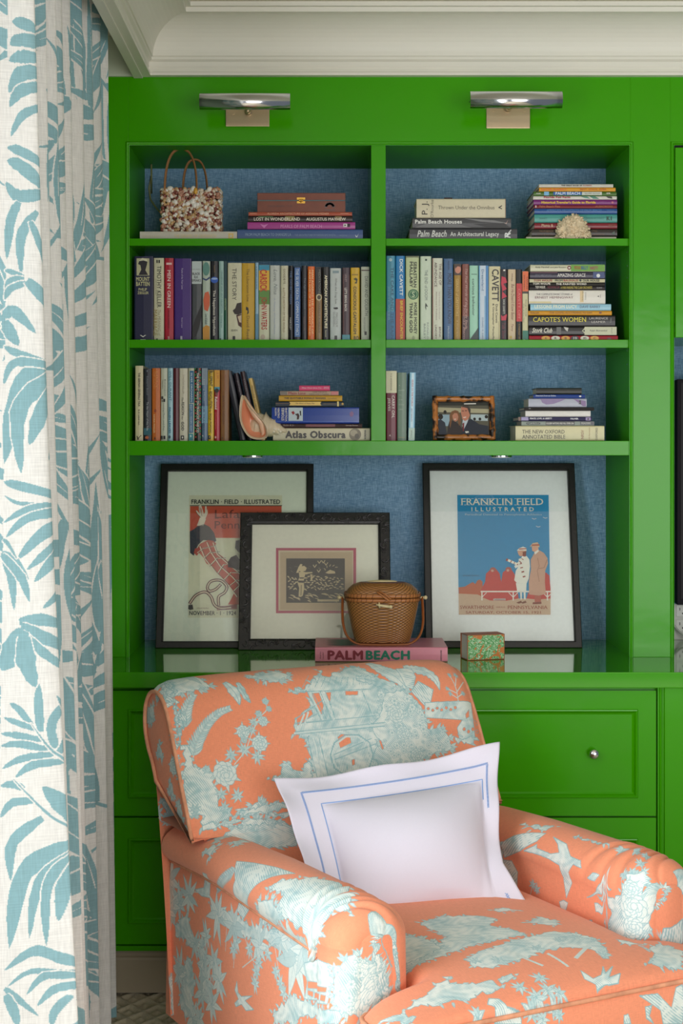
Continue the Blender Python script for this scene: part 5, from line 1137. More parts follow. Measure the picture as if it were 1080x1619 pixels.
# poster 3
def q3(X, Y): return a3.hit(*cpx('f3', X, Y))
def p3(pts, col, lift): a3.poly([q3(*p) for p in pts], col, lift)
def t3(s, X0, X1, Y0, Y1, col, lift=6, bold=0.0):
    (xa, za), (xb, zb_) = q3(X0, Y1), q3(X1, Y0); a3.text(s, xa, xb, za, zb_, col, lift, 0, bold)
p3([(252, 250), (830, 250), (842, 1008), (262, 1008)], (16, 140, 184), 1)
PE = (226, 222, 204)
def serif(s, X0, X1, Y0, Y1, col, pitch=None):
    t3(s, X0, X1, Y0, Y1, col, 6, 0.012)
t3('FRANKLIN FIELD', 278, 795, 272, 314, PE, 6, 0.012)
for X in (278, 300, 322, 346, 388, 408, 424, 446, 470, 496, 520, 540, 562, 586, 618, 640, 662, 676, 700, 730, 752):
    for Y in (273, 312): p3([(X - 5, Y), (X + 9, Y), (X + 9, Y + 3), (X - 5, Y + 3)], PE, 6)
t3('I L L U S T R A T E D', 342, 736, 328, 354, PE, 6, 0.02)
t3('Periodical Devoted to Pennsylvania Athletics', 302, 786, 368, 384, (170, 196, 200), 6, 0.01)
SA = (196, 172, 144)
p3([(260, 872), (400, 880), (520, 905), (842, 905), (842, 1008), (262, 1008)], SA, 2)
p3([(260, 835), (300, 830), (340, 806), (352, 802), (366, 814), (380, 790), (398, 786), (412, 800), (412, 826), (430, 850), (440, 905), (380, 880), (262, 874)], (184, 96, 58), 3)
p3([(398, 860), (428, 800), (434, 748), (460, 724), (500, 722), (520, 748), (530, 800), (540, 740), (566, 720), (594, 722), (612, 748), (628, 800), (640, 905), (560, 920), (460, 918), (410, 898)], (190, 62, 58), 4)
p3([(690, 905), (700, 870), (720, 860), (812, 740), (834, 760), (842, 840), (842, 905), (760, 912)], (190, 62, 58), 3)
for (X, Y) in ((478, 722), (576, 720)):
    p3([(X + 20 * math.cos(k * 0.63), Y + 14 * math.sin(k * 0.63)) for k in range(10)][::-1], (170, 88, 76), 5)
    p3([(X - 4 + 9 * math.cos(k * 0.63), Y + 8 + 8 * math.sin(k * 0.63)) for k in range(10)][::-1], (206, 170, 150), 6)
wht = (222, 224, 212)
p3([(400, 857), (842, 857), (842, 866), (400, 866)], wht, 6)
for X in (408, 606, 822):
    p3([(X - 4, 866), (X + 4, 866), (X + 4, 918), (X - 4, 918)], wht, 6)
    p3([(X + 4, 890), (X + 26, 868), (X + 32, 868), (X + 4, 898)], wht, 6)
    if X > 420: p3([(X - 4, 890), (X - 26, 868), (X - 32, 868), (X - 4, 898)], wht, 6)
for k in range(6): p3([(478 + k * 12, 908), (496 + k * 12, 904), (500 + k * 12, 918), (480 + k * 12, 918)], (190, 176, 170), 7)
# woman in white
p3([(632, 608), (650, 600), (690, 600), (684, 628), (650, 640), (640, 630)], (206, 160, 130), 7)
p3([(628, 604), (642, 588), (668, 578), (688, 586), (690, 604), (660, 602)], wht, 9)
p3([(642, 590), (688, 588), (690, 594), (640, 597)], (170, 80, 60), 10)
p3([(664, 612), (688, 606), (686, 640), (670, 640)], (130, 60, 40), 8)
p3([(640, 656), (690, 636), (708, 660), (712, 700), (704, 780), (690, 812), (628, 808), (612, 790), (622, 730), (640, 700)], wht, 8)
p3([(622, 808), (690, 812), (688, 860), (664, 866), (630, 858)], wht, 8)
for k in (0, 1): p3([(648 + k * 22, 860), (662 + k * 22, 860), (660 + k * 24, 912), (652 + k * 22, 912)], wht, 8)
for k in (0, 1): p3([(624 + k * 30, 932), (656 + k * 28, 920), (662 + k * 28, 932), (640 + k * 26, 938)], (120, 64, 44), 9)
p3([(612, 700), (640, 680), (644, 700), (620, 716)], wht, 9)
def scarf(pts, n, r):
    for i in range(n):
        a = i / n; b = (i + 1) / n
        def at(t):
            t *= len(pts) - 1; k = min(int(t), len(pts) - 2); s_ = t - k
            return (pts[k][0] + (pts[k + 1][0] - pts[k][0]) * s_, pts[k][1] + (pts[k + 1][1] - pts[k][1]) * s_)
        a3.line([q3(*at(a)), q3(*at(b))], r, (150, 62, 50) if i % 2 == 0 else wht, 10 + i % 2)
scarf([(564, 660), (600, 676), (632, 690), (660, 664), (672, 632)], 13, 0.0038)
scarf([(650, 680), (664, 730), (680, 790)], 8, 0.0042)
# man in a long coat
p3([(706, 880), (704, 800), (718, 720), (716, 660), (738, 620), (770, 600), (800, 618), (822, 650), (826, 684), (808, 730), (806, 800), (812, 876), (770, 888)], (196, 160, 136), 7)
p3([(740, 884), (784, 884), (780, 930), (742, 936)], (180, 96, 78), 7)
p3([(730, 930), (784, 926), (784, 940), (728, 942)], (130, 60, 44), 8)
p3([(722, 580), (740, 572), (764, 574), (766, 600), (744, 614), (726, 604)], (212, 168, 140), 8)
p3([(710, 578), (728, 556), (760, 550), (772, 572), (772, 582), (740, 576)], (206, 184, 152), 9)
p3([(724, 564), (770, 562), (772, 572), (722, 574)], (180, 96, 66), 10)
p3([(738, 614), (764, 596), (768, 608), (744, 628)], wht, 9)
a3.line([q3(760, 650), q3(770, 700), q3(758, 730), q3(770, 800)], 0.0006, (150, 110, 90), 9)
a3.line([q3(820, 660), q3(800, 712), q3(768, 716)], 0.0007, (150, 110, 90), 9)
for X, Y in ((738, 402), (808, 396), (764, 452)):
    a3.line([q3(X - 13, Y - 4), q3(X, Y + 2), q3(X + 13, Y - 2)], 0.0011, (196, 206, 206), 6)
BR3 = (150, 74, 52)
t3('SWARTHMORE', 270, 484, 950, 972, BR3, 6, 0.01); t3('PENNSYLVANIA', 572, 822, 950, 972, BR3, 6, 0.01)
t3('VERSUS', 496, 554, 956, 965, BR3, 6)
t3('SATURDAY, OCTOBER 15, 1921', 306, 780, 985, 1004, BR3, 6, 0.01)
t3('EDWARD PENFIELD', 288, 392, 756, 766, (60, 110, 140), 6)
a3.build(f3, 'poster_print', 0.6)

# block print 2 with coloured mats
def q2(X, Y): return a2.hit(*cpx('f2', X, Y))
def p2(pts, col, lift): a2.poly([q2(*p) for p in pts], col, lift)
def box2(X0, X1, Y0, Y1, col, lift): p2([(X0, Y0), (X1, Y0), (X1, Y1), (X0, Y1)], col, lift)
box2(276, 802, 276, 704, (176, 62, 98), 1)
box2(292, 784, 292, 688, (206, 196, 166), 2)
box2(304, 776, 304, 682, (190, 172, 140), 3)
box2(343, 728, 345, 636, (40, 38, 42), 4)
IV = (204, 190, 150)
rnd = random.Random(3)
def leaf2(X, Y, L, a, wd, col=IV, lift=5):
    pts = []
    for k in range(7):
        t = k / 6; bx = X + math.cos(a + 0.5 * t) * L * t; by = Y + math.sin(a + 0.5 * t) * L * t
        pts.append((bx, by, wd * math.sin(math.pi * min(1, 0.12 + t * 0.88))))
    nx_, ny_ = -math.sin(a), math.cos(a)
    up_ = [(x + nx_ * w_, y + ny_ * w_) for x, y, w_ in pts]; dn = [(x - nx_ * w_, y - ny_ * w_) for x, y, w_ in pts][::-1]
    p2(up_ + dn, col, lift)
for j in range(6):
    for i in range(15):
        X = 352 + i * 24 + (12 if j % 2 else 0) + rnd.uniform(-4, 4); Y = 462 + j * 17 + rnd.uniform(-4, 4) + 8 * math.sin(i * 0.9)
        if 402 < X < 452 or X > 705 or (X > 600 and Y < 470): continue
        leaf2(X, Y, rnd.uniform(16, 26), rnd.choice((-0.9, -0.5, 0.2)) + rnd.uniform(-0.2, 0.2), rnd.uniform(3.2, 5.0))
for i in range(22):
    leaf2(rnd.uniform(350, 690), rnd.uniform(570, 622), rnd.uniform(24, 60), rnd.uniform(-0.2, 0.1), rnd.uniform(2.5, 5))
for i in range(14): leaf2(rnd.uniform(350, 640), rnd.uniform(395, 430), rnd.uniform(12, 26), 0.0, 1.2, (120, 112, 96))
# bather with a wide hat
p2([(408, 440), (424, 402), (436, 382), (450, 384), (446, 394), (430, 418), (424, 440)], IV, 8)
p2([(426, 412), (440, 398), (462, 394), (478, 408), (470, 426), (446, 434), (428, 428)], IV, 9)
p2([(426, 436), (446, 430), (470, 436), (514, 434), (516, 442), (470, 448), (462, 470), (458, 500), (462, 540), (452, 590), (440, 598), (424, 596), (428, 540), (416, 500), (430, 470)], IV, 8)
p2([(430, 470), (460, 470), (458, 478), (432, 478)], (40, 38, 42), 10); p2([(418, 490), (460, 492), (456, 506), (424, 504)], (40, 38, 42), 10)
p2([(440, 520), (444, 520), (442, 588), (438, 588)], (40, 38, 42), 10)
p2([(506, 450), (518, 470), (512, 492), (502, 480)], IV, 8)
p2([(600, 440), (630, 420), (662, 430), (666, 444), (620, 446)], IV, 8)
for (X, Y) in ((530, 398), (560, 372), (586, 370), (604, 384), (556, 430)):
    a2.line([q2(X - 10, Y - 10), q2(X, Y + 6), q2(X + 12, Y - 12)], 0.0011, IV, 7)
for a in range(5):
    t = 3.4 + a * 0.5; a2.line([q2(640 + 40 * math.cos(t), 430 + 34 * math.sin(t)), q2(640 + 52 * math.cos(t + 0.2), 430 + 44 * math.sin(t + 0.2))], 0.0009, IV, 7)
box2(548, 690, 614, 628, IV, 6)
a2.build(f2, 'block_print', 0.6)
# carving of the moulding: pairs of leaf scrolls
rnd = random.Random(8)
cv = MB()
def scroll(cx, cy, s, a, mir):
    pts = []
    for k in range(13):
        t = k / 12; ang = a + mir * (0.2 + 4.4 * t); r = s * (1 - 0.78 * t)
        pts.append(L2(fr2, cx + r * math.cos(ang), cy + r * math.sin(ang), 0.0012))
    cv.tube(pts, lambda t: 0.0034 * (1 - 0.55 * t), 6, flat=0.9, caps=False)
def leafs(cx, cy, a, mir):
    for k in range(4):
        b = a + mir * (0.5 * k - 0.6)
        p = [L2(fr2, cx + math.cos(b + mir * 0.5 * t) * 0.017 * t, cy + math.sin(b + mir * 0.5 * t) * 0.017 * t, 0.001) for t in (0.15, 0.5, 0.8, 1.0)]
        cv.tube(p, lambda t: 0.0028 * (1 - 0.7 * t), 5, caps=False)
rr = 0.018
nxs = 11
for i in range(nxs):
    x = -W2c + rr + (2 * W2c - 2 * rr) * i / (nxs - 1)
    for y in (rr, hlc - rr):
        scroll(x, y, 0.012, rnd.uniform(0, 6), 1 if i % 2 else -1)
        if i < nxs - 1: leafs(x + 0.018, y, rnd.uniform(0, 6), 1 if i % 2 else -1)
for i in range(1, 9):
    y = rr + (hlc - 2 * rr) * i / 9
    for x in (-W2c + rr, W2c - rr):
        scroll(x, y, 0.012, rnd.uniform(0, 6), 1 if i % 2 else -1); leafs(x, y + 0.020, rnd.uniform(0, 6), 1 if i % 2 else -1)
cv.build('carved_scrolls', mat('carved_ebony', (60, 56, 58), 0.28), f2, True)['kind'] = 'stuff'
for o in bpy.data.objects:
    if o.name.startswith('carved_scrolls'): o.matrix_parent_inverse = Matrix.Translation(-f2.location)
for t in (f1, f2, f3):
    for c in t.children: c.matrix_parent_inverse = Matrix.Translation(-t.location)

# ---------------------------------------------------------------- pink book and woven basket
dP = D - 0.10
pink = (216, 132, 150)
pb = book('k', 28, 735, 450, 527, pink, 'pink book lettered PALM BEACH on the worktop under the basket', None,
     [H('PALM', 94, 284, 466, 516, (128, 28, 44), 0.045), H('BEACH', 298, 534, 466, 516, (20, 116, 92), 0.045), U('Aerin', 52, 60, 474, 512, (110, 50, 60)), U('Lauder', 66, 74, 474, 512, (110, 50, 60)), U('ASSOULINE', 696, 704, 466, 522, (70, 20, 30), 0.03)],
     stand=False, dist=dP, zbase=ZW + 0.0003, dep=0.215)
if 'group' in pb: del pb['group']
zP = PZ(cpx('k', 0, 450)[1], dP)
# print on the top of the cover: dark teal palm blades
tp = Flat((PX(cpx('k', 60, 0)[0], dP), dP - D, zP + 0.0003), (1, 0, 0), (0, 1, 0))
for k in range(7):
    y = 0.045 + 0.02 * k
    tp.poly([(0.01, y), (0.06, y - 0.012), (0.12 + 0.02 * (k % 3), y + 0.002), (0.06, y + 0.008)], (28, 100, 84), 1)
for o in tp.build(pb, 'cover_print', 0.35): o.matrix_parent_inverse = Matrix.Translation(-pb.location)
tp2 = MB()

bk = thing('lidded_basket', 'woven brown basket purse with ivory pegs and a swing handle, on the pink book', 'basket')
dK = D + 0.0
kx = PX(605, dK - 0.02); ky = 0.005
KZ = zP + 0.0008
hK = PZ(950, dK - 0.08) - KZ         # height of the body to the rim
WIC = bpy.data.materials.new('rattan_weave'); WIC.use_nodes = True
nt = WIC.node_tree; b_ = nt.nodes['Principled BSDF']; b_.inputs['Roughness'].default_value = 0.38
at = nt.nodes.new('ShaderNodeAttribute'); at.attribute_name = 'tone'
cr = nt.nodes.new('ShaderNodeValToRGB'); cr.color_ramp.elements[0].color = (*lin((58, 28, 12)), 1); cr.color_ramp.elements[1].color = (*lin((214, 150, 84)), 1)
nz = nt.nodes.new('ShaderNodeTexNoise'); nz.inputs['Scale'].default_value = 30
mth = nt.nodes.new('ShaderNodeMath'); mth.operation = 'MULTIPLY'
nt.links.new(at.outputs['Fac'], mth.inputs[0]); 
m2_ = nt.nodes.new('ShaderNodeMapRange'); m2_.inputs[3].default_value = 0.75; m2_.inputs[4].default_value = 1.25
nt.links.new(nz.outputs['Fac'], m2_.inputs[0]); nt.links.new(m2_.outputs[0], mth.inputs[1])
nt.links.new(mth.outputs[0], cr.inputs[0]); nt.links.new(cr.outputs[0], b_.inputs['Base Color'])
def sq(a, rx, ry, e):
    c, s = math.cos(a), math.sin(a)
    return rx * math.copysign(abs(c) ** e, c), ry * math.copysign(abs(s) ** e, s)
def woven(name, sections, na, nz_, parent, staves=64):
    """surface of revolution-like body with staves and weavers as real relief; sections: (z, rx, ry)"""
    NA, NZ = na, nz_
    vv, ff, tone = [], [], []
    zs = [s_[0] for s_ in sections]
    tl = np.linspace(0, len(sections) - 1, NZ)
    for i, t in enumerate(tl):
        k = min(int(t), len(sections) - 2); q = t - k
        z = sections[k][0] * (1 - q) + sections[k + 1][0] * q
        rx = sections[k][1] * (1 - q) + sections[k + 1][1] * q
        ry = sections[k][2] * (1 - q) + sections[k + 1][2] * q
        for j in range(NA):
            a = 2 * math.pi * j / NA
            row = i // 2
            wv = 0.5 + 0.5 * math.cos(2 * math.pi * (j / NA * staves / 2) + math.pi * row)
            gap = 1.0 if i % 2 else 0.35
            off = 0.0026 * wv * gap
            x, y = sq(a, rx + off, ry + off, 0.62)
            vv.append((kx + x, ky + y, z)); tone.append(0.15 + 0.75 * wv * gap)
    for i in range(NZ - 1):
        for j in range(NA): ff.append((i * NA + j, i * NA + (j + 1) % NA, (i + 1) * NA + (j + 1) % NA, (i + 1) * NA + j))
    ff.append(tuple((NZ - 1) * NA + j for j in range(NA)))
    o = mesh(name, vv, ff, WIC, parent, True)
    at_ = o.data.attributes.new('tone', 'FLOAT', 'POINT'); at_.data.foreach_set('value', tone)
    return o
rxT = (PX(663, dK - 0.06) - PX(547, dK - 0.06)) / 2
rxB = rxT * 0.74
woven('basket_body', [(KZ + 0.004, rxB, 0.048), (KZ + hK * 0.3, rxB + (rxT - rxB) * 0.33, 0.056), (KZ + hK * 0.65, rxB + (rxT - rxB) * 0.68, 0.066), (KZ + hK, rxT, 0.074)], 192, 64, bk)
MB().box(kx - rxB * 0.8, kx + rxB * 0.8, ky - 0.035, ky + 0.035, KZ, KZ + 0.006).build('base_board', mat('basket_wood', (112, 62, 32), 0.35, noise=0.15, scale=30), bk, bevel=0.002)
zl = KZ + hK + 0.011
lidh = PZ(921, dK) - zl
woven('basket_lid', [(zl, rxT + 0.001, 0.075), (zl + lidh * 0.45, rxT * 0.93, 0.068), (zl + lidh * 0.8, rxT * 0.80, 0.056), (zl + lidh, rxT * 0.62, 0.040)], 192, 26, bk)
RIM = mat('rattan_rim', (176, 112, 62), 0.35, noise=0.2, scale=60)
def rim(z0, z1, rx, ry, name):
    m = MB()
    v, f = [], []; n = 72
    pr_ = [(0, z0), (0.003, z0 + 0.001), (0.0035, (z0 + z1) / 2), (0.003, z1 - 0.001), (0, z1)]
    for a_, z in pr_:
        for j in range(n):
            x, y = sq(2 * math.pi * j / n, rx + a_, ry + a_, 0.62); v.append((kx + x, ky + y, z))
    for i in range(4):
        for j in range(n): f.append((i * n + j, i * n + (j + 1) % n, (i + 1) * n + (j + 1) % n, (i + 1) * n + j))
    o = mesh(name, v, f, RIM, bk, True)
    # bindings lashed around the rim
    w_ = MB()
    for j in range(0, 44):
        a = 2 * math.pi * j / 44
        x, y = sq(a, rx + 0.0036, ry + 0.0036, 0.62); x2, y2 = sq(a + 0.03, rx + 0.0036, ry + 0.0036, 0.62)
        w_.tube([(kx + x, ky + y, z0), (kx + x2, ky + y2, z1)], 0.0007, 5)
    w_.build('rim_lashing', mat('lashing_cane', (96, 54, 28), 0.5), o, True)['kind'] = 'stuff'
rim(KZ + hK - 0.006, KZ + hK + 0.004, rxT + 0.001, 0.076, 'body_rim')
rim(KZ + hK + 0.0055, KZ + hK + 0.017, rxT + 0.002, 0.077, 'lid_rim')
IVORY = mat('ivory_peg', (224, 206, 160), 0.3)
MB().ball((kx + 0.0, ky, zl + lidh + 0.003), (rxT * 0.42, 0.014, 0.0045), 20, 8).build('lid_plaque', IVORY, bk, True)
MB().ball((kx, ky, zl + lidh), (rxT * 0.66, 0.042, 0.003), 28, 6).build('lid_board', mat('basket_wood', (112, 62, 32), 0.35), bk, True)
# front loop and peg
yf = ky - 0.078
lp = [(kx - 0.018, yf - 0.002, zl + 0.014), (kx - 0.004, yf - 0.005, zl + 0.004), (kx + 0.016, yf - 0.008, zl - 0.010), (kx + 0.022, yf - 0.008, zl - 0.007), (kx + 0.010, yf - 0.006, zl + 0.004), (kx - 0.012, yf - 0.002, zl + 0.016)]
MB().tube(lp, 0.0028, 8).build('clasp_loop', RIM, bk, True)
zp = KZ + hK - 0.014
MB().tube([(kx - 0.020, yf - 0.003, zp + 0.003), (kx - 0.010, yf - 0.006, zp + 0.001), (kx + 0.004, yf - 0.007, zp - 0.001), (kx + 0.020, yf - 0.006, zp - 0.003)], lambda t: 0.0026 + 0.0018 * t, 10).ball((kx + 0.021, yf - 0.006, zp - 0.003), 0.0052).tube([(kx - 0.012, yf, zp + 0.008), (kx - 0.011, yf - 0.006, zp), (kx - 0.010, yf, zp - 0.007)], 0.003, 8).build('ivory_clasp', IVORY, bk, True)
# swing handle folded down to the front
hz = KZ + hK + 0.001
hp = []
for sgn in (-1,):
    pass
RH = rxT + 0.010
front = ky - 0.092
path = [(-RH, 0.0, hz), (-RH - 0.001, -0.03, hz - 0.035), (-RH + 0.001, -0.06, hz - 0.07), (-RH + 0.012, -0.082, KZ + 0.028), (-RH + 0.035, -0.094, KZ + 0.010), (-RH * 0.4, -0.098, KZ + 0.0055)]
path = path + [(-x, y, z) for x, y, z in reversed(path)]
pts = []
for i in range(len(path) - 1):
    p0, pa, pb_, p3_ = [Vector(path[max(0, min(len(path) - 1, q))]) for q in (i - 1, i, i + 1, i + 2)]
    for k in range(6):
        t = k / 6; pts.append(0.5 * (2 * pa + (pb_ - p0) * t + (2 * p0 - 5 * pa + 4 * pb_ - p3_) * t * t + (3 * pa - p0 - 3 * pb_ + p3_) * t ** 3) + Vector((kx, ky, 0)))
pts.append(Vector(path[-1]) + Vector((kx, ky, 0)))
MB().tube(pts, 0.0052, 10, flat=0.6).build('swing_handle', mat('bent_wood_handle', (150, 84, 42), 0.28, noise=0.15, scale=40), bk, True)
for s in (-1, 1):
    MB().cyl((kx + s * (rxT - 0.004), ky, hz), (kx + s * (RH + 0.008), ky, hz), 0.004, n=10).ball((kx + s * (RH + 0.010), ky, hz), 0.006).build('ivory_knob', IVORY, bk, True)
rebase(bk, (kx, ky, KZ))

# ---------------------------------------------------------------- matchbox in a marbled sleeve
ms_ = thing('matchbox', 'large matchbox in a marbled green sleeve with copper edges on the worktop', 'matchbox')
dM = D - 0.075
mw = PX(801, dM) - PX(738, dM); mh = PZ(1003.5, dM) - PZ(1044, dM); mdp = 0.058
MARB = bpy.data.materials.new('marbled_paper'); MARB.use_nodes = True
nt = MARB.node_tree; b_ = nt.nodes['Principled BSDF']; b_.inputs['Roughness'].default_value = 0.35
tc = nt.nodes.new('ShaderNodeTexCoord'); nz = nt.nodes.new('ShaderNodeTexNoise'); nz.inputs['Scale'].default_value = 110; nz.inputs['Distortion'].default_value = 2.5; nz.inputs['Detail'].default_value = 3
nz2 = nt.nodes.new('ShaderNodeTexNoise'); nz2.inputs['Scale'].default_value = 38; nz2.inputs['Distortion'].default_value = 2.0
c1 = nt.nodes.new('ShaderNodeValToRGB')
for p, c in ((0.0, (60, 140, 70)),): c1.color_ramp.elements[0].color = (*lin(c), 1)
c1.color_ramp.elements[0].position = 0.38; c1.color_ramp.elements[1].position = 0.62; c1.color_ramp.elements[1].color = (*lin((200, 220, 190)), 1)
e = c1.color_ramp.elements.new(0.5); e.color = (*lin((110, 180, 110)), 1)
c2 = nt.nodes.new('ShaderNodeValToRGB'); c2.color_ramp.elements[0].position = 0.55; c2.color_ramp.elements[0].color = (0, 0, 0, 1); c2.color_ramp.elements[1].position = 0.58; c2.color_ramp.elements[1].color = (1, 1, 1, 1)
mx = nt.nodes.new('ShaderNodeMix'); mx.data_type = 'RGBA'; mx.inputs[7].default_value = (*lin((206, 120, 50)), 1)
nt.links.new(tc.outputs['Object'], nz.inputs['Vector']); nt.links.new(tc.outputs['Object'], nz2.inputs['Vector'])
nt.links.new(nz.outputs['Fac'], c1.inputs[0]); nt.links.new(nz2.outputs['Fac'], c2.inputs[0]); nt.links.new(c2.outputs[0], mx.inputs[0]); nt.links.new(c1.outputs[0], mx.inputs[6]); nt.links.new(mx.outputs[2], b_.inputs['Base Color'])
COPP = mat('copper_edge', (150, 92, 60), 0.35, metal=0.6)
m = MB(); t_ = 0.0022
m.box(0, mw, 0, t_, 0, mh); m.box(0, mw, mdp - t_, mdp, 0, mh); m.box(0, mw, t_, mdp - t_, 0, t_); m.box(0, mw, t_, mdp - t_, mh - t_, mh)
m.build('sleeve', COPP, ms_, bevel=0.0005)
MB().box(t_, mw - t_, -0.0004, 0.0, t_, mh - t_).build('marbled_face', MARB, ms_)
MB().box(0.003, mw - 0.002, t_ + 0.0005, mdp - t_ - 0.0005, t_ + 0.0005, mh - t_ - 0.0005).build('match_drawer', cmat((206, 204, 196)), ms_)
ms_.location = (PX(739, dM), -0.075, ZW + 0.0004); ms_.rotation_euler = (0, 0, math.radians(15))

# ---------------------------------------------------------------- television, outlet, cable in the right niche
tv = thing('television', 'dark flat television at the right margin inside the media niche', 'television')
dT = D + 0.26
tx0, tz0, tz1 = PX(1071.5, dT), PZ(956, dT), PZ(600, dT)
box('screen_body', tx0, tx0 + 1.22, 0.27, 0.31, tz0, tz1, mat('tv_shell', (28, 26, 34), 0.6, spec=0.15), tv, 0.003)
box('bezel', tx0 - 0.001, tx0 + 1.221, 0.262, 0.272, tz0 - 0.001, tz1 + 0.001, mat('tv_bezel', (30, 28, 36), 0.6, spec=0.15), tv, 0.002)
box('screen', tx0 + 0.010, tx0 + 1.21, 0.2605, 0.2625, tz0 + 0.018, tz1 - 0.010, mat('tv_glass', (12, 11, 15), 0.3, spec=0.1), tv, 0)
box('wall_mount', tx0 + 0.4, tx0 + 0.8, 0.31, WB - 0.0005, tz0 + 0.2, tz1 - 0.25, mat('tv_shell', (28, 26, 34), 0.6, spec=0.15), tv, 0.002)
rebase(tv, (tx0 + 0.6, 0.29, tz0))
ou = thing('wall_outlet', 'pale outlet plate with two sockets under the television', 'outlet')
ox = PX(1064.5, 4.94)
box('cover_plate', ox, ox + 0.116, WB - 0.006, WB - 0.0003, PZ(1012, 4.94), PZ(955, 4.94), mat('outlet_plate', (206, 206, 200), 0.35), ou, 0.002)
for k, yy_ in enumerate((966, 989)):
    for q in (0.010, 0.063):
        xx0 = ox + q
        s_ = box('socket', xx0, xx0 + 0.042, WB - 0.0075, WB - 0.005, PZ(yy_ + 9, 4.94), PZ(yy_ - 9, 4.94), mat('outlet_socket', (222, 222, 216), 0.3), ou, 0.002)
        zc = PZ(yy_, 4.94)
        MB().box(xx0 + 0.010, xx0 + 0.0125, WB - 0.0082, WB - 0.007, zc + 0.001, zc + 0.010).box(xx0 + 0.029, xx0 + 0.0315, WB - 0.0082, WB - 0.007, zc + 0.001, zc + 0.010).cyl((xx0 + 0.021, WB - 0.0082, zc - 0.008), (xx0 + 0.021, WB - 0.007, zc - 0.008), 0.003).build('slot', cmat((30, 30, 34)), s_)
rebase(ou, (ox + 0.06, WB, PZ(1010, 4.94)))
pts = [(PX(1063, 4.9), WB - 0.01, ZW + 0.075), (PX(1068, 4.9), WB - 0.012, ZW + 0.05), (PX(1078, 4.9), WB - 0.03, ZW + 0.025), (PX(1094, 4.85), WB - 0.06, ZW + 0.012), (PX(1120, 4.85), WB - 0.07, ZW + 0.003), (PX(1180, 4.85), WB - 0.07, ZW + 0.0035)]
tag(MB().tube(pts, 0.0032, 8).build('power_cable', mat('cable_plastic', (216, 216, 210), 0.4), None, True), 'thin white cable looping below the outlet in the media niche', 'cable')

# ---------------------------------------------------------------- printed cloth, drawn by the script
class Canvas:
    """two ink layers over a ground, in metres: L = pale ink, T = teal ink"""
    def __init__(s, wm, hm, res):
        s.W, s.H = int(wm * res), int(hm * res); s.res = res; s.wm, s.hm = wm, hm
        s.L = np.zeros((s.H, s.W), np.float32); s.T = np.zeros((s.H, s.W), np.float32)
    def mask(s, pts):
        p = np.asarray(pts, float) * s.res
        x0, y0 = np.floor(p.min(0)).astype(int); x1, y1 = np.ceil(p.max(0)).astype(int) + 1
        x0, y0 = max(x0, 0), max(y0, 0); x1, y1 = min(x1, s.W), min(y1, s.H)
        if x1 - x0 < 1 or y1 - y0 < 1: return None
        tg = np.zeros((y1 - y0, x1 - x0 + 1), np.int8)
        ys = np.arange(y0, y1) + 0.5
        q = np.roll(p, -1, 0)
        for (ax, ay), (bx, by) in zip(p, q):
            if ay == by: continue
            lo, hi = (ay, by) if ay < by else (by, ay)
            m = (ys >= lo) & (ys < hi)
            if not m.any(): continue
            xs = ax + (ys[m] - ay) * (bx - ax) / (by - ay)
            xi = np.clip(np.ceil(xs - 0.5).astype(int) - x0, 0, x1 - x0)
            np.add.at(tg, (np.nonzero(m)[0], xi), 1)
        return (slice(y0, y1), slice(x0, x1)), (np.cumsum(tg[:, :-1], 1) & 1).astype(bool)
    def fill(s, pts, L=None, T=None):
        r = s.mask(pts)
        if r is None: return
        sl, m = r
        if L is not None: s.L[sl][m] = L
        if T is not None: s.T[sl][m] = T
    def line(s, pts, r, L=None, T=None):
        for a, b in zip(pts[:-1], pts[1:]):
            dx, dy = b[0] - a[0], b[1] - a[1]; n = math.hypot(dx, dy)
            if n < 1e-6: continue
            dx, dy = dx / n, dy / n; qx, qy = -dy * r, dx * r
            s.fill([(a[0] - dx * r * .5 + qx, a[1] - dy * r * .5 + qy), (a[0] - dx * r * .5 - qx, a[1] - dy * r * .5 - qy), (b[0] + dx * r * .5 - qx, b[1] + dy * r * .5 - qy), (b[0] + dx * r * .5 + qx, b[1] + dy * r * .5 + qy)], L, T)
    def image(s, name):
        im = bpy.data.images.new(name, s.W, s.H, alpha=False)
        im.colorspace_settings.name = 'Non-Color'
        px = np.ones((s.H, s.W, 4), np.float32); px[..., 0] = s.L; px[..., 1] = s.T; px[..., 2] = 0
        im.pixels.foreach_set(px.ravel()); im.update(); im.pack()
        return im

def blade(x, y, a, L, w, bend=0.3, n=9, rag=0.0, rnd=None):
    """outline of a long pointed leaf"""
    up_, dn = [], []
    for k in range(n + 1):
        t = k / n; aa = a + bend * t
        if k: x += math.cos(aa) * L / n; y += math.sin(aa) * L / n
        ww = w * (math.sin(math.pi * min(1, 0.12 + 0.88 * t) ** 0.8)) * (1 - 0.25 * t)
        if k == n: ww = 0
        j = rag * (rnd.uniform(-1, 1) if rnd else 0)
        up_.append((x - math.sin(aa) * (ww + j * ww), y + math.cos(aa) * (ww + j * ww)))
        dn.append((x + math.sin(aa) * ww, y - math.cos(aa) * ww))
    return up_ + dn[::-1]

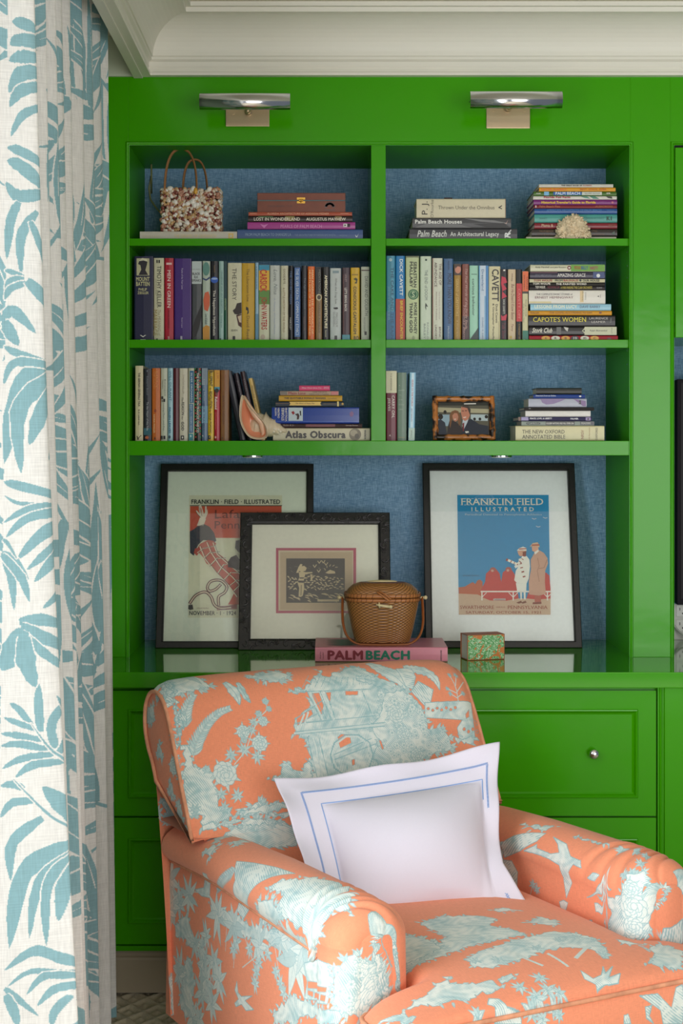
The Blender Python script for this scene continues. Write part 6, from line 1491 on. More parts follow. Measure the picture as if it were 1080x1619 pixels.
def frond(c, x, y, a, L, bend, leaf, rnd, pairs=9, wd=0.014, spread=0.95):
    """palm frond: a curved rib with long leaflets, each cut out by a thin white gap"""
    n = pairs * 2; spine = [(x, y, a)]
    for k in range(n):
        aa = a + bend * k / n
        x += math.cos(aa) * L / n; y += math.sin(aa) * L / n; spine.append((x, y, aa))
    for k in range(n, 1, -1):
        x, y, aa = spine[k]; t = k / n
        ll = leaf * (0.55 + 0.75 * math.sin(math.pi * (0.2 + 0.7 * t))) * rnd.uniform(0.85, 1.15)
        s_ = 1 if k % 2 else -1
        an = aa + s_ * (spread * (1 - 0.75 * t ** 2) + rnd.uniform(-0.10, 0.10)); w_ = wd * rnd.uniform(0.8, 1.2); bd = -s_ * rnd.uniform(0.15, 0.5)
        st = rnd.getstate(); c.fill(blade(x, y, an, ll * 1.04, w_ + 0.0045, bd, 9, 0.0, rnd), T=0.0); rnd.setstate(st)
        c.fill(blade(x, y, an, ll, w_, bd, 9, 0.12, rnd), T=1.0)
        if rnd.random() < 0.5: c.fill(blade(x + math.cos(an) * ll * .3, y + math.sin(an) * ll * .3, an + bd * .5, ll * 0.4, 0.0014, bd * .5), T=0.0)
    c.line([p[:2] for p in spine], 0.0042, T=1.0)

# ---------------------------------------------------------------- curtain
CW, CH = 3.6, 2.62
cc = Canvas(CW, CH, 700)
rnd = random.Random(21)
i = 0
for gy_ in np.arange(CH + 0.1, -0.3, -0.27):
    for gx_ in np.arange(-0.1 + (0.19 if i % 2 else 0), CW + 0.2, 0.38):
        x = gx_ + rnd.uniform(-0.05, 0.05); y = gy_ + rnd.uniform(-0.05, 0.05)
        a = rnd.choice([0.25, 0.75, -0.2, 1.2, 0.95, 0.08, -0.35]) * math.pi + rnd.uniform(-0.25, 0.25)
        frond(cc, x, y, a, rnd.uniform(0.28, 0.38), rnd.uniform(-0.9, 0.9), rnd.uniform(0.15, 0.21), rnd, 6, rnd.uniform(0.016, 0.023))
    i += 1
CLEAR = [(0.186, 2.337), (0.22, 2.343), (0.268, 2.338), (0.258, 1.968), (0.282, 1.603), (0.299, 1.125), (0.276, 0.773), (0.249, 0.403), (0.246, 0.379), (0.126, 0.396)]
PALM = [([(.186,.843),(.163,.852),(.142,.85)],.0075),([(.275,.762),(.25,.807),(.219,.845)],.016),([(.201,.819),(.163,.818),(.141,.792)],.0082),([(.218,.787),(.163,.745),(.159,.676)],.0112),([(.281,.734),(.185,.69),(.155,.554)],.0187),([(.28,.73),(.211,.668),(.192,.57)],.0112),([(.28,.726),(.226,.666),(.222,.552)],.0105),([(.28,.722),(.249,.664),(.239,.595)],.0112),([(.282,.722),(.266,.642),(.26,.569)],.0067),([(.282,.74),(.231,.79),(.163,.864)],.0025),([(.206,.95),(.179,.987),(.161,1.001)],.0067),([(.21,.95),(.175,.964),(.15,.975)],.006),([(.222,.93),(.175,.941),(.144,.946)],.0067),([(.236,.91),(.179,.925),(.144,.923)],.0075),([(.24,.903),(.182,.898),(.146,.882)],.0075),([(.255,.887),(.202,.885),(.169,.864)],.0083),([(.241,.913),(.238,.964),(.282,1.016)],.0092),([(.245,.901),(.271,.954),(.246,1.01)],.009),([(.217,.946),(.214,.997),(.215,1.036)],.0101),([(.285,.863),(.24,.905),(.199,.963)],.0023),([(.265,.507),(.206,.546),(.145,.515)],.0104),([(.264,.497),(.195,.509),(.151,.486)],.0052),([(.263,.49),(.218,.498),(.186,.468)],.0075),([(.261,.474),(.234,.473),(.205,.445)],.0082),([(.146,.483),(.17,.462),(.208,.427)],.0067),([(.148,.471),(.163,.44),(.17,.413)],.0104),([(.248,.458),(.232,.431),(.228,.405)],.0072),([(.293,1.635),(.199,1.597),(.159,1.445)],.0229),([(.293,1.627),(.193,1.557),(.19,1.426)],.0174),([(.301,1.615),(.24,1.556),(.206,1.481)],.0201),([(.309,1.595),(.269,1.536),(.259,1.5)],.0149),([(.312,1.514),(.274,1.484),(.245,1.452)],.0115),([(.283,1.624),(.191,1.653),(.163,1.667)],.0083),([(.275,1.628),(.186,1.637),(.161,1.595)],.0094),([(.291,1.377),(.194,1.402),(.157,1.412)],.0101),([(.294,1.369),(.193,1.37),(.158,1.386)],.0042),([(.298,1.367),(.208,1.362),(.155,1.335)],.0073),([(.306,1.355),(.208,1.346),(.159,1.308)],.0092),([(.313,1.335),(.236,1.318),(.179,1.266)],.0141),([(.311,1.315),(.248,1.286),(.196,1.246)],.0098),([(.308,1.291),(.261,1.273),(.21,1.224)],.0138),([(.302,1.224),(.27,1.206),(.225,1.174)],.0103),([(.152,1.28),(.175,1.264),(.2,1.228)],.0083),([(.152,1.276),(.168,1.233),(.172,1.172)],.0083),([(.152,1.276),(.186,1.233),(.201,1.187)],.0092),([(.154,1.304),(.163,1.296),(.179,1.268)],.0038),([(.181,1.15),(.229,1.152),(.3,1.125)],.0125),([(.185,1.143),(.239,1.113),(.296,1.086)],.0125),([(.185,1.131),(.227,1.09),(.285,1.043)],.0092),([(.189,1.135),(.166,1.092),(.147,1.062)],.0225),([(.189,1.123),(.193,1.076),(.21,1.028)],.0192),([(.248,2.28),(.213,2.291),(.194,2.292)],.0125),([(.26,2.255),(.212,2.258),(.189,2.246)],.015),([(.254,2.226),(.211,2.225),(.186,2.215)],.014),([(.252,2.197),(.21,2.192),(.184,2.153)],.016),([(.26,2.173),(.209,2.159),(.184,2.125)],.012),([(.268,2.136),(.213,2.114),(.185,2.068)],.009),([(.261,2.013),(.205,2.041),(.178,2.047)],.011),([(.259,1.968),(.204,2.012),(.177,2.022)],.014),([(.259,1.964),(.198,1.955),(.174,1.981)],.0128),([(.198,1.943),(.181,1.905),(.172,1.832)],.0105),([(.233,1.927),(.201,1.878),(.199,1.801)],.0101),([(.219,1.907),(.245,1.846),(.271,1.777)],.0092),([(.204,1.801),(.179,1.809),(.168,1.811)],.0053),([(.204,1.797),(.179,1.793),(.167,1.775)],.006),([(.209,1.789),(.178,1.776),(.166,1.755)],.0072),([(.209,1.793),(.249,1.757),(.281,1.728)],.0138),([(.165,1.723),(.184,1.733),(.224,1.693)],.012),([(.165,1.715),(.176,1.692),(.191,1.669)],.0129)]

cc.fill(CLEAR, T=0.0)
for pts_, w_ in PALM:
    P_ = smooth_path(pts_, 7) if len(pts_) > 2 else np.array(pts_, float)
    n_ = len(P_); up_, dn = [], []
    for i, p in enumerate(P_):
        q = P_[min(n_ - 1, i + 1)] - P_[max(0, i - 1)]; q = q / max(1e-9, np.hypot(*q)); ww = w_ * 0.95 * math.sin(math.pi * min(1, 0.14 + 0.86 * i / (n_ - 1))) ** 0.8 * rnd.uniform(0.88, 1.10)
        if i == n_ - 1: ww = 0
        up_.append((p[0] - q[1] * ww, p[1] + q[0] * ww)); dn.append((p[0] + q[1] * ww, p[1] - q[0] * ww))
    cc.line([tuple(p) for p in up_], 0.0022, T=0.0); cc.line([tuple(p) for p in dn], 0.0022, T=0.0)
    cc.fill(up_ + dn[::-1], T=1.0)

palm_img = cc.image('palm_print')

def cloth_mat(name, img, ground, pale, teal, trans=0.0, rough=0.85):
    m = bpy.data.materials.new(name); m.use_nodes = True
    nt = m.node_tree; b = nt.nodes['Principled BSDF']; out = nt.nodes['Material Output']
    uv = nt.nodes.new('ShaderNodeUVMap'); uv.uv_map = 'uv'
    tx = nt.nodes.new('ShaderNodeTexImage'); tx.image = img; tx.extension = 'REPEAT'
    nt.links.new(uv.outputs[0], tx.inputs[0])
    sp = nt.nodes.new('ShaderNodeSeparateColor'); nt.links.new(tx.outputs[0], sp.inputs[0])
    m1 = nt.nodes.new('ShaderNodeMix'); m1.data_type = 'RGBA'; m1.inputs[6].default_value = (*lin(ground), 1); m1.inputs[7].default_value = (*lin(pale), 1)
    m2 = nt.nodes.new('ShaderNodeMix'); m2.data_type = 'RGBA'; m2.inputs[7].default_value = (*lin(teal), 1)
    nt.links.new(sp.outputs[0], m1.inputs[0]); nt.links.new(m1.outputs[2], m2.inputs[6]); nt.links.new(sp.outputs[1], m2.inputs[0])
    # linen slubs: two crossed stretched noises
    tc = nt.nodes.new('ShaderNodeTexCoord')
    ns_ = []
    for sc in ((70, 1400), (1400, 70)):
        mp = nt.nodes.new('ShaderNodeMapping'); mp.inputs['Scale'].default_value = (sc[0], sc[1], 1)
        n = nt.nodes.new('ShaderNodeTexNoise'); n.inputs['Scale'].default_value = 1; n.inputs['Detail'].default_value = 2
        nt.links.new(uv.outputs[0], mp.inputs['Vector']); nt.links.new(mp.outputs[0], n.inputs['Vector']); ns_.append(n)
    ad = nt.nodes.new('ShaderNodeMath'); ad.operation = 'ADD'
    nt.links.new(ns_[0].outputs['Fac'], ad.inputs[0]); nt.links.new(ns_[1].outputs['Fac'], ad.inputs[1])
    mr = nt.nodes.new('ShaderNodeMapRange'); mr.inputs[1].default_value = 0.6; mr.inputs[2].default_value = 1.4; mr.inputs[3].default_value = 0.84; mr.inputs[4].default_value = 1.14
    nt.links.new(ad.outputs[0], mr.inputs[0])
    mm = nt.nodes.new('ShaderNodeVectorMath'); mm.operation = 'SCALE'
    nt.links.new(m2.outputs[2], mm.inputs[0]); nt.links.new(mr.outputs[0], mm.inputs['Scale'])
    nt.links.new(mm.outputs[0], b.inputs['Base Color'])
    b.inputs['Roughness'].default_value = rough; b.inputs['Specular IOR Level'].default_value = 0.25
    b.inputs['Sheen Weight'].default_value = 0.15
    bp = nt.nodes.new('ShaderNodeBump'); bp.inputs['Strength'].default_value = 0.25; bp.inputs['Distance'].default_value = 0.0006
    nt.links.new(ad.outputs[0], bp.inputs['Height']); nt.links.new(bp.outputs[0], b.inputs['Normal'])
    if trans:
        tl = nt.nodes.new('ShaderNodeBsdfTranslucent'); nt.links.new(mm.outputs[0], tl.inputs[0])
        mx = nt.nodes.new('ShaderNodeMixShader'); mx.inputs[0].default_value = trans
        nt.links.new(b.outputs[0], mx.inputs[1]); nt.links.new(tl.outputs[0], mx.inputs[2]); nt.links.new(mx.outputs[0], out.inputs[0])
    return m
CURT = cloth_mat('palm_linen', palm_img, (236, 234, 230), (236, 234, 230), (142, 182, 190), trans=0.22)

# folds: (y along the track, amplitude sign); nearest folds are the broad ones
zt_c = 2.645
nu, nv = 640, 90
# phase as a function of s: broad folds near the camera
s = np.linspace(0, 1, nu)
ph_ = 2 * math.pi * (8.3 * s ** 1.12) - math.pi / 2
Vv = np.zeros((nv, nu, 3))
for j in range(nv):
    t = j / (nv - 1)                      # 0 top, 1 bottom
    z = zt_c * (1 - t) + 0.008 * t
    y = -0.352 - (1.17 + 0.17 * t) * (1 - s) - 0.012 * (1 + np.sin(3 * s + 2 * t))
    amp = (0.044 + 0.026 * t) * (0.85 + 0.35 * np.sin(5.1 * s + 1.0)) * (0.9 + 0.2 * np.sin(40 * s)) * np.minimum(1, 1.25 - 0.5 * s) + (0.020 + 0.075 * t) * np.exp(-(s / 0.13) ** 2)
    p = ph_ + 0.5 * np.sin(2.2 * t + 4 * s) * t * np.minimum(1, s * 5)
    wave = np.sin(p) + 0.22 * np.sin(2 * p + 1.2 + 1.5 * t)
    x = -0.640 + 0.042 * s + 0.024 * t + 0.045 * t * (1 - s) + amp * wave
    y = y - 0.018 + 0.018 * np.cos(p) * (0.6 + 0.4 * t)
    Vv[j, :, 0] = x; Vv[j, :, 1] = y; Vv[j, :, 2] = z
Vv[..., 0] = np.maximum(Vv[..., 0], XL + 0.06)
ds = np.hypot(np.diff(Vv[nv // 2, :, 0]), np.diff(Vv[nv // 2, :, 1]))
arc = np.concatenate([[0], np.cumsum(ds)])
UVc = np.zeros((nv, nu, 2))
for j in range(nv):
    UVc[j, :, 0] = arc / CW
    UVc[j, :, 1] = Vv[j, :, 2] / CH
fc = [(j * nu + i, j * nu + i + 1, (j + 1) * nu + i + 1, (j + 1) * nu + i) for j in range(nv - 1) for i in range(nu - 1)]
cur = mesh('curtain', Vv.reshape(-1, 3).tolist(), fc, CURT, None, True, uvs=UVc.reshape(-1, 2))
tag(cur, 'floor length white linen curtain printed with teal palm fronds, hanging at the left', 'curtain')
# sheer behind it, against the window
nu2 = 260; s = np.linspace(0, 1, nu2); V2 = []
for z in np.linspace(2.645, 0.01, 12):
    for q in s: V2.append((XL + 0.085 + 0.012 * math.sin(q * 120), -0.45 - 1.45 * (1 - q), z))
f2_ = [(j * nu2 + i, j * nu2 + i + 1, (j + 1) * nu2 + i + 1, (j + 1) * nu2 + i) for j in range(11) for i in range(nu2 - 1)]
SHEER = bpy.data.materials.new('sheer_voile'); SHEER.use_nodes = True
nt = SHEER.node_tree; b = nt.nodes['Principled BSDF']; b.inputs['Base Color'].default_value = (0.9, 0.9, 0.9, 1); b.inputs['Roughness'].default_value = 0.9
tl = nt.nodes.new('ShaderNodeBsdfTranslucent'); tl.inputs[0].default_value = (0.95, 0.95, 0.96, 1)
mx = nt.nodes.new('ShaderNodeMixShader'); mx.inputs[0].default_value = 0.6
nt.links.new(b.outputs[0], mx.inputs[1]); nt.links.new(tl.outputs[0], mx.inputs[2]); nt.links.new(mx.outputs[0], nt.nodes['Material Output'].inputs[0])
tag(mesh('sheer_curtain', V2, f2_, SHEER, None, True), 'plain white sheer curtain glowing behind the palm printed curtain', 'curtain')

# ---------------------------------------------------------------- armchair
CX, CY, TH = 0.196, -1.07, math.radians(28)
ch = thing('armchair', 'rolled arm armchair in coral linen with a pale blue pagoda and flower print', 'armchair', (CX, CY, 0))
ch.rotation_euler = (0, 0, TH)
RES = 1150
canv = {k: Canvas(1.1 if k != 'back' else 0.9, 1.1, RES) for k in ('back', 'arml', 'armr', 'seat')}
trnd = random.Random(77)
def engrave(c, pts, th=0.0, dens=0.5, L=1.0, per=0.0042, edge=True):
    """pale shape with teal hatching and a teal contour"""
    r = c.mask(pts)
    if r is None: return
    sl, m = r
    c.L[sl][m] = L
    yy, xx = np.mgrid[sl[0], sl[1]]
    X, Y = xx / c.res, yy / c.res
    w = np.sin(31 * X + 2.0 * np.sin(27 * Y)) * np.cos(37 * Y + 1.7)
    h = np.sin((X * math.cos(th) + Y * math.sin(th)) * 2 * math.pi / per + 3.5 * w)
    n2 = np.sin(140 * X + 3 * np.sin(90 * Y)) * np.cos(150 * Y + 2 * np.sin(80 * X))
    t = np.clip((h - (1.25 - 2 * dens) - 0.9 * np.sin(53 * X + 1.3) * np.cos(47 * Y) + 0.9 * n2) * 1.0 + 0.36, 0, 0.8)
    c.T[sl][m] = t[m]
    if edge: c.line(list(pts) + [pts[0]], 0.0009, T=0.95)
def jag(pts, amp, step=0.007):
    out = []
    n = len(pts)
    for i in range(n):
        a, b = pts[i], pts[(i + 1) % n]; L = math.hypot(b[0] - a[0], b[1] - a[1]); k = max(1, int(L / step))
        for j in range(k):
            t = j / k; out.append((a[0] + (b[0] - a[0]) * t + trnd.uniform(-amp, amp), a[1] + (b[1] - a[1]) * t + trnd.uniform(-amp, amp)))
    return out
def tleaf(c, x, y, a, L, w, bend=0.3):
    p = blade(x, y, a, L, w, bend, 6)
    c.fill(p, L=1.0, T=trnd.choice((0.1, 0.3, 0.5))); c.line(p + [p[0]], 0.0006, T=0.85)
    c.line([(x, y), (x + math.cos(a + bend / 2) * L * 0.75, y + math.sin(a + bend / 2) * L * 0.75)], 0.0005, T=0.7)
def star(c, x, y, r, n=8, a0=None):
    a0 = trnd.uniform(0, 6.28) if a0 is None else a0
    for k in range(n):
        a = a0 + 6.283 * k / n + trnd.uniform(-.15, .15); tleaf(c, x, y, a, r * trnd.uniform(0.8, 1.15), r * 0.17, trnd.uniform(-.4, .4))
def peony(c, x, y, r):
    star(c, x, y, r * 1.55, 7)
    for ring, k, rr in ((1.0, 9, 0.42), (0.62, 7, 0.34), (0.28, 5, 0.26)):
        for j in range(k):
            a = 6.283 * j / k + ring; cx, cy = x + math.cos(a) * r * ring * 0.68, y + math.sin(a) * r * ring * 0.68
            p = [(cx + rr * r * math.cos(q * 0.628), cy + rr * r * math.sin(q * 0.628)) for q in range(10)]
            c.fill(p, L=1.0, T=0.12); c.line(p + [p[0]], 0.0008, T=0.75)
def bush(c, pts, th=0.6, dens=0.45, r=0.016, step=0.018):
    engrave(c, jag(pts, 0.004), th, dens * 0.8)
    n = len(pts); cx = sum(p[0] for p in pts) / n; cy = sum(p[1] for p in pts) / n
    for i in range(n):
        a, b = pts[i], pts[(i + 1) % n]; L = math.hypot(b[0] - a[0], b[1] - a[1])
        for j in range(max(1, int(L / step))):
            t = (j + trnd.random()) / max(1, int(L / step)); x, y = a[0] + (b[0] - a[0]) * t, a[1] + (b[1] - a[1]) * t
            o = math.atan2(y - cy, x - cx)
            for q in (-0.7, 0, 0.7): tleaf(c, x, y, o + q + trnd.uniform(-.2, .2), r * trnd.uniform(0.7, 1.2), r * 0.22)
def fern(c, pts, leaf=0.026, side=0):
    P_ = smooth_path(pts, 5) if len(pts) > 2 else np.array(pts)
    c.line([tuple(p) for p in P_], 0.0011, L=1.0, T=0.3)
    L = np.concatenate([[0], np.cumsum(np.hypot(*np.diff(P_, axis=0).T))]); n = max(4, int(L[-1] / 0.008))
    for k in range(1, n + 1):
        u = L[-1] * k / n; x, y = np.interp(u, L, P_[:, 0]), np.interp(u, L, P_[:, 1])
        x2, y2 = np.interp(min(L[-1], u + .004), L, P_[:, 0]), np.interp(min(L[-1], u + .004), L, P_[:, 1]); x1, y1 = np.interp(u - .004, L, P_[:, 0]), np.interp(u - .004, L, P_[:, 1])
        a = math.atan2(y2 - y1, x2 - x1)
        for s_ in (1, -1):
            if side and s_ != side: continue
            tleaf(c, x, y, a + s_ * 0.95, leaf * (1.15 - 0.75 * k / n), leaf * 0.14, -s_ * 0.4)
def plume(c, pts, w=0.010):
    """long feathery leaf"""
    P_ = smooth_path(pts, 6) if len(pts) > 2 else np.array(pts)
    n = len(P_); up_, dn = [], []
    for i, p in enumerate(P_):
        q = P_[min(n - 1, i + 1)] - P_[max(0, i - 1)]; q /= max(1e-9, np.hypot(*q)); ww = w * math.sin(math.pi * min(1, 0.15 + 0.85 * i / (n - 1))) * trnd.uniform(0.75, 1.2)
        up_.append((p[0] - q[1] * ww, p[1] + q[0] * ww)); dn.append((p[0] + q[1] * ww, p[1] - q[0] * ww))
    engrave(c, up_ + dn[::-1], 1.1, 0.5, per=0.003)
    c.line([tuple(p) for p in P_], 0.0008, T=0.9)
def stem(c, pts, r=0.0011): c.line([tuple(p) for p in (smooth_path(pts, 5) if len(pts) > 2 else pts)], r, L=1.0, T=0.35)
def flowers(c, pts, r=0.008, n=30):
    xs = [p[0] for p in pts]; ys = [p[1] for p in pts]
    for _ in range(n):
        x, y = trnd.uniform(min(xs), max(xs)), trnd.uniform(min(ys), max(ys))
        inside = False; j = len(pts) - 1
        for i in range(len(pts)):
            if (pts[i][1] > y) != (pts[j][1] > y) and x < (pts[j][0] - pts[i][0]) * (y - pts[i][1]) / (pts[j][1] - pts[i][1]) + pts[i][0]: inside = not inside
            j = i
        if not inside: continue
        rr = r * trnd.uniform(0.6, 1.3)
        for k in range(6):
            a = k * 1.047; p = [(x + math.cos(a) * rr * .6 + rr * .42 * math.cos(q), y + math.sin(a) * rr * .6 + rr * .42 * math.sin(q)) for q in (0, 1, 2, 3, 4, 5)]
            c.fill(p, L=1.0, T=0.08); c.line(p + [p[0]], 0.0005, T=0.7)
        c.fill([(x + rr * .25 * math.cos(q), y + rr * .25 * math.sin(q)) for q in range(6)], T=0.8)
def toile(ops):
    for o in ops:
        c = canv[o[0]]; k = o[1]; p = o[2]; x = o[3] if len(o) > 3 else None
        if k == 'm':
            engrave(c, jag(p, 0.0065, 0.007), *(x or ()))
            cx, cy = sum(q[0] for q in p) / len(p), sum(q[1] for q in p) / len(p)
            for q in jag(p, 0.002, 0.016):
                if trnd.random() < 0.6: tleaf(c, q[0], q[1], math.atan2(q[1] - cy, q[0] - cx) + trnd.uniform(-.7, .7), trnd.uniform(0.008, 0.016), 0.0028)
        elif k == 'e': engrave(c, p, *(x or ()))
        elif k == 'b': bush(c, p)
        elif k == 'h': c.fill(p, L=0.0, T=0.0); c.line(p + [p[0]], 0.0008, T=0.8)
        elif k == 'l': c.line(p, x or 0.001, L=1.0, T=0.25)
        elif k == 't': c.line(p, x or 0.0008, T=0.9)
        elif k == 'f': fern(c, p, x or 0.024)
        elif k == 'u': plume(c, p, x or 0.010)
        elif k == 's': stem(c, p)
        elif k == 'w': flowers(c, p, 0.008, x or 40)
        elif k == 'P': peony(c, p[0][0], p[0][1], math.hypot(p[1][0] - p[0][0], p[1][1] - p[0][1]))
        elif k == 'S': star(c, p[0][0], p[0][1], 0.78 * math.hypot(p[1][0] - p[0][0], p[1][1] - p[0][1]))
def scatter(c, x0, x1, y0, y1, n):
    for _ in range(n):
        x, y = trnd.uniform(x0, x1), trnd.uniform(y0, y1); k = trnd.random()
        if k < 0.35: peony(c, x, y, trnd.uniform(0.014, 0.024)); star(c, x + 0.03, y - 0.02, 0.022)
        elif k < 0.6: fern(c, [(x, y), (x + trnd.uniform(-.04, .04), y + 0.05), (x + trnd.uniform(-.08, .08), y + 0.09)], 0.02)
        elif k < 0.85: bush(c, [(x, y), (x + 0.06, y + 0.01), (x + 0.07, y + 0.04), (x + 0.02, y + 0.05)], r=0.014)
        else: star(c, x, y, 0.025); star(c, x + 0.03, y + 0.02, 0.02)
scatter(canv['back'], 0.0, 0.9, 0.78, 1.08, 16); scatter(canv['arml'], 0, 1.0, 0.72, 1.0, 16); scatter(canv['arml'], 0, 1.0, 0.0, 0.10, 9)
scatter(canv['armr'], 0, 1.0, 0.0, 0.38, 22); scatter(canv['seat'], 0, 1.0, 0.02, 0.12, 10); scatter(canv['seat'], 0.1, 0.45, 0.7, 1.0, 6)
for q in ((0.10,0.62),(0.20,0.66),(0.14,0.74),(0.25,0.62),(0.08,0.82),(0.22,0.80),(0.29,0.58),(0.33,0.64)): bush(canv['arml'], [(q[0]-.018,q[1]-.01),(q[0]+.018,q[1]-.012),(q[0]+.01,q[1]+.02),(q[0]-.012,q[1]+.018)], r=0.016)
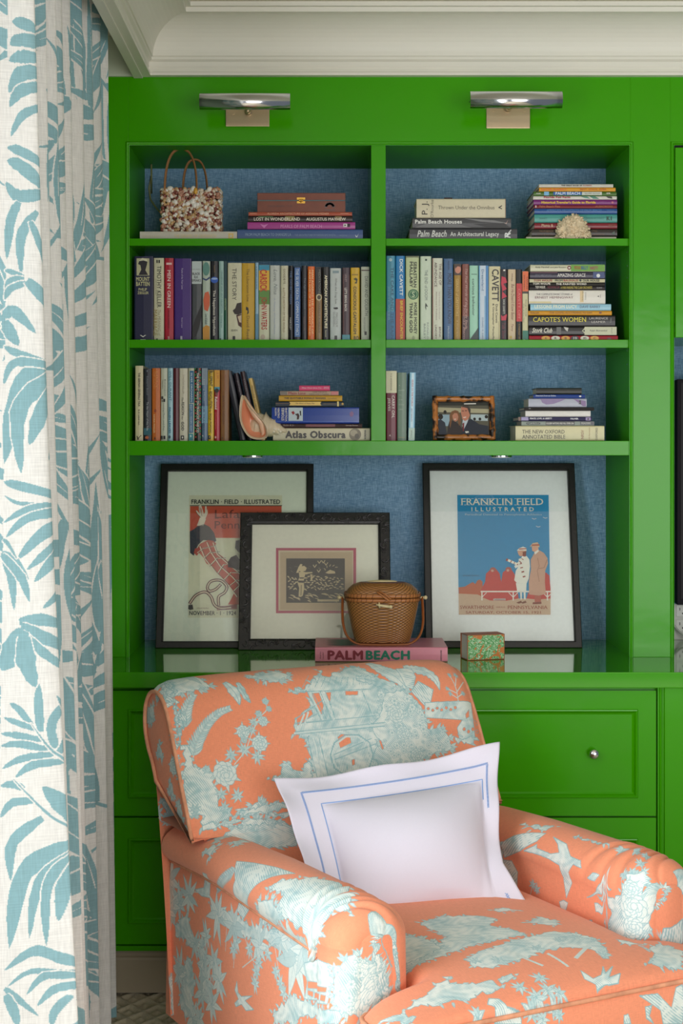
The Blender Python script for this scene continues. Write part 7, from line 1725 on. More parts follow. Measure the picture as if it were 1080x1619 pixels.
OPS = [
 ('back','b',[(.064,.77),(.138,.683),(.154,.635),(.106,.629),(.07,.627),(.041,.626)]),
 ('back','b',[(.34,.679),(.377,.647),(.336,.636),(.307,.631),(.287,.644),(.253,.655)]),
 ('back','u',[(.192,.644),(.207,.607),(.209,.58)],.012),
 ('back','u',[(.224,.639),(.228,.605),(.238,.583)],.008),
 ('back','f',[(.06,.535),(.07,.569),(.087,.599),(.102,.615)],.026),
 ('back','f',[(.069,.466),(.083,.499),(.115,.539),(.15,.564),(.179,.573)],.026),
 ('back','m',[(.038,.605),(.058,.598),(.067,.57),(.067,.542),(.046,.54),(.049,.507),(.068,.501),(.069,.451),(.087,.437),(.108,.419),(.108,.38),(.11,.353),(.135,.339),(.131,.317),(.096,.306),(.061,.304),(.068,.332),(.036,.347),(.105,1.043),(.037,.448),(.038,.511),(.105,.865)],(.4,.5)),
 ('back','m',[(.063,.311),(.097,.309),(.131,.317),(.161,.308),(.128,.302),(.091,.299),(.061,.299)],(.1,.3)),
 ('back','P',[(.138,.421),(.165,.418)]),
 ('back','P',[(.239,.483),(.257,.482)]),
 ('back','P',[(.203,.514),(.218,.513)]),
 ('back','P',[(.259,.535),(.27,.534)]),
 ('back','P',[(.095,.436),(.103,.435)]),
 ('back','S',[(.196,.472),(.221,.469)]),
 ('back','S',[(.161,.463),(.186,.461)]),
 ('back','S',[(.226,.453),(.251,.451)]),
 ('back','S',[(.235,.535),(.254,.534)]),
 ('back','S',[(.227,.516),(.245,.514)]),
 ('back','S',[(.158,.367),(.182,.364)]),
 ('back','S',[(.119,.375),(.142,.372)]),
 ('back','S',[(.12,.344),(.14,.342)]),
 ('back','S',[(.053,.351),(.069,.347)]),
 ('back','S',[(.05,.337),(.063,.333)]),
 ('back','S',[(.074,1.024),(.097,1.027)]),
 ('back','S',[(.074,1.047),(.097,1.05)]),
 ('back','S',[(.087,1.094),(.108,1.096)]),
 ('back','S',[(.075,.808),(.037,.611)]),
 ('back','S',[(.049,.866),(.079,.867)]),
 ('back','s',[(.165,.44),(.2,.471),(.226,.512),(.255,.546),(.276,.564),(.276,.589)]),
 ('back','P',[(.201,.495),(.208,.494)]),
 ('back','P',[(.281,.564),(.287,.563)]),
 ('back','P',[(.277,.583),(.284,.582)]),
 ('back','P',[(.252,.554),(.259,.553)]),
 ('back','m',[(.144,.323),(.171,.333),(.208,.334),(.268,.338),(.258,.331),(.214,.324),(.164,.319)],(.1,.3)),
 ('back','m',[(.187,.31),(.23,.319),(.278,.317),(.276,.308),(.236,.309)],(.1,.3)),
 ('back','b',[(.158,.332),(.189,.34),(.212,.349),(.217,.335),(.187,.331)]),
 ('back','m',[(.097,.276),(.131,.295),(.182,.3),(.249,.296),(.276,.285),(.282,.238),(.235,.24),(.2,.232),(.174,.212),(.14,.224),(.112,.244)],(1.0,.55)),
 ('back','b',[(.132,.298),(.176,.312),(.234,.306),(.248,.293),(.181,.296)]),
 ('back','S',[(.257,.194),(.277,.191)]),
 ('back','S',[(.238,.202),(.254,.2)]),
 ('back','m',[(.145,.324),(.189,.334),(.258,.338),(.281,.324),(.22,.319)],(.2,.3)),
 ('back','m',[(.248,.398),(.28,.408),(.29,.417),(.288,.427),(.298,.432),(.309,.425),(.305,.416),(.318,.409),(.334,.403),(.343,.422),(.354,.431),(.36,.42),(.356,.405),(.365,.388),(.354,.377),(.27,.386)],(.7,.5)),
 ('back','m',[(.331,.498),(.346,.531),(.376,.548),(.398,.555),(.392,.596),(.351,.602),(.353,.607),(.383,.607),(.415,.623),(.446,.645),(.453,.666),(.459,.668),(.451,.644),(.46,.63),(.501,.65),(.554,.677),(.578,.645),(.594,.624),(.616,.586),(.626,.551),(.635,.507),(.644,.459),(.633,.417),(.603,.387),(.551,.387),(.488,.385),(.421,.382),(.357,.384),(.365,.484)],(.0,.55)),
 ('back','u',[(.54,.623),(.579,.614),(.619,.596),(.663,.563),(.69,.526),(.692,.488)],.014),
 ('back','u',[(.608,.686),(.623,.648),(.644,.626),(.66,.603),(.676,.572)],.02),
 ('back','u',[(.69,.649),(.717,.639),(.744,.628),(.761,.604),(.763,.575)],.016),
 ('back','e',[(.709,.602),(.744,.577),(.725,.543),(.708,.534),(.697,.55),(.678,.577)],(.5,.4,1.0,.006)),
 ('back','e',[(.664,.644),(.708,.644),(.707,.615),(.685,.581),(.667,.592)],(1.3,.4,1.0,.006)),
 ('back','b',[(.602,.577),(.658,.583),(.678,.542),(.699,.501),(.696,.473),(.736,.479),(.756,.449),(.753,.42),(.714,.419),(.673,.408),(.603,.387),(.541,.388),(.53,.427),(.558,.457),(.542,.496),(.577,.526)]),
 ('back','w',[(.593,.583),(.676,.572),(.699,.501),(.703,.477),(.751,.473),(.754,.425),(.696,.411),(.603,.387),(.541,.388),(.53,.427),(.569,.456),(.573,.512)],150),
 ('back','P',[(.618,.523),(.639,.521)]),
 ('back','P',[(.651,.415),(.667,.414)]),
 ('back','P',[(.626,.474),(.642,.473)]),
 ('back','h',[(.496,.592),(.531,.589),(.527,.579),(.493,.581)]),
 ('back','h',[(.442,.592),(.457,.592),(.447,.568),(.442,.578)]),
 ('back','h',[(.404,.593),(.424,.593),(.427,.56),(.417,.539),(.408,.545)]),
 ('back','h',[(.444,.479),(.456,.486),(.479,.483),(.478,.462),(.445,.452)]),
 ('back','h',[(.554,.462),(.56,.461),(.563,.44),(.557,.438)]),
 ('back','h',[(.469,.421),(.478,.423),(.475,.409),(.467,.407)]),
 ('back','h',[(.347,.534),(.365,.544),(.392,.553),(.393,.541),(.359,.521),(.345,.517)]),
 ('back','t',[(.381,.599),(.569,.591)],.0011),
 ('back','t',[(.394,.594),(.411,.526)],.0011),
 ('back','t',[(.406,.594),(.426,.525)],.0011),
 ('back','t',[(.428,.596),(.438,.524)],.0011),
 ('back','t',[(.441,.597),(.451,.522)],.0011),
 ('back','t',[(.542,.589),(.553,.518)],.0011),
 ('back','t',[(.335,.502),(.581,.504)],.0011),
 ('back','t',[(.332,.496),(.579,.495)],.0011),
 ('back','t',[(.344,.522),(.56,.523)],.0011),
 ('back','t',[(.365,.484),(.368,.388)],.0011),
 ('back','t',[(.395,.483),(.398,.389)],.0011),
 ('back','t',[(.342,.532),(.429,.574)],.0011),
 ('back','t',[(.341,.52),(.421,.546)],.0011),
 ('back','t',[(.42,.437),(.535,.468)],.0011),
 ('back','t',[(.422,.426),(.548,.455)],.0011),
 ('back','t',[(.455,.413),(.451,.398)],.0011),
 ('back','t',[(.501,.65),(.557,.672),(.594,.624)],.0011),
 ('back','l',[(.399,.596),(.416,.525)],.0022),
 ('back','l',[(.433,.595),(.445,.523)],.0022),
 ('back','l',[(.333,.499),(.58,.5)],.0022),
 ('back','l',[(.38,.482),(.383,.386)],.0022),
 ('back','l',[(.349,.513),(.37,.543)],.0022),
 ('back','l',[(.366,.52),(.382,.547)],.0022),
 ('back','t',[(.442,.385),(.418,.406),(.415,.438),(.433,.467),(.466,.483),(.502,.48),(.527,.459),(.53,.427),(.511,.397)],.0016),
 ('back','l',[(.445,.389),(.424,.409),(.42,.437),(.437,.464),(.467,.479),(.499,.476),(.521,.456),(.524,.427),(.507,.401)],.0022),
 ('back','t',[(.384,.609),(.417,.644)],.0007),
 ('back','t',[(.401,.609),(.432,.642)],.0007),
 ('back','t',[(.418,.608),(.446,.639)],.0007),
 ('back','t',[(.436,.608),(.461,.637)],.0007),
 ('back','t',[(.453,.608),(.475,.635)],.0007),
 ('back','t',[(.471,.607),(.49,.633)],.0007),
 ('back','t',[(.488,.607),(.505,.631)],.0007),
 ('back','t',[(.506,.607),(.519,.629)],.0007),
 ('back','t',[(.523,.606),(.534,.627)],.0007),
 ('back','t',[(.541,.606),(.549,.626)],.0007),
 ('back','t',[(.559,.605),(.564,.624)],.0007),
 ('back','t',[(.577,.605),(.58,.622)],.0007),
 ('back','e',[(.709,.545),(.856,.541),(.845,.508),(.83,.439),(.782,.444),(.784,.474),(.806,.493),(.754,.5),(.698,.507)],(.1,.35)),
 ('back','h',[(.719,.529),(.716,.525),(.711,.525),(.709,.529),(.712,.532),(.717,.533)]),
 ('back','h',[(.731,.523),(.727,.52),(.723,.52),(.721,.523),(.724,.527),(.728,.528)]),
 ('back','h',[(.745,.528),(.742,.524),(.737,.524),(.735,.528),(.738,.531),(.743,.532)]),
 ('back','h',[(.757,.522),(.754,.519),(.749,.519),(.747,.522),(.75,.526),(.755,.527)]),
 ('back','h',[(.772,.527),(.769,.523),(.764,.523),(.762,.527),(.765,.531),(.77,.531)]),
 ('back','h',[(.784,.521),(.781,.518),(.776,.518),(.774,.522),(.777,.525),(.782,.526)]),
 ('back','h',[(.799,.526),(.796,.522),(.791,.522),(.789,.526),(.792,.53),(.797,.53)]),
 ('back','h',[(.809,.468),(.805,.464),(.8,.464),(.798,.468),(.802,.473),(.807,.474)]),
 ('back','h',[(.82,.462),(.816,.457),(.811,.457),(.81,.462),(.813,.466),(.818,.467)]),
 ('back','h',[(.838,.468),(.833,.463),(.827,.463),(.825,.467),(.829,.472),(.835,.473)]),
 ('back','h',[(.855,.464),(.848,.458),(.841,.457),(.839,.461),(.843,.466),(.851,.468)]),
 ('back','h',[(.819,.507),(.837,.52),(.83,.5),(.818,.495)]),
 ('back','h',[(.851,.479),(.844,.493),(.865,.487)]),
 ('back','m',[(.766,.447),(.795,.448),(.842,.443),(.813,.432),(.77,.44)],(.1,.3)),
 ('back','s',[(.808,.539),(.813,.568),(.813,.589),(.809,.615)]),
 ('back','l',[(.813,.563),(.787,.577)],.0012),
 ('back','l',[(.814,.568),(.852,.6)],.0012),
 ('back','l',[(.81,.55),(.791,.564)],.0012),
 ('back','l',[(.811,.553),(.832,.563)],.0012),
 ('back','l',[(.814,.583),(.83,.615)],.0012),
 ('back','S',[(.787,.577),(.795,.577)]),
 ('back','S',[(.791,.564),(.8,.564)]),
 ('back','S',[(.809,.615),(.818,.615)]),
 ('back','S',[(.83,.615),(.842,.617)]),
 ('back','S',[(.832,.563),(.843,.564)]),
 ('arml','e',[(.43,.593),(.493,.61),(.574,.628),(.644,.637),(.598,.604),(.566,.573),(.527,.528),(.458,.46),(.424,.471),(.47,.558)],(1.2,.5,1,.005)),
 ('arml','f',[(.456,.579),(.423,.556),(.318,.487)],.022),
 ('arml','e',[(.187,.455),(.238,.472),(.242,.491),(.276,.525),(.301,.528),(.274,.489),(.274,.459),(.228,.451)],(.5,.4)),
 ('arml','m',[(.618,.577),(.638,.606),(.676,.632),(.714,.664),(.804,.684),(.867,.64),(.905,.604),(.872,.608),(.859,.572),(.876,.546),(.843,.516),(.813,.544),(.761,.542),(.679,.551),(.683,.585)],(1.35,.42)),
 ('arml','b',[(.592,.546),(.65,.566),(.7,.543),(.622,.49),(.547,.475)]),
 ('arml','m',[(.275,.446),(.407,.459),(.514,.461),(.622,.481),(.796,.528),(.843,.516),(.757,.456),(.708,.444),(.667,.448),(.603,.448),(.538,.444),(.471,.425),(.41,.428),(.323,.424)],(.3,.45)),
 ('arml','S',[(.322,.434),(.395,.453)]),
 ('arml','S',[(.41,.433),(.48,.452)]),
 ('arml','S',[(.539,.43),(.603,.448)]),
 ('arml','S',[(.707,.455),(.823,.525)]),
 ('arml','S',[(.746,.479),(.827,.523)]),
 ('arml','S',[(.644,.469),(.695,.483)]),
 ('arml','s',[(.423,.422),(.417,.347)]),
 ('arml','s',[(.374,.423),(.372,.369)]),
 ('arml','s',[(.471,.425),(.508,.393),(.531,.39)]),
 ('arml','s',[(.614,.456),(.463,.361)]),
 ('arml','s',[(.544,.436),(.542,.393),(.528,.342)]),
 ('arml','s',[(.614,.451),(.638,.403),(.667,.362)]),
 ('arml','S',[(.532,.372),(.558,.38)]),
 ('arml','S',[(.527,.347),(.554,.355)]),
 ('arml','S',[(.623,.399),(.648,.406)]),
 ('arml','S',[(.645,.382),(.669,.39)]),
 ('arml','S',[(.542,.393),(.568,.401)]),
 ('arml','S',[(.414,.385),(.442,.393)]),
 ('arml','S',[(.43,.405),(.459,.412)]),
 ('arml','S',[(.661,.369),(.686,.377)]),
 ('arml','S',[(.495,.409),(.522,.416)]),
 ('arml','S',[(.584,.424),(.609,.431)]),
 ('arml','e',[(.436,.324),(.443,.302),(.46,.299),(.514,.317),(.478,.296),(.522,.291),(.484,.277),(.461,.283),(.432,.269),(.426,.274),(.446,.289),(.426,.302)],(.5,.3)),
 ('arml','m',[(.146,.278),(.178,.303),(.193,.271),(.213,.257),(.195,.221),(.209,.194),(.157,.162),(.123,.178),(.135,.223)],(.8,.5)),
 ('arml','S',[(.256,.31),(.319,.329)]),
 ('arml','S',[(.313,.327),(.374,.345)]),
 ('arml','S',[(.271,.274),(.334,.293)]),
 ('arml','S',[(.34,.295),(.4,.313)]),
 ('arml','S',[(.247,.242),(.31,.261)]),
 ('arml','S',[(.304,.235),(.366,.254)]),
 ('arml','S',[(.197,.165),(.261,.186)]),
 ('arml','S',[(.235,.182),(.286,.199)]),
 ('arml','S',[(.12,.26),(.179,.278)]),
 ('arml','S',[(.114,.243),(.167,.259)]),
 ('arml','s',[(.17,.162),(.26,.241),(.308,.305),(.294,.326)]),
 ('arml','S',[(.045,.446),(.126,.465)]),
 ('arml','S',[(.1,.407),(.165,.423)]),
 ('arml','S',[(.06,.386),(.127,.403)]),
 ('arml','S',[(.157,.432),(.221,.448)]),
 ('arml','S',[(.049,.367),(.109,.383)]),
 ('arml','m',[(.086,.345),(.155,.395),(.179,.36),(.214,.339),(.189,.322),(.135,.333),(.095,.327)],(.5,.5)),
 ('arml','S',[(.24,.341),(.286,.354)]),
 ('arml','S',[(.264,.373),(.309,.386)]),
 ('arml','S',[(.201,.335),(.248,.348)]),
 ('arml','s',[(.111,.42),(.188,.45),(.267,.459)]),
 ('arml','e',[(.748,.453),(.856,.496),(.901,.5),(.912,.47),(.895,.424),(.752,.384),(.764,.423)],(0,.35)),
 ('arml','h',[(.764,.423),(.895,.455),(.892,.445),(.765,.409)]),
 ('arml','h',[(.765,.406),(.789,.41),(.788,.399),(.766,.397)]),
 ('arml','h',[(.795,.41),(.864,.434),(.861,.421),(.794,.399)]),
 ('arml','h',[(.871,.435),(.892,.439),(.888,.426),(.867,.422)]),
 ('arml','b',[(.912,.491),(.951,.527),(.997,.476),(1.017,.388),(1.012,.361),(.978,.404),(.934,.414),(.912,.428)]),
 ('arml','w',[(.917,.492),(.951,.523),(.997,.471),(1.012,.401),(1.007,.374),(.969,.416),(.921,.417)],60),
 ('arml','P',[(.988,.45),(1.002,.428)]),
 ('arml','P',[(.981,.425),(.995,.401)]),
 ('arml','m',[(.611,.312),(.702,.377),(.771,.385),(.895,.416),(.926,.409),(.926,.393),(.854,.373),(.801,.364),(.753,.353),(.714,.324),(.622,.294)],(.2,.4)),
 ('arml','e',[(.925,.638),(.916,.662),(.941,.691),(.956,.776),(.947,.834),(.947,.885),(1.031,.397),(1.002,.564),(.946,.622)],(1.2,.55)),
 ('arml','m',[(.997,.375),(1.027,.315),(.946,.868),(.946,.92),(1.015,.258),(.987,.349)],(.2,.5)),
 ('armr','e',[(.528,.765),(.559,.75),(.57,.742),(.575,.751),(.629,.754),(.656,.746),(.636,.728),(.605,.714),(.661,.722),(.697,.747),(.735,.75),(.744,.765),(.714,.761),(.699,.781),(.706,.805),(.685,.841),(.675,.799),(.666,.772),(.623,.765),(.58,.763)],(.6,.35)),
 ('armr','e',[(.43,.76),(.479,.736),(.529,.72),(.574,.71),(.565,.736),(.513,.768),(.442,.791)],(.9,.45,1,.006)),
 ('armr','e',[(.419,.798),(.472,.796),(.498,.819),(.497,.851),(.458,.849),(.438,.819)],(.9,.45,1,.006)),
 ('armr','m',[(.396,.737),(.43,.76),(.437,.793),(.429,.852),(.4,.803)],(1.2,.5)),
 ('armr','m',[(.476,.7),(.523,.696),(.573,.678),(.568,.699),(.52,.711)],(.2,.4)),
 ('armr','m',[(.652,.693),(.773,.691),(.737,.691),(.691,.701)],(.4,.45)),
 ('armr','S',[(.809,.694),(.815,.683)]),
 ('armr','S',[(.815,.694),(.839,.682)]),
 ('armr','S',[(.843,.666),(.843,.647)]),
 ('armr','S',[(.878,.669),(.896,.663)]),
 ('armr','S',[(.891,.696),(.908,.687)]),
 ('armr','S',[(.879,.74),(.898,.73)]),
 ('armr','S',[(.895,.725),(.908,.715)]),
 ('armr','S',[(.914,.712),(.927,.696)]),
 ('armr','S',[(.946,.732),(.957,.707)]),
 ('armr','S',[(.907,.746),(.928,.736)]),
 ('armr','m',[(.801,.821),(.845,.799),(.884,.774),(.887,.737),(.92,.707),(.943,.723),(.933,.758),(1.032,.441),(.948,.843),(.948,.858),(.901,.863),(.819,.887),(.856,.821)],(.6,.4)),
 ('armr','P',[(.913,.799),(.942,.797)]),
 ('armr','P',[(.914,.839),(.934,.838)]),
 ('armr','P',[(.905,.76),(.921,.754)]),
 ('armr','e',[(.768,.78),(.785,.768),(.805,.771),(.794,.786)],(.5,.35)),
 ('armr','e',[(.759,.825),(.792,.81),(.811,.785),(.851,.775),(.811,.809)],(.5,.35)),
 ('armr','e',[(.786,.834),(.822,.835),(.844,.819),(.809,.852),(.79,.852)],(.5,.35)),
 ('armr','e',[(.659,.855),(.675,.848),(.69,.851),(.679,.878),(.669,.879)],(.5,.35)),
 ('armr','e',[(.692,.888),(.71,.878),(.73,.892),(.72,.9)],(.5,.35)),
 ('armr','e',[(.755,.877),(.774,.87),(.789,.894),(.774,.894)],(.5,.35)),
 ('armr','s',[(.553,.905),(.547,.874),(.558,.837)]),
 ('armr','s',[(.679,.9),(.674,.879)]),
 ('armr','S',[(.531,.878),(.549,.874)]),
 ('armr','S',[(.574,.844),(.591,.84)]),
 ('armr','S',[(.558,.837),(.575,.834)]),
 ('armr','S',[(.542,.882),(.559,.878)]),
 ('armr','S',[(.564,.896),(.581,.893)]),
 ('armr','e',[(.937,.624),(.919,.588),(.962,.528),(.969,.571)],(.5,.5)),
 ('armr','e',[(1.015,.399),(.986,.447),(.962,.478),(.962,.429),(1.021,.339)],(.2,.35,1,.006)),
 ('seat','m',[(.443,.62),(.513,.633),(.564,.605),(.601,.565),(.563,.53),(.595,.455),(.524,.452),(.438,.442),(.361,.423),(.288,.427),(.301,.438),(.383,.478),(.444,.514),(.438,.58)],(.5,.5)),
 ('seat','b',[(.374,.584),(.407,.519),(.401,.465),(.335,.442),(.301,.45)]),
 ('seat','m',[(.407,.394),(.487,.417),(.585,.441),(.668,.442),(.715,.391),(.699,.335),(.674,.293),(.665,.344),(.61,.363),(.554,.36),(.488,.341),(.433,.336),(.403,.359)],(.4,.4)),
 ('seat','l',[(.513,.358),(.532,.311)],.0035),
 ('seat','l',[(.574,.351),(.579,.293)],.003),
 ('seat','l',[(.684,.36),(.615,.315)],.004),
 ('seat','S',[(.569,.381),(.587,.372)]),
 ('seat','S',[(.638,.4),(.657,.393)]),
 ('seat','S',[(.68,.402),(.701,.395)]),
 ('seat','S',[(.704,.378),(.725,.372)]),
 ('seat','S',[(.679,.309),(.7,.304)]),
 ('seat','S',[(.465,.364),(.483,.356)]),
 ('seat','S',[(.422,.378),(.439,.369)]),
 ('seat','m',[(.209,.285),(.26,.309),(.303,.33),(.341,.346),(.331,.314),(.404,.293),(.409,.272),(.322,.263),(.276,.267),(.231,.281)],(.5,.4)),
 ('seat','m',[(.425,.296),(.459,.299),(.448,.288),(.419,.278)],(.5,.4)),
 ('seat','m',[(.624,.621),(.66,.621),(.674,.599),(.638,.598)],(.2,.3)),
 ('seat','S',[(.446,.262),(.47,.256)]),
 ('seat','S',[(.501,.276),(.526,.27)]),
 ('seat','S',[(.496,.243),(.525,.237)]),
 ('seat','S',[(.465,.234),(.494,.231)]),
 ('seat','S',[(.516,.234),(.536,.231)]),
 ('seat','S',[(.329,.227),(.353,.225)]),
 ('seat','S',[(.445,.221),(.472,.218)]),
 ('seat','S',[(.495,.219),(.519,.215)]),
 ('seat','S',[(.466,.207),(.491,.203)]),
 ('seat','S',[(.505,.208),(.523,.205)]),
 ('seat','e',[(.595,.274),(.605,.248),(.629,.253),(.649,.274),(.64,.255),(.669,.27),(.639,.244),(.671,.249),(.652,.231),(.619,.232),(.599,.228),(.602,.235),(.587,.251)],(.5,.35)),
 ('seat','e',[(.359,.24),(.37,.252),(.388,.246),(.395,.23),(.421,.225),(.419,.207),(.362,.216),(.371,.233)],(.4,.5)),
 ('seat','e',[(.694,.213),(.738,.21),(.767,.179),(.784,.214),(.801,.217),(.795,.144),(.747,.152),(.74,.18),(.709,.203)],(.9,.45,1,.005)),
 ('seat','e',[(.704,.191),(.721,.192),(.712,.174),(.723,.157),(.705,.17)],(.9,.45)),
 ('seat','m',[(.79,.316),(.84,.333),(.862,.292),(.81,.232),(.77,.249),(.746,.263),(.785,.28)],(.5,.4)),
 ('seat','m',[(.683,.54),(.71,.498),(.68,.477),(.637,.516)],(.2,.35)),
 ('seat','m',[(.752,.366),(.799,.336),(.795,.327),(.748,.344)],(.2,.35)),
 ('seat','m',[(.157,.284),(.175,.286),(.202,.272),(.212,.25),(.195,.241)],(.4,.5)),
 ('seat','e',[(.651,.169),(.652,.184),(.662,.185),(.668,.166)],(.4,.5)),
]
toile(OPS)

ORG, PALE, TEAL = (240, 150, 114), (222, 230, 224), (140, 184, 190)
M_BACK = cloth_mat('toile_back', canv['back'].image('toile_back'), ORG, PALE, TEAL)
M_ARML = cloth_mat('toile_arm_left', canv['arml'].image('toile_arm_left'), ORG, PALE, TEAL)
M_ARMR = cloth_mat('toile_arm_right', canv['armr'].image('toile_arm_right'), ORG, PALE, TEAL)
M_SEAT = cloth_mat('toile_seat', canv['seat'].image('toile_seat'), ORG, PALE, TEAL)
PIPE = mat('piping_cloth', (222, 150, 116), 0.8, noise=0.5, scale=40)

# profile of the back: front face from below, over the roll, down the rear
PB = [(0.13, 0.36), (0.165, 0.42), (0.205, 0.49), (0.250, 0.56), (0.272, 0.60), (0.305, 0.66), (0.340, 0.72), (0.374, 0.78), (0.405, 0.83), (0.432, 0.868), (0.462, 0.893), (0.500, 0.905), (0.540, 0.902), (0.572, 0.882), (0.592, 0.850), (0.598, 0.812), (0.590, 0.775), (0.570, 0.742), (0.545, 0.715), (0.525, 0.68), (0.510, 0.62), (0.485, 0.50), (0.46, 0.35), (0.435, 0.16)]
PB = [(y, z + 0.010 * min(1, max(0, (z - 0.7) / 0.15))) for y, z in PB]
PBs = smooth_path(PB, 4)
arcB = np.concatenate([[0], np.cumsum(np.hypot(*np.diff(PBs, axis=0).T))])
k0 = 4 * 4                      # index where the broad upper part begins (z = .60)
WBK = 0.415
def back_piece(name, i0, i1, half, bulge, mtl, nx_=40):
    xs = np.linspace(-1, 1, nx_ + 1); v, uv, f = [], [], []
    sub = PBs[i0:i1 + 1]; m = len(sub)
    tang = np.gradient(sub, axis=0); nrm = np.stack([-tang[:, 1], tang[:, 0]], 1); nrm /= np.linalg.norm(nrm, axis=1)[:, None]
    for r in range(m):
        for q in xs:
            e = 1 - abs(q) ** 5
            crown = bulge * e * math.sin(math.pi * min(1, r / (m * 0.75))) if r < m * 0.75 else 0
            edge = -0.020 * max(0, (abs(q) - 0.88) / 0.12) ** 2.2
            y, z = sub[r] + nrm[r] * (crown + edge)
            v.append((q * half, y, z)); uv.append(((q * half + 0.45) / 0.9, (arcB[i0 + r]) / 1.1))
    for r in range(m - 1):
        for k in range(nx_): f.append((r * (nx_ + 1) + k, r * (nx_ + 1) + k + 1, (r + 1) * (nx_ + 1) + k + 1, (r + 1) * (nx_ + 1) + k))
    return mesh(name, v, f, mtl, ch, True, uvs=uv)
back_piece('backrest', k0, len(PBs) - 1, WBK, 0.012, M_BACK)
back_piece('lower_back', 0, k0 + 3, 0.385, 0.002, M_BACK, 24)
bq = 20 * 4
MB().add([(-WBK + 0.004, PBs[k0][0], PBs[k0][1] + 0.001), (WBK - 0.004, PBs[k0][0], PBs[k0][1] + 0.001), (WBK - 0.004, 0.505, 0.601), (-WBK + 0.004, 0.505, 0.601)], [(0, 3, 2, 1)]).build('back_underside', M_BACK, ch)
# side panels of the back with their piping
i1 = 19 * 4
for sx, mt in ((-1, M_ARML), (1, M_ARMR)):
    loop = PBs[k0:i1 + 1]
    tg_ = np.gradient(loop, axis=0); nn_ = np.stack([-tg_[:, 1], tg_[:, 0]], 1); nn_ /= np.linalg.norm(nn_, axis=1)[:, None]
    loop = loop - nn_ * 0.019
    cy_, cz_ = loop.mean(0)
    v = [(sx * (WBK - 0.006), y, z) for y, z in loop] + [(sx * (WBK + 0.004), cy_, cz_ - 0.0)]
    uv = [((0.62 - y) / 1.1, (z - 0.02) / 1.1) for y, z in loop] + [((0.62 - cy_) / 1.1, (cz_ - 0.02) / 1.1)]
    n = len(loop); f = [((j, (j + 1) % n, n) if sx > 0 else ((j + 1) % n, j, n)) for j in range(n)]
    mesh('back_side_panel', v, f, mt, ch, True, uvs=uv)
    MB().tube([(sx * (WBK - 0.001), y, z) for y, z in loop], 0.0048, 8, closed=True).build('piping', PIPE, ch, True)

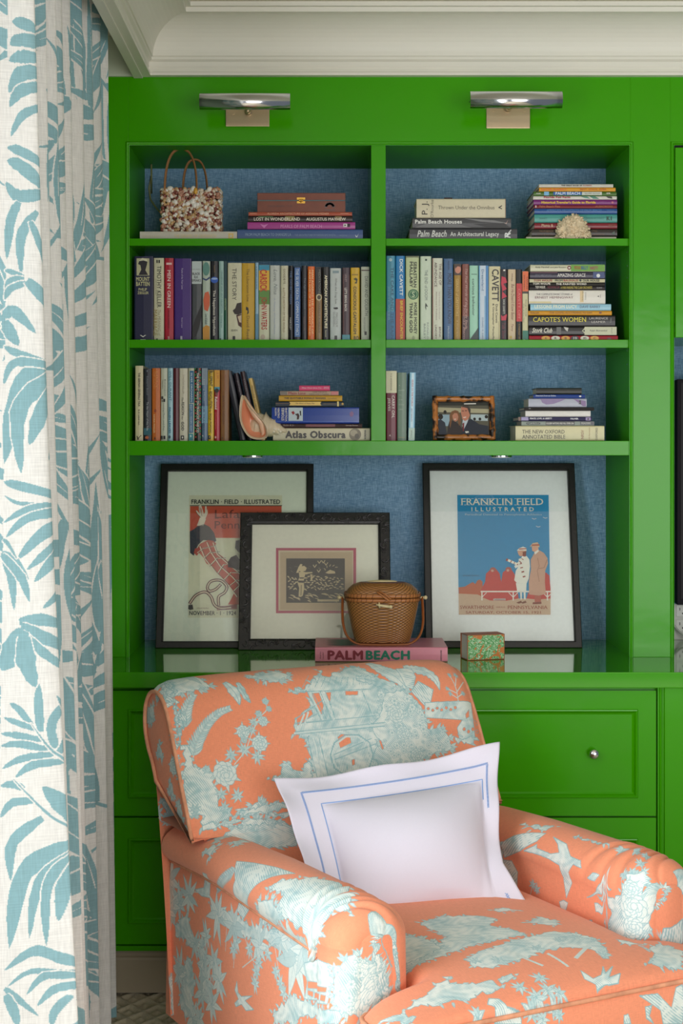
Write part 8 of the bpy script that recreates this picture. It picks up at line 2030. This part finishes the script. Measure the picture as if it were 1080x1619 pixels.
# arms
AF = -0.425                      # front of the arms
def lerp(x, xs, ys): return float(np.interp(x, xs, ys))
def arm(sx, mtl):
    ny_ = 150; nphi = 56; nlow = 10; nin = 8
    yr = 0.47
    ys = list(np.linspace(yr, -0.20, 50)) + list(np.linspace(-0.205, AF + 0.050, 50))
    dome = [math.sin(t) for t in np.linspace(0, math.pi / 2, 26)][1:]
    v, uv, f = [], [], []
    def section(y, ins, yy):
        zt_ = lerp(y, [-0.5, -0.3, 0.0, 0.2, 0.30, 0.47], [0.618, 0.624, 0.618, 0.608, 0.598, 0.590])
        rx = lerp(y, [-0.4, 0.0, 0.3], [0.082, 0.076, 0.066]); rz = lerp(y, [-0.4, 0.0, 0.3], [0.070, 0.060, 0.048])
        cm, cz = 0.345, zt_ - rz
        pts = []
        g1 = min(1, max(0, (AF + 0.13 - yy) / 0.07)); g1 = g1 * g1 * (3 - 2 * g1)
        p0 = math.radians(-48 + 44 * g1); pe = math.radians(200 - 17 * g1)
        pm_ = 0.404 + 0.020 * g1; pin = 0.272 - 0.010 * g1
        crx, crz = cm + rx * 1.06 * math.cos(p0), cz + rz * math.sin(p0)
        for k in range(nlow):                        # outer panel, from below up to the crease
            t = k / (nlow - 1); pts.append((pm_ + 0.003 * math.sin(math.pi * t) + (crx - pm_) * t, 0.15 + (crz - 0.15) * t, None))
        for k in range(nphi):
            a = p0 + (pe - p0) * k / (nphi - 1)
            e = 1.0
            r_ = 1.0
            rr = rx * (1.06 if a < math.pi / 2 else 1.0)
            d_ = 0.0
            # pleats gathered at the front of the roll
            fa = min(1.0, max(0.0, (a - p0) / (pe - p0)))
            for g_ in range(5):
                yk = AF + 0.115 - g_ * 0.004 + (g_ - 2.6) * 0.050 * (0.06 + fa * 1.25)
                w_ = 0.0035 + 0.006 * fa
                dd_ = (yy - yk) / w_
                if abs(dd_) < 4: d_ += -0.0075 * math.exp(-dd_ * dd_) * (1 - fa) ** 0.6 + 0.0045 * math.exp(-((yy - yk - 2.4 * w_) / (1.4 * w_)) ** 2) * (1 - fa) ** 0.7
            pts.append((cm + (rr + d_) * math.cos(a), cz + (rz + d_) * math.sin(a), a))
        lm, lz = pts[-1][0], pts[-1][1]
        for k in range(1, nin + 1):
            t = k / nin; pts.append((lm + (pin - lm) * min(1, t * 2), lz + (0.38 - lz) * t, None))
        # rounding of the front: pull the section in towards its spine
        if ins > 0:
            q = []
            for m_, z_, a in pts:
                sp_m, sp_z = 0.340, min(z_, cz - 0.0)
                dm, dz = m_ - sp_m, z_ - sp_z
                L_ = math.hypot(dm, dz); kk = max(0.0, (L_ - ins)) / L_ if L_ > 1e-6 else 0
                q.append((sp_m + dm * kk, sp_z + dz * kk, a))
            pts = q
        return pts
    R_ = 0.050
    stations = [(y, 0.0, y) for y in ys] + [(AF + 0.050, R_ * (1 - math.sqrt(max(0, 1 - q * q))), AF + 0.050 - R_ * q) for q in dome]
    arcy = 0.0; prev = None
    for (y, ins, yy) in stations:
        if prev is not None: arcy += math.hypot(yy - prev[0], ins - prev[1])
        prev = (yy, ins)
        pts = section(y, ins, yy)
        al = 0.0; pm = None
        base = section(y, 0.0, yy)
        for (m_, z_, a), (bm_, bz_, _) in zip(pts, base):
            if pm is not None: al += math.hypot(bm_ - pm[0], bz_ - pm[1])
            pm = (bm_, bz_)
            v.append((sx * m_, yy, z_)); uv.append(((arcy + 0.04) / 1.1, (al + 0.13) / 1.1))
    n = nlow + nphi + nin
    for i in range(len(stations) - 1):
        for j in range(n - 1):
            q = (i * n + j, i * n + j + 1, (i + 1) * n + j + 1, (i + 1) * n + j)
            f.append(q if sx > 0 else q[::-1])
    # close the flat middle of the front
    last = (len(stations) - 1) * n
    half = n // 2; base_i = len(v); rows = 0
    for j in range(half):
        A_, B_ = v[last + j], v[last + n - 1 - j]; ue, ve = uv[last + j]
        for k in range(5):
            t = k / 4; q_ = [A_[c] + (B_[c] - A_[c]) * t for c in range(3)]
            q_[1] -= 0.004 * math.sin(math.pi * t)
            v.append(tuple(q_)); uv.append((ue + abs(q_[0] - A_[0]) / 1.1, ve))
        rows += 1
    for j in range(rows - 1):
        for k in range(4):
            a = base_i + j * 5 + k; q_ = (a, a + 5, a + 6, a + 1)
            f.append(q_ if sx < 0 else q_[::-1])
    o = mesh('arm', v, f, mtl, ch, True, uvs=uv)
    # piping along the crease of the outer panel
    cr_ = [v[i * n + nlow] for i in range(0, len(ys) - 26)]
    MB().tube([(p[0] + sx * 0.001, p[1], p[2] - 0.001) for p in cr_], 0.0034, 8).build('piping', PIPE, o, True)
    return o
arm(-1, M_ARML); arm(1, M_ARMR)

# seat cushion with wings in front of the arms
SF, SR = -0.575, 0.19
outline = [(0.268, SR), (0.268, -0.438), (0.405, -0.445), (0.405, SF), (-0.405, SF), (-0.405, -0.445), (-0.268, -0.438), (-0.268, SR)]
def rounded(poly, r, n=6):
    out = []; k = len(poly)
    for i in range(k):
        p0, p1_, p2_ = [np.array(poly[(i + q) % k], float) for q in (-1, 0, 1)]
        a = (p0 - p1_); b = (p2_ - p1_); ra = min(r, np.linalg.norm(a) * .45, np.linalg.norm(b) * .45)
        a = p1_ + a / np.linalg.norm(a) * ra; b = p1_ + b / np.linalg.norm(b) * ra
        for q in range(n + 1):
            t = q / n; out.append((1 - t) ** 2 * a + 2 * t * (1 - t) * p1_ + t * t * b)
    # resample evenly
    out = np.array(out + [out[0]]); L = np.concatenate([[0], np.cumsum(np.hypot(*np.diff(out, axis=0).T))])
    u = np.linspace(0, L[-1], 161)[:-1]
    return np.stack([np.interp(u, L, out[:, 0]), np.interp(u, L, out[:, 1])], 1)
ol = rounded(outline, 0.045)
c0 = np.array([0.0, -0.50])
tn = np.roll(ol, -1, 0) - np.roll(ol, 1, 0); nr_ = np.stack([tn[:, 1], -tn[:, 0]], 1); nr_ /= np.linalg.norm(nr_, axis=1)[:, None]
if (nr_ * (ol - c0)).sum() < 0: nr_ = -nr_
v, uv, f = [], [], []
N = len(ol); rings = 0
ZT, ZBs = 0.437, 0.300
for z, o_ in ((ZBs, -0.012), (ZBs + 0.012, 0.0), (0.34, 0.010), (0.39, 0.012), (0.425, 0.005), (ZT, -0.001)):
    for p, q in zip(ol, nr_):
        pp = p + q * o_; v.append((pp[0], pp[1], z)); e = p + q * (ZT - z); uv.append(((e[0] + 0.55) / 1.1, (e[1] + 0.80) / 1.1))
    rings += 1
def crown(x, y):
    fx_ = max(0, 1 - (abs(x) / 0.40) ** 2.6); fy = max(0, 1 - ((y - (SF + SR) / 2) / ((SR - SF) / 2)) ** 4)
    return 0.048 * (fx_ ** 0.8) * (fy ** 0.7)
for s_ in (0.985, 0.96, 0.92, 0.86, 0.78, 0.68, 0.56, 0.42, 0.28, 0.14):
    for p in ol:
        pp = c0 + (p - c0) * s_
        puff = 0.010 * min(1, (1 - s_) / 0.05)
        v.append((pp[0], pp[1], ZT + puff + crown(pp[0], pp[1]) * min(1, (1 - s_) / 0.10))); uv.append(((pp[0] + 0.55) / 1.1, (pp[1] + 0.80) / 1.1))
    rings += 1
v.append((c0[0], c0[1], ZT + 0.010 + crown(0, c0[1]))); uv.append(((c0[0] + 0.55) / 1.1, (c0[1] + 0.80) / 1.1))
for i in range(rings - 1):
    for j in range(N): f.append((i * N + j, i * N + (j + 1) % N, (i + 1) * N + (j + 1) % N, (i + 1) * N + j))
f += [((rings - 1) * N + j, (rings - 1) * N + (j + 1) % N, rings * N) for j in range(N)]
f.append(tuple(range(N))[::-1])
seat = mesh('seat_cushion', v, f, M_SEAT, ch, True, uvs=uv)
bm = bmesh.new(); bm.from_mesh(seat.data); bmesh.ops.recalc_face_normals(bm, faces=bm.faces[:]); bm.to_mesh(seat.data); bm.free()
for z in (ZT - 0.002, ZBs + 0.008):
    MB().tube([(p[0] + q[0] * 0.002, p[1] + q[1] * 0.002, z) for p, q in zip(ol, nr_)], 0.0045, 8, closed=True).build('piping', PIPE, seat, True)
# upholstered base, outer back and turned legs
v = []; 
bs = MB().box(-0.402, 0.402, AF + 0.02, 0.455, 0.15, ZBs - 0.002)
base = bs.build('base', M_SEAT, ch, bevel=0.006)
ul = base.data.uv_layers.new(name='uv')
for lp_ in base.data.loops:
    co_ = base.data.vertices[lp_.vertex_index].co; ul.data[lp_.index].uv = ((co_.x + co_.y + 0.9) / 1.1, co_.z / 1.1)
LEG = mat('dark_walnut_leg', (60, 36, 24), 0.3)
for (lx, ly) in ((-0.35, AF + 0.07), (0.35, AF + 0.07), (-0.35, 0.40), (0.35, 0.40)):
    MB().tube([(lx, ly, 0.001), (lx, ly, 0.02), (lx, ly, 0.05), (lx, ly, 0.10), (lx, ly, 0.15)], lambda t: 0.017 + 0.012 * t, 14).build('leg', LEG, ch, True)

# ---------------------------------------------------------------- pillow
pw = thing('pillow', 'white pillow with a flat border and blue embroidered lines on the armchair seat', 'pillow')
cTL, cTR, cBL, cBR = P(433, 1232, 3.56), P(788, 1177, 3.70), P(500, 1462, 3.37), P(802, 1440, 3.45)
nrm_ = (cTR - cTL).cross(cBL - cTL).normalized()
if nrm_.y > 0: nrm_ = -nrm_
PWD, PHT = 0.52, 0.37
def bil(u, w_):
    top = cTL.lerp(cTR, u); bot = cBL.lerp(cBR, u)
    p = bot.lerp(top, w_)
    return p
ML, MR, MT, MB_ = 0.175, 0.085, 0.215, 0.055      # widths of the flat border: left, right, top, bottom
def puff(u, w_):
    a = (u - ML) / (1 - ML - MR); b = (w_ - MB_) / (1 - MT - MB_)
    if not (0 < a < 1 and 0 < b < 1): return 0.0
    return 0.080 * (math.sin(math.pi * a) ** 0.55) * (math.sin(math.pi * b) ** 0.60)
def ripple(u, w_):
    e = max(0, 1 - min(u, 1 - u, w_, 1 - w_) / 0.12)
    return 0.010 * e * (math.sin(13 * u + 2) + 0.7 * math.sin(17 * w_ + 1 + 3 * u)) 
def creases(u, w_):
    p = puff(u, w_)
    return 0.0018 * math.sin(60 * u + 6 * math.sin(5 * w_)) * max(0, w_ - 0.55) * 2 * (p > 0.004) * min(1, (0.080 - p) / 0.03)
nu_, nw_ = 110, 84
v, f = [], []
def sag(u, w_):      # soft outline: edges curve inwards between the corners
    return Vector((0, 0, -0.012 * math.sin(math.pi * u) * (w_ ** 3))) + Vector((0.010 * math.sin(math.pi * w_) * (1 - u) ** 4 - 0.010 * math.sin(math.pi * w_) * u ** 4, 0, 0))
corner_flop = lambda u, w_: Vector((0.060, -0.035, -0.002)) * max(0, (u - 0.87) / 0.13) ** 1.3 * max(0, (0.26 - w_) / 0.26) ** 1.1
def psurf(u, w_, side):
    p = bil(u, w_) + sag(u, w_) + corner_flop(u, w_)
    q = puff(u, w_)
    if side > 0: p = p + nrm_ * (q + creases(u, w_) + ripple(u, w_) + 0.0018)
    else: p = p + nrm_ * (-q * 0.45 + ripple(u, w_) - 0.0012)
    return p
for side in (1, -1):
    for j in range(nw_ + 1):
        for i in range(nu_ + 1): v.append(psurf(i / nu_, j / nw_, side))
n1 = (nu_ + 1) * (nw_ + 1)
for s_ in (0, 1):
    for j in range(nw_):
        for i in range(nu_):
            a = s_ * n1 + j * (nu_ + 1) + i; q = (a, a + 1, a + nu_ + 2, a + nu_ + 1); f.append(q if s_ == 0 else q[::-1])
edge = [i for i in range(nu_ + 1)] + [j * (nu_ + 1) + nu_ for j in range(1, nw_ + 1)] + [nw_ * (nu_ + 1) + i for i in range(nu_ - 1, -1, -1)] + [j * (nu_ + 1) for j in range(nw_ - 1, 0, -1)]
for i in range(len(edge)):
    a, b = edge[i], edge[(i + 1) % len(edge)]; f.append((a, a + n1, b + n1, b))
PIL = mat('white_percale', (220, 216, 230), 0.8, noise=0.02, scale=300, bump=0.15, bscale=1500, sheen=0.2)
cush = mesh('pillow_case', v, f, PIL, pw, True)
BLU = mat('blue_thread', (128, 164, 216), 0.6)
def surfline(uvs, r, amp=0.0, per=0.0):
    pts = []
    for (a, b) in zip(uvs[:-1], uvs[1:]):
        L = math.hypot((b[0] - a[0]) * PWD, (b[1] - a[1]) * PHT); n = max(2, int(L / (per / 2 if per else 0.006)))
        for k in range(n):
            t = k / n; u = a[0] + (b[0] - a[0]) * t; w_ = a[1] + (b[1] - a[1]) * t
            if amp:
                s_ = 1 if k % 2 else -1
                if abs(b[0] - a[0]) > abs(b[1] - a[1]): w_ += s_ * amp / PHT
                else: u += s_ * amp / PWD
            pts.append(psurf(u, w_, 1) + nrm_ * 0.0006)
    return pts
e_ = 0.008
box_ = [(ML - e_, MB_), (1 - MR + e_, MB_), (1 - MR + e_, 1 - MT + e_), (ML - e_, 1 - MT + e_), (ML - e_, MB_)]
MB().tube(surfline([(1 - MR + e_, 0.66), (1 - MR + e_, 1 - MT + e_), (ML - e_, 1 - MT + e_), (ML - e_, MB_)], 0.001), 0.0011, 5).build('stitched_line', BLU, pw)
zz = [(0.945, 0.60), (0.945, 0.885), (0.095, 0.885), (0.095, 0.03)]
for q in (0.0022, -0.0022): MB().tube(surfline(zz, 0.001, q, 0.009), 0.0009, 4).build('zigzag_embroidery', BLU, pw)
for q in (0.0022, -0.0022): MB().tube(surfline([(0.90, 0.045), (0.955, 0.045), (0.955, 0.12)], 0.001, q, 0.009), 0.0009, 4).build('zigzag_embroidery', BLU, pw)
rebase(pw, (cBL + cBR) / 2)
